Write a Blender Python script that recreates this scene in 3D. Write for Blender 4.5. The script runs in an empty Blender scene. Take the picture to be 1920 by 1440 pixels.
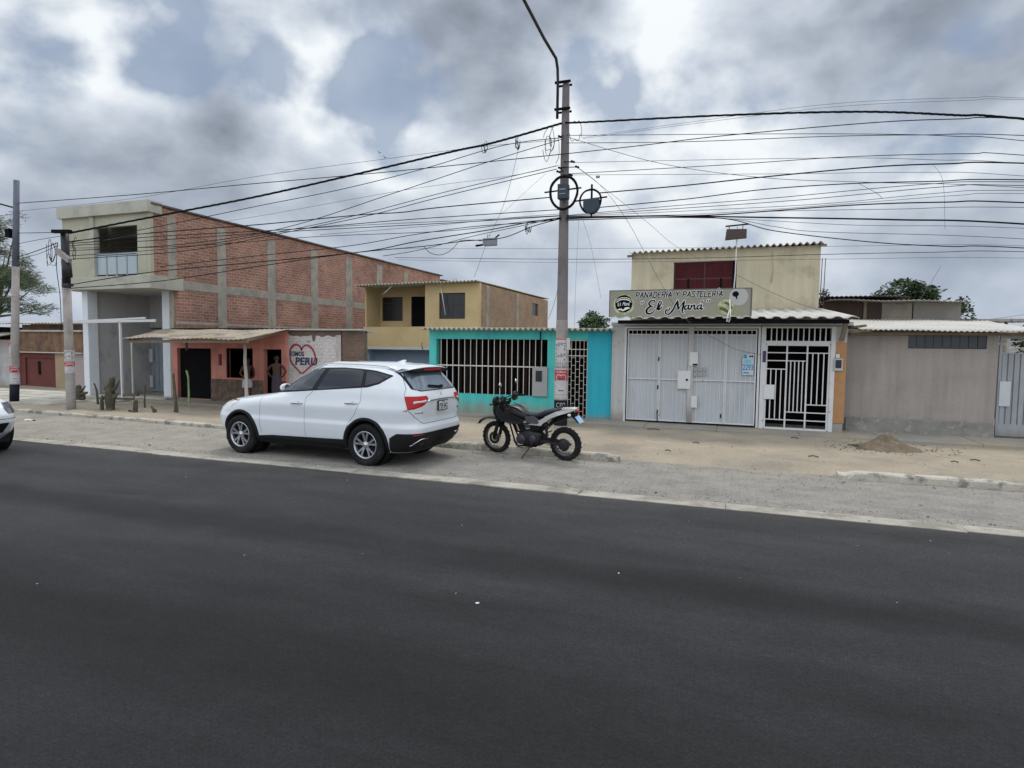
import bpy, bmesh, math, random
import numpy as np
from mathutils import Vector, Matrix, noise as mnoise

sc = bpy.context.scene
COL = sc.collection
rad = math.radians

# ------------------------------------------------------------------ camera
FPX = 1150.0                      # focal length in pixels of the 1920 px wide photograph
CAM_H, YAW, PITCH, ROLL = 2.0, rad(20), math.atan(70/FPX), math.atan(.012)
_R0 = Vector((math.cos(YAW), math.sin(YAW), 0))
_F0 = Vector((-math.sin(YAW)*math.cos(PITCH), math.cos(YAW)*math.cos(PITCH), -math.sin(PITCH)))
_U0 = _R0.cross(_F0)
_CR = _R0*math.cos(ROLL) + _U0*math.sin(ROLL)
_CU = -_R0*math.sin(ROLL) + _U0*math.cos(ROLL)
cam_d = bpy.data.cameras.new('camera')
cam_d.sensor_width = 36; cam_d.lens = FPX/1920*36
cam_d.clip_start = .05; cam_d.clip_end = 3000
cam = bpy.data.objects.new('camera', cam_d); COL.objects.link(cam)
cam.matrix_world = Matrix(((_CR.x, _CU.x, -_F0.x, 0), (_CR.y, _CU.y, -_F0.y, 0), (_CR.z, _CU.z, -_F0.z, CAM_H), (0, 0, 0, 1)))
sc.camera = cam

def raydir(px, py):
    return _CR*(px-960) + _CU*(720-py) + _F0*FPX
def at(px, py, Y):                # surveyed point of the photograph on the street-parallel plane y = Y
    d = raydir(px, py); t = Y/d.y
    return Vector((d.x*t, Y, CAM_H + d.z*t))
def gd(px, py, z=0.0):            # surveyed point on the ground
    d = raydir(px, py); t = (z-CAM_H)/d.z
    return Vector((d.x*t, d.y*t, z))

# ------------------------------------------------------------------ exposure
sc.view_settings.view_transform = 'Standard'
sc.view_settings.look = 'None'
sc.view_settings.exposure = 0.13
sc.view_settings.gamma = 1.0
sc.view_settings.use_curve_mapping = False

# ------------------------------------------------------------------ sun behind thin cloud
SUN_EL, SUN_AZ = rad(62), rad(8)  # azimuth measured from +Y towards -X
sun_d = bpy.data.lights.new('sun', 'SUN'); sun_d.energy = 1.5; sun_d.angle = rad(14); sun_d.color = (1, .95, .88)
sun = bpy.data.objects.new('sun', sun_d); COL.objects.link(sun)
sdir = Vector((-math.sin(SUN_AZ)*math.cos(SUN_EL), math.cos(SUN_AZ)*math.cos(SUN_EL), math.sin(SUN_EL)))
sun.rotation_euler = sdir.to_track_quat('Z', 'Y').to_euler()
sun.location = (0, 0, 60)

# ------------------------------------------------------------------ world: Nishita sky behind broken cloud
world = bpy.data.worlds.new('World'); sc.world = world; world.use_nodes = True
def build_world():
    nt = world.node_tree; N = nt.nodes; L = nt.links; N.clear()
    def n(t, **k):
        o = N.new(t)
        for a, b in k.items(): setattr(o, a, b)
        return o
    def val(x, sock):
        if isinstance(x, (int, float)): sock.default_value = x
        elif isinstance(x, (tuple, list)): sock.default_value = x
        else: L.new(x, sock)
    def math_(op, a, b=None, c=None, clamp=False):
        m = n('ShaderNodeMath', operation=op, use_clamp=clamp); val(a, m.inputs[0])
        if b is not None: val(b, m.inputs[1])
        if c is not None: val(c, m.inputs[2])
        return m.outputs[0]
    def mix(f, a, b):
        m = n('ShaderNodeMix', data_type='RGBA'); val(f, m.inputs[0]); val(a, m.inputs[6]); val(b, m.inputs[7]); return m.outputs[2]
    def ss(x, a, b):
        m = n('ShaderNodeMapRange', interpolation_type='SMOOTHSTEP'); val(x, m.inputs[0])
        m.inputs[1].default_value = a; m.inputs[2].default_value = b; m.inputs[3].default_value = 0; m.inputs[4].default_value = 1
        return m.outputs[0]
    sky = n('ShaderNodeTexSky', sky_type='NISHITA'); sky.sun_disc = False
    sky.sun_elevation = SUN_EL; sky.sun_rotation = -SUN_AZ; sky.air_density = 1.0; sky.dust_density = 2.0
    tc = n('ShaderNodeTexCoord'); D = tc.outputs['Generated']
    sep = n('ShaderNodeSeparateXYZ'); L.new(D, sep.inputs[0])
    zc = math_('ADD', math_('MAXIMUM', sep.outputs[2], 0.0), .16)
    cx = math_('DIVIDE', sep.outputs[0], zc); cy = math_('DIVIDE', sep.outputs[1], zc)
    cmb = n('ShaderNodeCombineXYZ'); L.new(cx, cmb.inputs[0]); L.new(cy, cmb.inputs[1]); cmb.inputs[2].default_value = 3.7
    sq = n('ShaderNodeVectorMath', operation='MULTIPLY'); L.new(D, sq.inputs[0]); sq.inputs[1].default_value = (1, 1, 1.45)
    def fbm(scale, detail, rough, dist, off, src=None):
        mp = n('ShaderNodeVectorMath', operation='ADD'); L.new(src or sq.outputs[0], mp.inputs[0]); mp.inputs[1].default_value = off
        t = n('ShaderNodeTexNoise'); L.new(mp.outputs[0], t.inputs['Vector'])
        t.inputs['Scale'].default_value = scale; t.inputs['Detail'].default_value = detail
        t.inputs['Roughness'].default_value = rough; t.inputs['Distortion'].default_value = dist
        return t.outputs['Fac']
    def density(off):             # cumulus field: big heaps, puffs and frayed detail
        v = n('ShaderNodeVectorMath', operation='ADD'); L.new(sq.outputs[0], v.inputs[0]); v.inputs[1].default_value = off
        a = fbm(4.0, 8, .52, .12, (1.7, .4, 2.2), v.outputs[0])
        # billows: rounded cells whose borders are broken by noise
        w = n('ShaderNodeTexNoise'); L.new(v.outputs[0], w.inputs['Vector']); w.inputs['Scale'].default_value = 9; w.inputs['Detail'].default_value = 5
        wv = n('ShaderNodeVectorMath', operation='MULTIPLY_ADD'); L.new(w.outputs['Color'], wv.inputs[0]); wv.inputs[1].default_value = (.10, .10, .10); L.new(v.outputs[0], wv.inputs[2])
        vo = n('ShaderNodeTexVoronoi', feature='SMOOTH_F1'); L.new(wv.outputs[0], vo.inputs['Vector']); vo.inputs['Scale'].default_value = 9.0; vo.inputs['Smoothness'].default_value = .35
        return math_('ADD', math_('MULTIPLY', a, 1.0), math_('MULTIPLY', vo.outputs['Distance'], -.16))
    sd_ = Vector(raydir(1000, -250)).normalized(); sd_ = Vector((sd_.x, sd_.y, sd_.z*1.45))
    dA = density((0, 0, 0)); dB = density(tuple(sd_*.05-Vector(raydir(960, 300)).normalized()*.04))
    lit = math_('SUBTRACT', dA, dB)
    n2 = fbm(3.0, 3, .45, .1, (7.3, 2.1, 1))
    # warp the blob directions so that their outlines are ragged
    wn = n('ShaderNodeTexNoise'); L.new(D, wn.inputs['Vector']); wn.inputs['Scale'].default_value = 5.0; wn.inputs['Detail'].default_value = 4; wn.inputs['Roughness'].default_value = .5
    wv = n('ShaderNodeVectorMath', operation='MULTIPLY_ADD'); L.new(wn.outputs['Color'], wv.inputs[0]); wv.inputs[1].default_value = (.20, .20, .20)
    L.new(D, wv.inputs[2])
    w2 = n('ShaderNodeVectorMath', operation='ADD'); L.new(wv.outputs[0], w2.inputs[0]); w2.inputs[1].default_value = (-.10, -.10, -.10)
    wn_ = n('ShaderNodeVectorMath', operation='NORMALIZE'); L.new(w2.outputs[0], wn_.inputs[0]); W = wn_.outputs[0]
    def blobs(lst):
        tot = None
        for (px, py, r, amp) in lst:
            d = raydir(px, py).normalized(); ang = math.atan(r/FPX)
            dp = n('ShaderNodeVectorMath', operation='DOT_PRODUCT'); L.new(W, dp.inputs[0]); dp.inputs[1].default_value = tuple(d)
            s = ss(dp.outputs['Value'], math.cos(ang*1.5), math.cos(ang*.1))
            v = math_('MULTIPLY', s, amp)
            tot = v if tot is None else math_('ADD', tot, v)
        return tot
    # clear gaps, thick grey bases and thin bright parts of the cloud deck
    hole = blobs([(420, 55, 110, .45), (300, 30, 70, .2), (500, 115, 60, .4), (730, 168, 75, .42), (650, 120, 50, .3), (45, 190, 90, .45), (1245, 125, 90, .3),
                  (1370, 125, 80, .3), (1090, 150, 60, .3), (1905, 110, 40, .5), (850, 215, 40, .25), (330, 150, 60, .25)])
    dark = blobs([(860, 5, 190, .95), (1000, 50, 90, .4), (220, 250, 170, .36), (440, 175, 80, .16), (780, 300, 160, .5), (1600, 60, 180, .34), (1800, 130, 170, .36), (1880, 40, 110, .3), (60, 130, 60, .25), (1000, 470, 220, .2)])
    lite = blobs([(60, 60, 90, .4), (170, 120, 90, .4), (520, 140, 80, .4), (600, 60, 90, .4), (640, 200, 120, .4), (980, 210, 220, .42), (700, 90, 70, .3), (1150, 330, 260, .22), (1110, 60, 110, .15), (1170, 190, 130, .4), (1330, 40, 90, .3), (1400, 230, 220, .3), (1500, 20, 60, .2)])
    cov = math_('SUBTRACT', math_('ADD', math_('MULTIPLY', math_('SUBTRACT', dA, .42), 3.2), .85), math_('MULTIPLY', hole, 1.15))
    alpha = math_('MAXIMUM', ss(cov, .0, .70), .22)
    th = math_('ADD', math_('MULTIPLY', math_('SUBTRACT', n2, .5), 1.1), math_('MULTIPLY', math_('SUBTRACT', dA, .42), 1.7))
    th = math_('SUBTRACT', th, math_('MULTIPLY', lit, 2.3))
    th = math_('ADD', th, math_('SUBTRACT', math_('MULTIPLY', dark, .62), math_('MULTIPLY', lite, .50)))
    th = math_('ADD', th, .265)
    ramp = n('ShaderNodeValToRGB'); L.new(th, ramp.inputs[0])
    e = ramp.color_ramp.elements
    e[0].position = 0.0; e[0].color = (.84, .88, .905, 1)
    e[1].position = 1.0; e[1].color = (.215, .24, .29, 1)
    for p_, c in ((.18, (.68, .73, .79)), (.38, (.52, .575, .65)), (.60, (.39, .44, .515)), (.82, (.28, .32, .385))):
        q = e.new(p_); q.color = (*c, 1)
    # added gain: unseen sky overhead and behind the viewer brightened to light the facades
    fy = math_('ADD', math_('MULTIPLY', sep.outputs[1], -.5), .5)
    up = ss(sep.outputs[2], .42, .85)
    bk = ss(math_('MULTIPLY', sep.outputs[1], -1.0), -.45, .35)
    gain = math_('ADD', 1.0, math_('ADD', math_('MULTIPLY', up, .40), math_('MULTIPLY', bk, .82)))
    low = ss(sep.outputs[2], .26, .0)
    ccol = mix(math_('MULTIPLY', low, .62), ramp.outputs[0], (.335, .395, .50, 1))
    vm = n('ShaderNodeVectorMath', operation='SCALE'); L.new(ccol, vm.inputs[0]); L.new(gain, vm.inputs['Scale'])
    skys = n('ShaderNodeVectorMath', operation='SCALE'); L.new(sky.outputs[0], skys.inputs[0]); skys.inputs['Scale'].default_value = 1.0
    skyl = mix(.65, skys.outputs[0], (2.0, 2.7, 3.8, 1))
    # clouds are given in picture units; the background runs at sky strength .1
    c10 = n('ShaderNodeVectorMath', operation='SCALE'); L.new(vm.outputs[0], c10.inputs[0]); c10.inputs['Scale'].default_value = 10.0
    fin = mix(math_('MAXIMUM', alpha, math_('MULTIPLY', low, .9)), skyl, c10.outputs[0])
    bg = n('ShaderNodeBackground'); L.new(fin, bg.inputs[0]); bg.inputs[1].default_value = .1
    out = n('ShaderNodeOutputWorld'); L.new(bg.outputs[0], out.inputs[0])
build_world()
sc.world.cycles.sampling_method = 'MANUAL'; sc.world.cycles.sample_map_resolution = 1024

# ------------------------------------------------------------------ materials
MATS = {}
def mat(name, col, rough=.8, var=.12, scale=3.0, bump=0.0, bscale=60.0, metal=0.0, col2=None, mixscale=1.2, mixlo=.45, mixhi=.65, spec=.5, stretch=(1, 1, 1), coat=0.0, fine=.0, emis=None, trans=0.0, splash=None):
    """noise-broken paint / plaster / metal. col2 is a second colour showing in patches (dirt, wear)."""
    if name in MATS: return MATS[name]
    m = bpy.data.materials.new(name); m.use_nodes = True; MATS[name] = m
    nt = m.node_tree; N = nt.nodes; L = nt.links; b = N['Principled BSDF']
    b.inputs['Roughness'].default_value = rough; b.inputs['Metallic'].default_value = metal
    b.inputs['Specular IOR Level'].default_value = spec
    if coat: b.inputs['Coat Weight'].default_value = coat; b.inputs['Coat Roughness'].default_value = .06
    if trans: b.inputs['Transmission Weight'].default_value = trans
    tc = N.new('ShaderNodeTexCoord'); mp = N.new('ShaderNodeMapping'); L.new(tc.outputs['Object'], mp.inputs[0]); mp.inputs['Scale'].default_value = stretch
    def noi(s, d=6, r=.6):
        t = N.new('ShaderNodeTexNoise'); L.new(mp.outputs[0], t.inputs['Vector']); t.inputs['Scale'].default_value = s; t.inputs['Detail'].default_value = d; t.inputs['Roughness'].default_value = r
        return t.outputs['Fac']
    cur = None
    base = N.new('ShaderNodeRGB'); base.outputs[0].default_value = (*col, 1); cur = base.outputs[0]
    if col2:
        mr = N.new('ShaderNodeMapRange'); mr.interpolation_type = 'SMOOTHSTEP'; L.new(noi(mixscale, 8, .65), mr.inputs[0]); mr.inputs[1].default_value = mixlo; mr.inputs[2].default_value = mixhi
        mx = N.new('ShaderNodeMix'); mx.data_type = 'RGBA'; L.new(mr.outputs[0], mx.inputs[0]); L.new(cur, mx.inputs[6]); mx.inputs[7].default_value = (*col2, 1); cur = mx.outputs[2]
    if var:
        mr = N.new('ShaderNodeMapRange'); L.new(noi(scale), mr.inputs[0]); mr.inputs[1].default_value = .25; mr.inputs[2].default_value = .75; mr.inputs[3].default_value = 1-var; mr.inputs[4].default_value = 1+var
        vs = N.new('ShaderNodeVectorMath'); vs.operation = 'SCALE'; L.new(cur, vs.inputs[0]); L.new(mr.outputs[0], vs.inputs['Scale']); cur = vs.outputs[0]
    if splash:
        sc_, h_ = splash
        sp = N.new('ShaderNodeSeparateXYZ'); L.new(tc.outputs['Object'], sp.inputs[0])
        ml = N.new('ShaderNodeMath'); ml.operation = 'MULTIPLY_ADD'; L.new(noi(2.6, 9, .7), ml.inputs[0]); ml.inputs[1].default_value = -h_*2.4; L.new(sp.outputs[2], ml.inputs[2])
        mr = N.new('ShaderNodeMapRange'); mr.interpolation_type = 'SMOOTHSTEP'; L.new(ml.outputs[0], mr.inputs[0]); mr.inputs[1].default_value = .1-h_*.9; mr.inputs[2].default_value = .1+h_*.35; mr.inputs[3].default_value = .8; mr.inputs[4].default_value = 0
        mx = N.new('ShaderNodeMix'); mx.data_type = 'RGBA'; L.new(mr.outputs[0], mx.inputs[0]); L.new(cur, mx.inputs[6]); mx.inputs[7].default_value = (*sc_, 1); cur = mx.outputs[2]
        # rain streaks of grime running down
        ms = N.new('ShaderNodeMapping'); L.new(tc.outputs['Object'], ms.inputs[0]); ms.inputs['Scale'].default_value = (5, 5, .35)
        ts = N.new('ShaderNodeTexNoise'); L.new(ms.outputs[0], ts.inputs['Vector']); ts.inputs['Scale'].default_value = 1.3; ts.inputs['Detail'].default_value = 6; ts.inputs['Roughness'].default_value = .6
        m5 = N.new('ShaderNodeMapRange'); L.new(ts.outputs['Fac'], m5.inputs[0]); m5.inputs[1].default_value = .3; m5.inputs[2].default_value = .72; m5.inputs[3].default_value = 1.06; m5.inputs[4].default_value = .84
        v5 = N.new('ShaderNodeVectorMath'); v5.operation = 'SCALE'; L.new(cur, v5.inputs[0]); L.new(m5.outputs[0], v5.inputs['Scale']); cur = v5.outputs[0]
    if fine:
        mr = N.new('ShaderNodeMapRange'); L.new(noi(bscale, 3, .7), mr.inputs[0]); mr.inputs[1].default_value = .3; mr.inputs[2].default_value = .7; mr.inputs[3].default_value = 1-fine; mr.inputs[4].default_value = 1+fine
        vs = N.new('ShaderNodeVectorMath'); vs.operation = 'SCALE'; L.new(cur, vs.inputs[0]); L.new(mr.outputs[0], vs.inputs['Scale']); cur = vs.outputs[0]
    L.new(cur, b.inputs['Base Color'])
    if bump:
        bp = N.new('ShaderNodeBump'); bp.inputs['Strength'].default_value = bump; bp.inputs['Distance'].default_value = .02; L.new(noi(bscale, 5, .65), bp.inputs['Height']); L.new(bp.outputs[0], b.inputs['Normal'])
    if emis:
        b.inputs['Emission Color'].default_value = (*emis, 1); b.inputs['Emission Strength'].default_value = 1
    return m

def brick(name, axis, c1, c2, mortar, bw=.25, bh=.10, ms=.014, patch=None, plo=.5, phi=.6, var=.25, pscale=1.4):
    """brickwork; axis 'x' for walls along the street, 'y' for walls running back from it"""
    if name in MATS: return MATS[name]
    m = bpy.data.materials.new(name); m.use_nodes = True; MATS[name] = m
    nt = m.node_tree; N = nt.nodes; L = nt.links; b = N['Principled BSDF']; b.inputs['Roughness'].default_value = .9
    tc = N.new('ShaderNodeTexCoord'); sp = N.new('ShaderNodeSeparateXYZ'); L.new(tc.outputs['Object'], sp.inputs[0])
    cb = N.new('ShaderNodeCombineXYZ'); L.new(sp.outputs[0 if axis == 'x' else 1], cb.inputs[0]); L.new(sp.outputs[2], cb.inputs[1])
    # slightly uneven courses
    wn = N.new('ShaderNodeTexNoise'); L.new(cb.outputs[0], wn.inputs['Vector']); wn.inputs['Scale'].default_value = 1.7; wn.inputs['Detail'].default_value = 4
    wa = N.new('ShaderNodeVectorMath'); wa.operation = 'MULTIPLY_ADD'; L.new(wn.outputs['Color'], wa.inputs[0]); wa.inputs[1].default_value = (.05, .05, 0); L.new(cb.outputs[0], wa.inputs[2])
    t = N.new('ShaderNodeTexBrick'); L.new(wa.outputs[0], t.inputs['Vector'])
    t.inputs['Color1'].default_value = (*c1, 1); t.inputs['Color2'].default_value = (*c2, 1); t.inputs['Mortar'].default_value = (*mortar, 1)
    t.inputs['Scale'].default_value = 1; t.inputs['Brick Width'].default_value = bw; t.inputs['Row Height'].default_value = bh
    t.inputs['Mortar Size'].default_value = ms; t.inputs['Mortar Smooth'].default_value = .3; t.inputs['Bias'].default_value = 0
    n1 = N.new('ShaderNodeTexNoise'); L.new(tc.outputs['Object'], n1.inputs['Vector']); n1.inputs['Scale'].default_value = pscale; n1.inputs['Detail'].default_value = 9; n1.inputs['Roughness'].default_value = .68
    mr = N.new('ShaderNodeMapRange'); L.new(n1.outputs['Fac'], mr.inputs[0]); mr.inputs[1].default_value = .3; mr.inputs[2].default_value = .7; mr.inputs[3].default_value = 1-var; mr.inputs[4].default_value = 1+var
    vs = N.new('ShaderNodeVectorMath'); vs.operation = 'SCALE'; L.new(t.outputs['Color'], vs.inputs[0]); L.new(mr.outputs[0], vs.inputs['Scale']); cur = vs.outputs[0]
    n2 = N.new('ShaderNodeTexNoise'); L.new(tc.outputs['Object'], n2.inputs['Vector']); n2.inputs['Scale'].default_value = 22; n2.inputs['Detail'].default_value = 4
    m3 = N.new('ShaderNodeMapRange'); L.new(n2.outputs['Fac'], m3.inputs[0]); m3.inputs[1].default_value = .3; m3.inputs[2].default_value = .7; m3.inputs[3].default_value = .8; m3.inputs[4].default_value = 1.2
    v2 = N.new('ShaderNodeVectorMath'); v2.operation = 'SCALE'; L.new(cur, v2.inputs[0]); L.new(m3.outputs[0], v2.inputs['Scale']); cur = v2.outputs[0]
    if patch:
        n4 = N.new('ShaderNodeTexNoise'); L.new(wa.outputs[0], n4.inputs['Vector']); n4.inputs['Scale'].default_value = 3.2; n4.inputs['Detail'].default_value = 8; n4.inputs['Roughness'].default_value = .7
        mr = N.new('ShaderNodeMapRange'); mr.interpolation_type = 'SMOOTHSTEP'; L.new(n4.outputs['Fac'], mr.inputs[0]); mr.inputs[1].default_value = plo; mr.inputs[2].default_value = phi
        mx = N.new('ShaderNodeMix'); mx.data_type = 'RGBA'; L.new(mr.outputs[0], mx.inputs[0]); L.new(cur, mx.inputs[6]); mx.inputs[7].default_value = (*patch, 1); cur = mx.outputs[2]
    L.new(cur, b.inputs['Base Color'])
    bp = N.new('ShaderNodeBump'); bp.inputs['Strength'].default_value = .5; bp.inputs['Distance'].default_value = .012; bp.invert = True
    L.new(t.outputs['Fac'], bp.inputs['Height']); L.new(bp.outputs[0], b.inputs['Normal'])
    return m

# ------------------------------------------------------------------ mesh helpers
class MB:
    def __init__(s): s.v = []; s.f = []; s.mi = []; s.m = 0; s.sm = False; s.fs = []
    def face(s, idx): s.f.append(tuple(idx)); s.mi.append(s.m); s.fs.append(s.sm)
    def vert(s, p): s.v.append((float(p[0]), float(p[1]), float(p[2]))); return len(s.v)-1
    def quad(s, a, b, c, d): s.face([s.vert(a), s.vert(b), s.vert(c), s.vert(d)])
    def poly(s, pts): s.face([s.vert(p) for p in pts])
    def box(s, x0, x1, y0, y1, z0, z1):
        if x0 > x1: x0, x1 = x1, x0
        if y0 > y1: y0, y1 = y1, y0
        if z0 > z1: z0, z1 = z1, z0
        i = [s.vert(p) for p in ((x0,y0,z0),(x1,y0,z0),(x1,y1,z0),(x0,y1,z0),(x0,y0,z1),(x1,y0,z1),(x1,y1,z1),(x0,y1,z1))]
        for q in ((0,3,2,1),(4,5,6,7),(0,1,5,4),(1,2,6,5),(2,3,7,6),(3,0,4,7)): s.face([i[k] for k in q])
        return s
    def beam(s, a, b, w, h=None, up=(0, 0, 1)):
        """rectangular bar from a to b"""
        a = Vector(a); b = Vector(b); d = (b-a)
        if d.length < 1e-6: return s
        d.normalize(); u = Vector(up)
        if abs(d.dot(u)) > .98: u = Vector((0, 1, 0))
        r = d.cross(u).normalized(); u = r.cross(d).normalized(); h = h or w
        i = []
        for p in (a, b):
            for (q, t) in ((-1,-1),(1,-1),(1,1),(-1,1)): i.append(s.vert(p+r*q*w/2+u*t*h/2))
        for q in ((0,1,2,3),(7,6,5,4),(0,4,5,1),(1,5,6,2),(2,6,7,3),(3,7,4,0)): s.face([i[k] for k in q])
        return s
    def tube(s, pts, r, n=8, cap=True, closed=False):
        pts = [Vector(p) for p in pts]; k = len(pts); rings = []
        sm = s.sm; s.sm = True
        prev = None
        for i, p in enumerate(pts):
            if closed: t = pts[(i+1) % k]-pts[i-1]
            else: t = pts[min(i+1, k-1)]-pts[max(i-1, 0)]
            if t.length < 1e-9: t = Vector((0, 0, 1))
            t.normalize()
            if prev is None:
                u = Vector((0, 0, 1)) if abs(t.z) < .9 else Vector((1, 0, 0))
                u = (u-t*u.dot(t)).normalized()
            else:
                u = prev-t*prev.dot(t)
                u = u.normalized() if u.length > 1e-6 else t.orthogonal().normalized()
            prev = u; w = t.cross(u); rr = r[i] if isinstance(r, (list, tuple)) else r
            rings.append([s.vert(p+(u*math.cos(a)+w*math.sin(a))*rr) for a in [2*math.pi*j/n for j in range(n)]])
        for i in range(k if closed else k-1):
            A = rings[i]; B = rings[(i+1) % k]
            for j in range(n): s.face((A[j], A[(j+1) % n], B[(j+1) % n], B[j]))
        if cap and not closed:
            s.face(rings[0][::-1]); s.face(rings[-1])
        s.sm = sm
        return s
    def lathe(s, prof, c, axis=(0, 0, 1), n=24, cap=True):
        """prof: list of (radius, height along axis)"""
        ax = Vector(axis).normalized(); u = ax.orthogonal().normalized(); w = ax.cross(u); c = Vector(c); rings = []
        sm = s.sm; s.sm = True
        for (r, h) in prof:
            rings.append([s.vert(c+ax*h+(u*math.cos(a)+w*math.sin(a))*max(r, 1e-4)) for a in [2*math.pi*j/n for j in range(n)]])
        for A, B in zip(rings, rings[1:]):
            for j in range(n): s.face((A[j], A[(j+1) % n], B[(j+1) % n], B[j]))
        s.sm = sm
        if cap: s.face(rings[0][::-1]); s.face(rings[-1])
        return s
    def prism(s, pts, d):
        """polygon extruded by vector d"""
        d = Vector(d); a = [s.vert(p) for p in pts]; b = [s.vert(Vector(p)+d) for p in pts]; k = len(a)
        s.face(a[::-1]); s.face(b)
        for i in range(k): s.face((a[i], a[(i+1) % k], b[(i+1) % k], b[i]))
        return s
    def wall(s, x0, x1, z0, z1, y, th=.15, holes=(), P=None):
        """wall slab in the xz plane, front at y, with rectangular openings (x0,x1,z0,z1)"""
        P = P or (lambda x, z, d: (x, y+d, z))
        xs = sorted({x0, x1, *[min(max(h[0], x0), x1) for h in holes], *[min(max(h[1], x0), x1) for h in holes]})
        zs = sorted({z0, z1, *[min(max(h[2], z0), z1) for h in holes], *[min(max(h[3], z0), z1) for h in holes]})
        def solid(i, j):
            if i < 0 or j < 0 or i >= len(xs)-1 or j >= len(zs)-1: return False
            cx = (xs[i]+xs[i+1])/2; cz = (zs[j]+zs[j+1])/2
            return not any(h[0] < cx < h[1] and h[2] < cz < h[3] for h in holes)
        for i in range(len(xs)-1):
            for j in range(len(zs)-1):
                if not solid(i, j): continue
                a, b, c, d = xs[i], xs[i+1], zs[j], zs[j+1]
                s.quad(P(a,c,0), P(b,c,0), P(b,d,0), P(a,d,0)); s.quad(P(b,c,th), P(a,c,th), P(a,d,th), P(b,d,th))
                if not solid(i-1, j): s.quad(P(a,c,th), P(a,c,0), P(a,d,0), P(a,d,th))
                if not solid(i+1, j): s.quad(P(b,c,0), P(b,c,th), P(b,d,th), P(b,d,0))
                if not solid(i, j-1): s.quad(P(a,c,th), P(b,c,th), P(b,c,0), P(a,c,0))
                if not solid(i, j+1): s.quad(P(a,d,0), P(b,d,0), P(b,d,th), P(a,d,th))
        return s
    def corr(s, A, B, C, D, wl=.18, amp=.025, th=.012, wob=0.0, seed=1, trap=False):
        """corrugated sheet: A-B front edge, D-C back edge, ridges run from front to back"""
        A, B, C, D = map(Vector, (A, B, C, D)); rnd = random.Random(seed)
        n = max(8, int((B-A).length/wl*8)); m = 6
        nrm = (B-A).cross(D-A).normalized()
        if nrm.z < 0: nrm = -nrm
        Lw = (B-A).length; top = []; bot = []
        for j in range(m+1):
            v = j/m; rt = []; rb = []
            for i in range(n+1):
                u = i/n; p = (A*(1-u)+B*u)*(1-v)+(D*(1-u)+C*u)*v
                ph = u*Lw/wl*2*math.pi; c = math.cos(ph)
                if trap: c = max(-.6, min(.6, c*1.6))/.6
                h = c*amp
                if wob: h += wob*mnoise.noise(Vector((u*Lw*.7+seed*9.1, v*2.0, seed)))
                q = p+nrm*h; rt.append(s.vert(q+nrm*th)); rb.append(s.vert(q))
            top.append(rt); bot.append(rb)
        sm = s.sm; s.sm = True
        for j in range(m):
            for i in range(n):
                s.face((top[j][i], top[j][i+1], top[j+1][i+1], top[j+1][i])); s.face((bot[j][i+1], bot[j][i], bot[j+1][i], bot[j+1][i+1]))
        s.sm = sm
        for i in range(n):
            s.face((bot[0][i], bot[0][i+1], top[0][i+1], top[0][i])); s.face((bot[m][i+1], bot[m][i], top[m][i], top[m][i+1]))
        for j in range(m):
            s.face((bot[j+1][0], bot[j][0], top[j][0], top[j+1][0])); s.face((bot[j][n], bot[j+1][n], top[j+1][n], top[j][n]))
        return s
    def add(s, verts, faces, fn=lambda p: p):
        o = len(s.v)
        for p in verts: s.vert(fn(p))
        for f in faces: s.face([o+i for i in f])
        return s
    def build(s, name, mats, parent=None, local=False, bevel=0.0, fix=False):
        me = bpy.data.meshes.new(name)
        org = Vector((0, 0, 0))
        if parent is not None and not local:
            q = parent
            while q is not None: org += q.location; q = q.parent
        me.from_pydata([(v[0]-org.x, v[1]-org.y, v[2]-org.z) for v in s.v], [], s.f)
        mats = mats if isinstance(mats, (list, tuple)) else [mats]
        for m in mats: me.materials.append(m)
        for p, k, q in zip(me.polygons, s.mi, s.fs): p.material_index = min(k, len(mats)-1); p.use_smooth = q
        if fix or bevel:
            bm = bmesh.new(); bm.from_mesh(me); bmesh.ops.remove_doubles(bm, verts=bm.verts, dist=1e-5)
            bmesh.ops.recalc_face_normals(bm, faces=bm.faces); bm.to_mesh(me); bm.free()
        me.validate(); me.update()
        o = bpy.data.objects.new(name, me); COL.objects.link(o)
        if parent is not None: o.parent = parent
        if bevel:
            md = o.modifiers.new('bevel', 'BEVEL'); md.width = bevel; md.segments = 2; md.limit_method = 'ANGLE'; md.angle_limit = rad(40)
        return o

def tag(o, label=None, cat=None, group=None, kind=None):
    if label: o['label'] = label
    if cat: o['category'] = cat
    if group: o['group'] = group
    if kind: o['kind'] = kind
    return o
def empty(name, loc, label=None, cat=None, group=None, rotz=0):
    o = bpy.data.objects.new(name, None); COL.objects.link(o); o.location = loc; o.rotation_euler = (0, 0, rotz); o.empty_display_size = .3
    return tag(o, label, cat, group)
def copy_tree(o, parent=None):
    c = o.copy(); COL.objects.link(c)
    c.parent = parent
    for ch in list(o.children): copy_tree(ch, c)
    return c

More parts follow.
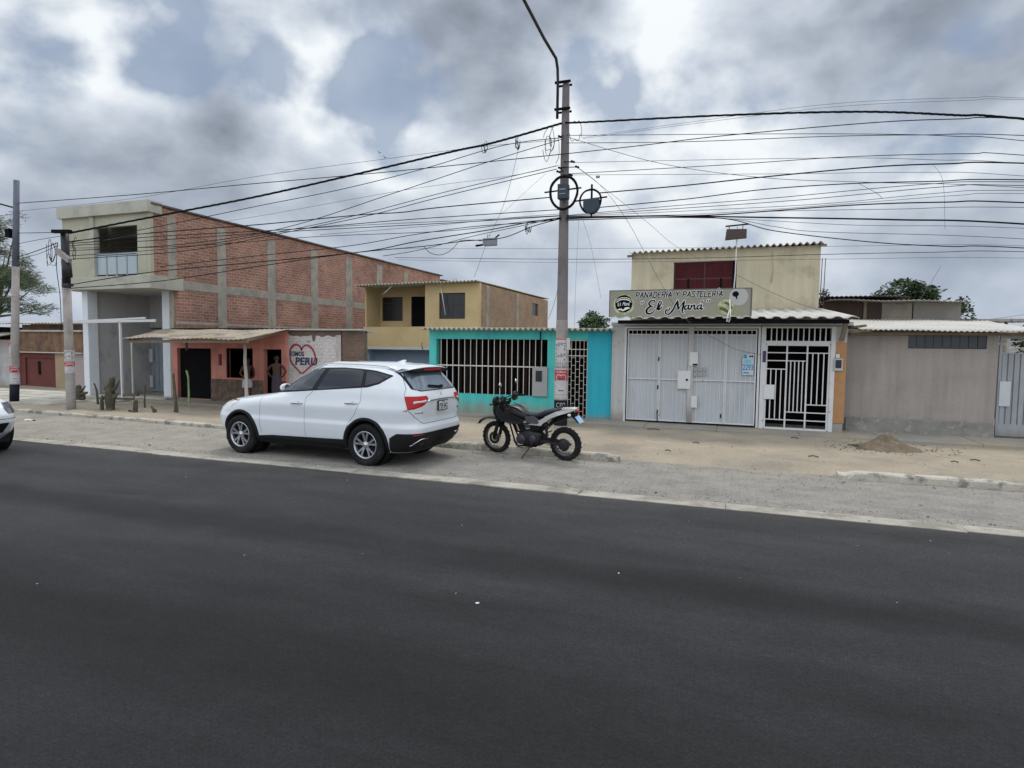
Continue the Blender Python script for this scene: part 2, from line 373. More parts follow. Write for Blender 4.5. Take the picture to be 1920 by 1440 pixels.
def text_geo(body, size=1.0, bold=0.0, shear=0.0, align='LEFT', spacing=1.0, extrude=0.0, res=3):
    cu = bpy.data.curves.new('lettering', 'FONT'); cu.body = body; cu.size = size; cu.offset = bold; cu.shear = shear
    cu.align_x = align; cu.space_character = spacing; cu.extrude = extrude; cu.resolution_u = res
    o = bpy.data.objects.new('lettering', cu); COL.objects.link(o)
    bpy.context.view_layer.update()
    me = bpy.data.meshes.new_from_object(o.evaluated_get(bpy.context.evaluated_depsgraph_get()))
    vs = [tuple(v.co) for v in me.vertices]; fs = [tuple(p.vertices) for p in me.polygons]
    bpy.data.objects.remove(o); bpy.data.curves.remove(cu); bpy.data.meshes.remove(me)
    return vs, fs
def put_text(mb, body, x0, x1, z0, z1, fn, bold=0.0, shear=0.0, spacing=1.0):
    """fit lettering to a box, fn(u, v) maps to 3d"""
    vs, fs = text_geo(body, 1.0, bold, shear, spacing=spacing)
    ax = min(v[0] for v in vs); bx = max(v[0] for v in vs); ay = min(v[1] for v in vs); by = max(v[1] for v in vs)
    mb.add(vs, fs, lambda p: fn(x0+(p[0]-ax)/(bx-ax)*(x1-x0), z0+(p[1]-ay)/(by-ay)*(z1-z0)))
def ribbon(mb, pts, ws, fn, sub=6):
    """brush stroke through pts (catmull-rom) of varying width"""
    P = [Vector((p[0], p[1])) for p in pts]; k = len(P); out = []; W = []
    for i in range(k-1):
        a, b, c, d = P[max(i-1, 0)], P[i], P[i+1], P[min(i+2, k-1)]
        for j in range(sub):
            t = j/sub; out.append(.5*((2*b)+(c-a)*t+(2*a-5*b+4*c-d)*t*t+(3*b-a-3*c+d)*t**3)); W.append(ws[i]*(1-t)+ws[i+1]*t)
    out.append(P[-1]); W.append(ws[-1])
    L_ = []; R_ = []
    for i, p in enumerate(out):
        t = out[min(i+1, len(out)-1)]-out[max(i-1, 0)]
        t = t.normalized() if t.length > 1e-9 else Vector((1, 0)); nn = Vector((-t.y, t.x))*W[i]/2
        L_.append(mb.vert(fn(*(p+nn)))); R_.append(mb.vert(fn(*(p-nn))))
    for i in range(len(out)-1): mb.face((R_[i], R_[i+1], L_[i+1], L_[i]))
    for i, j in ((0, 1), (len(out)-1, len(out)-2)):     # half-round ends
        c = out[i]; r = W[i]/2; t = c-out[j]
        if t.length < 1e-9: continue
        b0 = math.atan2(t.y, t.x); mb.poly([fn(c.x+r*math.cos(b0+a), c.y+r*math.sin(b0+a)) for a in [-math.pi/2+math.pi*q/6 for q in range(7)]])
def disc(mb, cx, cz, r, fn, n=28, sx=1.0):
    mb.poly([fn(cx+sx*r*math.cos(2*math.pi*q/n), cz+r*math.sin(2*math.pi*q/n)) for q in range(n)])
# ================================================================== ground, road, pavements
def ground_mats():
    # asphalt: fine aggregate, long worn bands, a few pale flecks
    m = bpy.data.materials.new('asphalt'); m.use_nodes = True; MATS['asphalt'] = m
    nt = m.node_tree; N = nt.nodes; L = nt.links; b = N['Principled BSDF']; b.inputs['Roughness'].default_value = .88; b.inputs['Specular IOR Level'].default_value = .22
    tc = N.new('ShaderNodeTexCoord')
    def noi(s, d, r, st=(1, 1, 1), rot=0):
        mp = N.new('ShaderNodeMapping'); mp.inputs['Scale'].default_value = st; mp.inputs['Rotation'].default_value = (0, 0, rot); L.new(tc.outputs['Object'], mp.inputs[0])
        t = N.new('ShaderNodeTexNoise'); L.new(mp.outputs[0], t.inputs['Vector']); t.inputs['Scale'].default_value = s; t.inputs['Detail'].default_value = d; t.inputs['Roughness'].default_value = r
        return t.outputs['Fac']
    def mr(x, a, b_, c, d):
        q = N.new('ShaderNodeMapRange'); q.interpolation_type = 'SMOOTHSTEP'; L.new(x, q.inputs[0])
        for i, v in enumerate((a, b_, c, d)): q.inputs[i+1].default_value = v
        return q.outputs[0]
    def mul(*xs):
        c = xs[0]
        for x in xs[1:]:
            q = N.new('ShaderNodeMath'); q.operation = 'MULTIPLY'; L.new(c, q.inputs[0]); L.new(x, q.inputs[1]); c = q.outputs[0]
        return c
    g = mul(mr(noi(.45, 5, .6, (.30, 1.2, 1), .06), .3, .7, .68, 1.34), mr(noi(1.3, 8, .7, (.7, 1.3, 1), -.05), .3, .7, .88, 1.12), mr(noi(75, 4, .85), .3, .7, .52, 1.5), mr(noi(22, 5, .75), .3, .7, .86, 1.15), mr(noi(9, 6, .7), .3, .7, .92, 1.08))
    # old dark drip / tyre stain along the wheel track
    st = mr(noi(.9, 8, .7, (.3, 2.6, 1), .12), .58, .70, 1.0, .74)
    g = mul(g, st)
    # two long darker bands where the surface has been patched / rolled
    spx = N.new('ShaderNodeSeparateXYZ'); L.new(tc.outputs['Object'], spx.inputs[0])
    wob = N.new('ShaderNodeMath'); wob.operation = 'MULTIPLY_ADD'; L.new(noi(.5, 6, .65), wob.inputs[0]); wob.inputs[1].default_value = .9; L.new(spx.outputs[1], wob.inputs[2])
    for (c_, h_, d_) in ((5.25, .34, .58), (3.1, .6, .72)):
        df = N.new('ShaderNodeMath'); df.operation = 'SUBTRACT'; L.new(wob.outputs[0], df.inputs[0]); df.inputs[1].default_value = c_+.45
        ab = N.new('ShaderNodeMath'); ab.operation = 'ABSOLUTE'; L.new(df.outputs[0], ab.inputs[0]); g = mul(g, mr(ab.outputs[0], h_*.2, h_*1.6, d_, 1.0))
    g = mul(g, mr(wob.outputs[0], 2.6, 6.6, .70, 1.12), mr(noi(38, 5, .8), .32, .68, .80, 1.22))  # nearer lane coloured darker, standing in for vignetting and viewing angle
    vs = N.new('ShaderNodeVectorMath'); vs.operation = 'SCALE'; vs.inputs[0].default_value = (.0262, .0265, .0280); L.new(g, vs.inputs['Scale'])
    # dusty verge towards the edging and scattered pale grit
    vo = N.new('ShaderNodeTexVoronoi'); L.new(tc.outputs['Object'], vo.inputs['Vector']); vo.inputs['Scale'].default_value = 3.0; vo.inputs['Randomness'].default_value = 1
    fl = mr(vo.outputs['Distance'], .006, .018, .25, 0); pick = mr(noi(1.1, 3, .6), .5, .62, 0, 1)
    fl = mul(fl, pick)
    mx = N.new('ShaderNodeMix'); mx.data_type = 'RGBA'; L.new(fl, mx.inputs[0]); L.new(vs.outputs[0], mx.inputs[6]); mx.inputs[7].default_value = (.33, .32, .30, 1)
    sp = N.new('ShaderNodeSeparateXYZ'); L.new(tc.outputs['Object'], sp.inputs[0])
    ad = N.new('ShaderNodeMath'); ad.operation = 'MULTIPLY_ADD'; L.new(noi(1.5, 8, .7), ad.inputs[0]); ad.inputs[1].default_value = 1.4; L.new(sp.outputs[1], ad.inputs[2])
    du = mr(ad.outputs[0], 8.0, 9.1, 0, .16)
    m2 = N.new('ShaderNodeMix'); m2.data_type = 'RGBA'; L.new(du, m2.inputs[0]); L.new(mx.outputs[2], m2.inputs[6]); m2.inputs[7].default_value = (.20, .18, .155, 1)
    L.new(m2.outputs[2], b.inputs['Base Color'])
    bp = N.new('ShaderNodeBump'); bp.inputs['Strength'].default_value = .8; bp.inputs['Distance'].default_value = .010; L.new(noi(90, 4, .75), bp.inputs['Height']); L.new(bp.outputs[0], b.inputs['Normal'])

    # worn block paving under dust
    m = bpy.data.materials.new('block_paving'); m.use_nodes = True; MATS['pavers'] = m
    nt = m.node_tree; N = nt.nodes; L = nt.links; b = N['Principled BSDF']; b.inputs['Roughness'].default_value = .92
    tc = N.new('ShaderNodeTexCoord')
    t = N.new('ShaderNodeTexBrick'); L.new(tc.outputs['Object'], t.inputs['Vector']); t.inputs['Scale'].default_value = 1; t.inputs['Brick Width'].default_value = .22; t.inputs['Row Height'].default_value = .115
    t.inputs['Mortar Size'].default_value = .006; t.inputs['Mortar Smooth'].default_value = .5
    t.inputs['Color1'].default_value = (.185, .173, .157, 1); t.inputs['Color2'].default_value = (.212, .197, .176, 1); t.inputs['Mortar'].default_value = (.13, .12, .105, 1)
    n1 = noi(.8, 8, .65, (.6, 1.3, 1)); n2 = noi(35, 4, .7)
    # dust lying over the joints in drifts, thicker near the kerb
    sp = N.new('ShaderNodeSeparateXYZ'); L.new(tc.outputs['Object'], sp.inputs[0])
    ad = N.new('ShaderNodeMath'); ad.operation = 'MULTIPLY_ADD'; L.new(n1, ad.inputs[0]); ad.inputs[1].default_value = 5.0; L.new(sp.outputs[1], ad.inputs[2])
    xs_ = mr(sp.outputs[0], -13.0, -2.0, .62, 0.0)
    a2 = N.new('ShaderNodeMath'); a2.operation = 'ADD'; L.new(mr(ad.outputs[0], 11.6, 14.2, .12, .88), a2.inputs[0]); L.new(xs_, a2.inputs[1]); a2.use_clamp = True
    mx = N.new('ShaderNodeMix'); mx.data_type = 'RGBA'; L.new(a2.outputs[0], mx.inputs[0]); L.new(t.outputs['Color'], mx.inputs[6]); mx.inputs[7].default_value = (.255, .23, .19, 1)
    g = mul(mr(n2, .3, .7, .82, 1.18), mr(noi(2.2, 6, .65), .3, .7, .84, 1.14))
    vs = N.new('ShaderNodeVectorMath'); vs.operation = 'SCALE'; L.new(mx.outputs[2], vs.inputs[0]); L.new(g, vs.inputs['Scale']); L.new(vs.outputs[0], b.inputs['Base Color'])
    bp = N.new('ShaderNodeBump'); bp.inputs['Strength'].default_value = .35; bp.inputs['Distance'].default_value = .008; L.new(n2, bp.inputs['Height']); L.new(bp.outputs[0], b.inputs['Normal'])
ground_mats()
mat('sand', (.305, .255, .188), .95, .16, 1.1, .6, 28, col2=(.25, .215, .165), mixscale=.7, mixlo=.48, mixhi=.62, fine=.16)
mat('far_earth', (.27, .22, .16), .95, .15, .4, .3, 20)
mat('pavement_concrete', (.27, .25, .22), .9, .16, 1.2, .35, 45, col2=(.33, .275, .20), mixscale=1.0, mixlo=.45, mixhi=.62, fine=.1)
mat('edging_concrete', (.32, .295, .25), .9, .25, 2.2, .4, 50, col2=(.20, .18, .15), mixscale=1.6, mixlo=.46, mixhi=.62, fine=.12)
mat('kerb_paint', (.42, .385, .32), .85, .2, 3, .6, 30, col2=(.20, .18, .15), mixscale=3.5, mixlo=.5, mixhi=.6, fine=.12)
mat('pale_steps', (.42, .40, .35), .9, .12, 2, .3, 40, col2=(.28, .25, .2), mixscale=1.6)

def sheet(x0, x1, y0, y1, z, nx, ny, zf=None):
    mb = MB(); mb.sm = zf is not None
    idx = [[mb.vert((x0+(x1-x0)*i/nx, y0+(y1-y0)*j/ny, z if zf is None else zf(x0+(x1-x0)*i/nx, y0+(y1-y0)*j/ny))) for i in range(nx+1)] for j in range(ny+1)]
    for j in range(ny):
        for i in range(nx): mb.face((idx[j][i], idx[j][i+1], idx[j+1][i+1], idx[j+1][i]))
    return mb
tag(sheet(-1500, 1500, -1500, 1500, -.02, 2, 2).build('ground', MATS['far_earth']), kind='structure')
tag(sheet(-300, 300, -9, 8.12, 0.0, 60, 2).build('road', MATS['asphalt']), kind='structure')
# concrete edging between asphalt and parking lane, with a slightly ragged road side
mb = MB(); rnd = random.Random(4); x = -60.0
while x < 30:
    L_ = rnd.uniform(1.6, 3.0); w0 = 8.04+rnd.uniform(-.025, .02); zz = .014+rnd.uniform(-.005, .006)
    mb.box(x+.0015, x+L_-.0015, w0, 8.33+rnd.uniform(-.012, .012), -.05, zz); x += L_
tag(mb.build('edging', MATS['edging_concrete'], bevel=.006), kind='structure')
tag(sheet(-60, 40, 8.30, 12.6, 0.004, 40, 4).build('parking_lane', MATS['pavers']), kind='structure')

def kerb_gap(x):   # 1 where the kerb is missing and the sand spills onto the paving
    return max(0.0, min(1.0, (x+2.5)/.55))*max(0.0, min(1.0, (2.2-x)/.55))
def ky(x):
    return float(np.interp(x, [-60, -30, -9, -1.86, 1.55, 16, 60], [12.8, 11.75, 10.98, 10.62, 10.62, 11.2, 12.6]))
def sand_z(x, y):
    y0 = ky(x)+.13; y = y-y0+10.75
    t = max(0.0, min(1.0, (y-10.75)/1.3)); g = kerb_gap(x)
    base = (.095*(1-g)+g*(.0+.10*t*t*(3-2*t)))
    base -= .03*max(0, 1-(y-10.75)/.25)*(1-g)
    n_ = .028*mnoise.noise(Vector((x*.5, y*.5, 0)))+.014*mnoise.noise(Vector((x*1.9, y*1.9, 4)))+.006*mnoise.noise(Vector((x*7, y*7, 1)))
    edge = max(0, min(1, (y-10.8)/.4))
    z = base+n_*edge
    y = y+y0-10.75
    # low bund around the stumps
    d = math.hypot((x+15.6)/1.6, (y-12.0)/.7); z += .04*math.exp(-(d-1)**2*6)
    return z
def sand_sheet(x0, x1, y1, nx, ny, y0=None):
    q = MB(); q.sm = True; idx = []
    for j in range(ny+1):
        r = []
        for i in range(nx+1):
            x = x0+(x1-x0)*i/nx; ya = (ky(x)+.06-(.12*kerb_gap(x))) if y0 is None else y0; y = ya+(y1-ya)*j/ny; r.append(q.vert((x, y, sand_z(x, y) if (j or y0 is not None) else -.04)))
        idx.append(r)
    for j in range(ny):
        for i in range(nx): q.face((idx[j][i], idx[j][i+1], idx[j+1][i+1], idx[j+1][i]))
    return q
mb = sand_sheet(-60, -22, 40, 60, 40)
for q in (sand_sheet(-22, 9, 16.2, 420, 90), sand_sheet(9, 40, 40, 40, 40), sand_sheet(-22, 9, 60, 50, 40, 16.2)):
    o_ = len(mb.v); mb.v += q.v; mb.f += [tuple(i+o_ for i in f) for f in q.f]; mb.mi += q.mi; mb.fs += q.fs
tag(mb.build('sandy_verge', MATS['sand']), kind='structure')
# kerbs
def kerb(x0, x1, y0, y1, seed, label):
    rnd = random.Random(seed); mb = MB(); n = int(abs(x1-x0)/.12); mb.sm = False
    hk = .70 if x1 < -8 else 1.0
    prof = [(-.01, -.05), (-.01, .10), (.01, .125), (.15, .13), (.165, .12), (.17, -.05)]
    rings = []
    for i in range(n+1):
        t = i/n; x = x0+(x1-x0)*t; y = y0+(y1-y0)*t; r = []
        j = .012*mnoise.noise(Vector((x*2.1, seed, 0))); chip = max(0, mnoise.noise(Vector((x*3.3, seed+5, 2)))-.25)*.11
        end = 1 if (i > 1 and i < n-1) else .75
        for k, (dy, dz) in enumerate(prof):
            c = chip if k in (1, 2) else chip*.3 if k == 3 else 0
            r.append(mb.vert((x+rnd.uniform(-.008, .008), y+dy+j+c*.7, dz*end*hk-c*.6*hk+.008*mnoise.noise(Vector((x*6, k, seed))))))
        rings.append(r)
    for A, B in zip(rings, rings[1:]):
        for k in range(len(prof)-1): mb.face((A[k], A[k+1], B[k+1], B[k]))
    mb.face(rings[0]); mb.face(rings[-1][::-1])
    return tag(mb.build('kerb', MATS['kerb_paint'], fix=True), kind='structure')
kerb(-30.0, -9.0, 11.75, 10.98, 1, ''); kerb(-9.0, -1.86, 10.98, 10.62, 2, '')
kerb(1.55, 16.0, 10.62, 11.2, 3, '')
# concrete footways along the house fronts
def slabrow(name, x0, x1, y0, y1, z0, z1, step, m, seed):
    mb = MB(); rnd = random.Random(seed); x = x0
    while x < x1-.01:
        e = min(x1, x+step*rnd.uniform(.92, 1.08)); mb.box(x+.004, e-.004, y0+rnd.uniform(-.02, .02), y1, z0, z1+rnd.uniform(-.006, .006)); x = e
    return tag(mb.build(name, m, bevel=.008), kind='structure')
slabrow('pavement', -3.6, 12.0, 14.72, 16.6, -.05, .155, 1.7, MATS['pavement_concrete'], 1)
slabrow('pavement', -9.0, -3.6, 15.05, 16.2, -.05, .15, 1.5, MATS['pavement_concrete'], 2)
slabrow('pavement', -22.4, -9.0, 14.35, 17.8, -.05, .135, 1.6, MATS['pavement_concrete'], 3)
mb = MB()
for k in range(5): mb.box(-29.0, -19.2+k*.45-.5*(k % 2), 12.35+k*.62, 12.35+k*.62+.585, -.05, .13+.012*k)
tag(mb.build('pavement', MATS['pale_steps'], bevel=.01), kind='structure')

# heap of spoil in front of the grey wall
mat('heap_earth', (.15, .115, .075), .95, .3, 4, 1.0, 16, col2=(.13, .10, .065), mixscale=5, mixlo=.45, mixhi=.6, fine=.25)
mb = MB(); mb.sm = True; n_, m_n = 72, 26; rows = []; HX, HY_ = 2.85, 13.75
for j in range(m_n+1):
    row = []
    for i in range(n_):
        a = 2*math.pi*i/n_; q = j/m_n; ex = 1+.18*mnoise.noise(Vector((math.cos(a)*1.6, math.sin(a)*1.6, 7))); x = HX+q*.64*ex*math.cos(a); y = HY_+q*.46*ex*math.sin(a)
        h = .25*(max(0, 1-q))**1.15*(1+.35*mnoise.noise(Vector((x*3, y*3, 3))))+(.045*mnoise.noise(Vector((x*9, y*9, 3)))+.022*mnoise.noise(Vector((x*23, y*23, 8))))*(1-q)**.4
        row.append(mb.vert((x, y, sand_z(x, y)+h-.012*q)))
    rows.append(row)
for A, C in zip(rows, rows[1:]):
    for i in range(n_): mb.face((A[i], A[(i+1) % n_], C[(i+1) % n_], C[i]))
tag(mb.build('dirt_heap', MATS['heap_earth']), 'low heap of brown spoil on the sand before the grey house', 'dirt heap')
# ================================================================== buildings
def AX(px, Y, py=650): return at(px, py, Y).x
def AZ(px, py, Y): return at(px, py, Y).z
mat('dark_void', (.006, .006, .006), .95, .1, spec=.05)
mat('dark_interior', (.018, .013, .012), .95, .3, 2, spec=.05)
mat('white_metal', (.60, .60, .595), .5, .08, 3, .1, 25, col2=(.33, .25, .19), mixscale=8, mixlo=.64, mixhi=.70)
mat('bar_white', (.62, .58, .52), .55, .1, 5, col2=(.30, .20, .14), mixscale=12, mixlo=.62, mixhi=.7)
mat('gate_panel', (.50, .515, .53), .55, .10, 2.2, .1, 30, col2=(.42, .44, .46), mixscale=1.4, stretch=(1, 1, .35), mixlo=.5, mixhi=.7)
mat('zinc', (.46, .45, .42), .55, .15, 1.5, .15, 20, col2=(.34, .31, .27), mixscale=1.2, metal=.15)
mat('fibre_cement', (.42, .385, .31), .85, .15, 2, .25, 30, col2=(.33, .29, .23), mixscale=2.2)
mat('roof_pale', (.46, .445, .405), .75, .12, 1.2, .2, 25, col2=(.40, .37, .32), mixscale=1.5, mixlo=.52, mixhi=.7)
mat('rust_edge', (.10, .085, .075), .8, .2, 4)
mat('glass_dark', (.015, .017, .02), .08, .2, 2, spec=.8)
mat('glass_soft', (.02, .022, .025), .25, .3, 2, spec=.45)
mat('blk_metal', (.007, .007, .008), .8, .2, 5, spec=.06)
mat('meter_grey', (.33, .33, .32), .55, .08, 4)
mat('rebar', (.14, .09, .06), .8, .2, 8)
mat('wood_pole', (.42, .39, .34), .85, .2, 6, .3, 30, stretch=(1, 1, .2))
mat('timber', (.22, .17, .12), .85, .2, 5, .3, 30)

# ---------------------------------------------------------------- left: big unfinished brick building
mat('cream', (.43, .41, .31), .88, .09, 1.2, .15, 50, col2=(.36, .345, .27), mixscale=1.5)
mat('cream_pale', (.44, .43, .35), .88, .08, 1.2, .15, 50, col2=(.34, .33, .28), mixscale=1.1)
mat('plaster_grey', (.46, .45, .44), .9, .08, .9, .2, 50, col2=(.31, .30, .29), mixscale=.8)
mat('white_pillar', (.68, .70, .73), .8, .06, 2, .1, 40)
mat('raw_concrete', (.37, .33, .27), .92, .16, 2, .4, 30, col2=(.28, .25, .21), mixscale=2.5, fine=.1)
mat('steel_blue', (.30, .34, .38), .55, .1, 3, .1, 30)
mat('glass_rail', (.36, .42, .44), .25, .08, 2, spec=.6)
brick('red_brick_side', 'y', (.39, .17, .12), (.27, .115, .08), (.36, .28, .215), bw=.26, bh=.105, ms=.016, patch=(.33, .235, .18), plo=.52, phi=.70, var=.38, pscale=.8)
SX = -17.5; BT = 6.46
r = tag(empty('brick_building', (-19.3, 15.5, 0)), 'two-storey building with cream balcony front and long bare red brick side wall', 'building')
# side wall with its concrete frame
mb = MB(); mb.box(SX-.16, SX, 15.5, 34.7, 0, 4.0); mb.box(SX-.16, SX, 14.62, 34.7, 4.0, BT-.12); mb.build('brick_wall', MATS['red_brick_side'], r)
def SY(px, py=560):
    d = raydir(px, py); return d.y*SX/d.x
def SZ(px, py):
    d = raydir(px, py); return CAM_H+d.z*SX/d.x
for (a, b) in ((316, 331), (408, 424), (502, 516), (583, 596), (648, 660), (706, 716), (757, 764)):
    mb = MB(); mb.box(SX-.02, SX+.025, max(SY(a, 560), 14.63), SY(b, 560), (4.1 if a < 320 else 0), BT-.35); mb.build('concrete_column', MATS['raw_concrete'], r)
mb = MB(); mb.box(SX-.02, SX+.018, 15.4, 34.7, 3.78, 4.06); mb.build('concrete_beam', MATS['raw_concrete'], r)
mb = MB(); mb.box(SX-.02, SX+.016, 15.4, 34.7, 2.62, 2.72); mb.build('concrete_beam', MATS['raw_concrete'], r)
mb = MB(); rnd = random.Random(3)
y = 14.5
for k in range(18):
    mb.box(SX-.45, SX+.09+rnd.uniform(-.015, .02), y, y+1.13, BT-.11+rnd.uniform(-.01, .01), BT-.05+rnd.uniform(-.008, .008)); y += 1.135
mb.box(SX-.4, SX+.1, 34.9, 36.1, BT-.35, BT-.30)
mb.build('roof_edge', MATS['rust_edge'], r)
mb = MB(); mb.box(-21.3, SX-.17, 14.9, 34.6, BT-.30, BT-.2); mb.build('roof', MATS['raw_concrete'], r)
# upper storey front (cantilevered 1 m over the footway)
CY = 14.5; xl = AX(118, CY, 470); xr_ = SX
xa, xb = AX(178, CY, 470), AX(258, CY, 470)
mb = MB(); mb.wall(xl, xr_-.17, 4.12, 6.12, CY, .16, [(xa, xb, 4.12, AZ(220, 424, CY))])
mb.box(xl, xl+.16, CY+.16, 34, 4.12, 6.12)
mb.box(xr_-.16, xr_+.0, CY+.0, CY+.12, 4.12, 6.12)
mb.build('front_wall', MATS['cream'], r)
mb = MB(); mb.box(xl-.08, xr_+.06, CY-.12, CY+.4, 6.10, BT); mb.build('cornice', MATS['cream_pale'], r)
mb = MB(); mb.box(xl-.05, xr_+.02, CY-.06, CY+1.2, 3.72, 4.14); mb.build('floor_slab', MATS['cream_pale'], r, bevel=.015)
mb = MB(); mb.box(xa-.16, xa+.02, CY-.05, CY+.1, 4.15, 6.09); mb.build('balcony_pillar', MATS['cream_pale'], r)
mb = MB()
bz = AZ(200, 476, CY)
for k in range(4):
    u0 = xa+.06+(xb-xa-.1)*k/4; u1 = xa+.06+(xb-xa-.1)*(k+1)/4-.06; mb.box(u0, u1, CY+.03, CY+.045, 4.2, bz-.05)
rl = mb.build('balcony_railing', MATS['glass_rail'], r)
mb = MB(); mb.box(xa, xb, CY+.01, CY+.06, bz-.03, bz+.03)
for k in range(5):
    u = xa+.03+(xb-xa-.1)*k/4; mb.box(u-.02, u+.02, CY+.015, CY+.055, 4.13, bz-.03)
mb.build('handrail', MATS['steel_blue'], rl)
mb = MB(); YB = CY+1.5
xo0, xo1 = AX(209, YB, 440), AX(262, YB, 440)
mb.wall(xl+.17, xr_-.17, 4.12, 6.1, YB, .12, [(xo0-.05, xo1+.6, 4.75, 5.72)])
mb.box(xo0-.1, xo0+.42, YB+.3, YB+.4, 4.7, 5.35); mb.box(xo0+.42, xo0+.75, YB+.3, YB+.4, 4.7, 5.15)
mb.build('balcony_back_wall', MATS['cream'], r)
mb = MB(); mb.box(xl+.17, xr_-.17, YB+3.0, YB+3.1, 4.12, 6.1); mb.build('room_wall', MATS['dark_interior'], r)
# ground floor: white pillars and a deep plastered recess with a metal gate
GY = 15.5
mb = MB(); p0, p1 = AX(305, GY, 640), AX(321, GY, 640); mb.box(p0, p1, GY, GY+.35, .12, 3.72); mb.build('white_pillar', MATS['white_pillar'], r, bevel=.01)
mb = MB(); mb.box(p1+.003, SX-.17, GY-.05, GY+.5, .12, 3.72); mb.build('concrete_column', MATS['raw_concrete'], r)
LY = 14.75
mb = MB(); q0, q1 = AX(156, LY, 640), AX(166, LY, 640); mb.box(q0, q1, LY, LY+.35, .10, 3.72); mb.build('white_pillar', MATS['white_pillar'], r, bevel=.01)
mb = MB(); mb.box(q0-.06, q0+.14, LY+.355, 30, .0, 3.72); mb.build('party_wall', MATS['plaster_grey'], r)
RY = 17.2
mb = MB(); g0, g1 = AX(231, RY, 640), AX(304, RY, 640)
mb.wall(q0+.14, SX-.17, .1, 3.72, RY, .15, [(g0, g1, .12, 2.55)])
mb.build('recess_wall', MATS['plaster_grey'], r)
mb = MB(); mb.box(q0, SX-.17, CY+1.15, RY+1, 3.72, 3.86); mb.build('recess_ceiling', MATS['plaster_grey'], r)
mb = MB(); mb.m = 0
n = 9
for k in range(n):
    a = g0+(g1-g0)*k/n; mb.box(a+.01, g0+(g1-g0)*(k+1)/n-.01, RY+.04, RY+.06+.02*(k % 2), .14, 2.5)
for zz in (.16, 1.25, 2.42): mb.box(g0, g1, RY+.01, RY+.05, zz, zz+.06)
mb.build('metal_gate', MATS['steel_blue'], r)
mb = MB(); u = AX(283, RY-.02, 650); mb.box(u-.1, u+.1, RY-.06, RY-.002, 1.25, 1.75); mb.build('meter_box', MATS['white_metal'], r); mb = MB(); mb.box(u-.08, u+.08, RY-.05, RY-.002, .3, .75); mb.build('meter_box', MATS['white_metal'], r)
# loose white timber frame left standing in front of the recess
FY = 14.2
def A3(px, py, Y): return at(px, py, Y)
mb = MB()
mb.beam(A3(126, 604, FY), A3(291, 601, FY), .07, .09); mb.beam(A3(150, 603, FY+.4), A3(272, 596, FY-.3), .07, .05)
fr = mb.build('frame_crossbar', MATS['white_metal'])
fo = tag(empty('timber_frame', (AX(228, FY), FY, .1)), 'thin white timber frame standing before the grey recess of the brick building', 'frame')
bpy.data.objects.remove(fr)
mb = MB(); mb.beam(A3(126, 604, FY), A3(291, 601, FY), .06, .08); mb.build('crossbar', MATS['white_metal'], fo)
mb = MB(); mb.beam(A3(150, 602, FY+.4), A3(272, 596, FY+.05), .06, .05); mb.build('crossbar', MATS['white_metal'], fo)
mb = MB(); b0 = gd(229, 742, .1); b0.y = FY; mb.beam((AX(225, FY, 603), FY, AZ(225, 603, FY)), (AX(230, FY, 742), FY, .1), .06); mb.build('post', MATS['white_metal'], fo)
mb = MB(); mb.beam((AX(258, FY, 640), FY-.2, AZ(260, 636, FY-.2)), (AX(261, FY, 740), FY-.2, .1), .05); mb.build('post', MATS['wood_pole'], fo)

# ---------------------------------------------------------------- old low house far left
mat('old_adobe', (.20, .125, .07), .95, .3, 1.6, .5, 20, col2=(.12, .06, .045), mixscale=2.2, mixlo=.42, mixhi=.62)
mat('dull_red', (.13, .032, .025), .8, .2, 2, .1, 30)
mat('pinkish', (.36, .29, .28), .9, .1, 1.5, .2, 40)
mat('ochre_wall', (.34, .26, .16), .9, .15, 2, .2, 40)
HY = 17.3
r = tag(empty('old_house', (AX(95, HY), HY, 0)), 'low brown old house with a dull red door behind the two left poles', 'house')
xL, xM, xD0, xD1, xR = AX(-140, HY), AX(33, HY), AX(36, HY), AX(100, HY), AX(157, HY)
zT, zB = AZ(90, 622, HY), AZ(90, 660, HY)
mb = MB(); mb.wall(xM, xR, zB, zT, HY, .2); mb.build('upper_wall', MATS['old_adobe'], r)
mb = MB(); mb.wall(xM, xD1+.02, 0, zB-.04, HY+.06, .15, [(xD0+.25, xD1-.1, .15, zB-.25)]); mb.build('red_wall', MATS['dull_red'], r)
mb = MB(); mb.box(xD0+.25, xD1-.1, HY+.12, HY+.16, .15, zB-.25); dd = mb.build('door', MATS['dull_red'], r)
mb = MB(); mb.box(xD0+1.0, xD0+1.12, HY+.08, HY+.12, .6, zB-.4); mb.build('door_bar', MATS['dark_interior'], dd)
mb = MB(); mb.box(xD1+.02, AX(124, HY), HY+.04, HY+.2, 0, zB-.04); mb.build('ochre_wall', MATS['ochre_wall'], r)
mb = MB(); mb.box(AX(124, HY), xR, HY+.05, HY+.2, 0, zB-.04); mb.build('pink_wall', MATS['pinkish'], r)
mb = MB(); mb.box(xM, xR, HY-.12, HY+.1, zB-.04, zB+.0); mb.box(xM, xR, HY-.1, HY+.25, zT, zT+.07); mb.build('ledge', MATS['roof_pale'], r)
mb = MB(); mb.corr((xL, HY-.4, zT+.32), (xR, HY-.4, zT+.34), (xR, HY+5, zT+.6), (xL, HY+5, zT+.6), .2, .02, .015, .05, 3); mb.build('roof', MATS['zinc'], r)
mb = MB(); mb.box(xM, xR, HY+.2, HY+.3, zT+.07, zT+.3); mb.build('loft_wall', MATS['old_adobe'], r)
mb = MB(); mb.box(xL, xR, HY+4.5, HY+4.7, 0, zT+.5); mb.box(xL, xL+.2, HY+.2, HY+4.5, 0, zT+.3); mb.build('back_wall', MATS['old_adobe'], r)
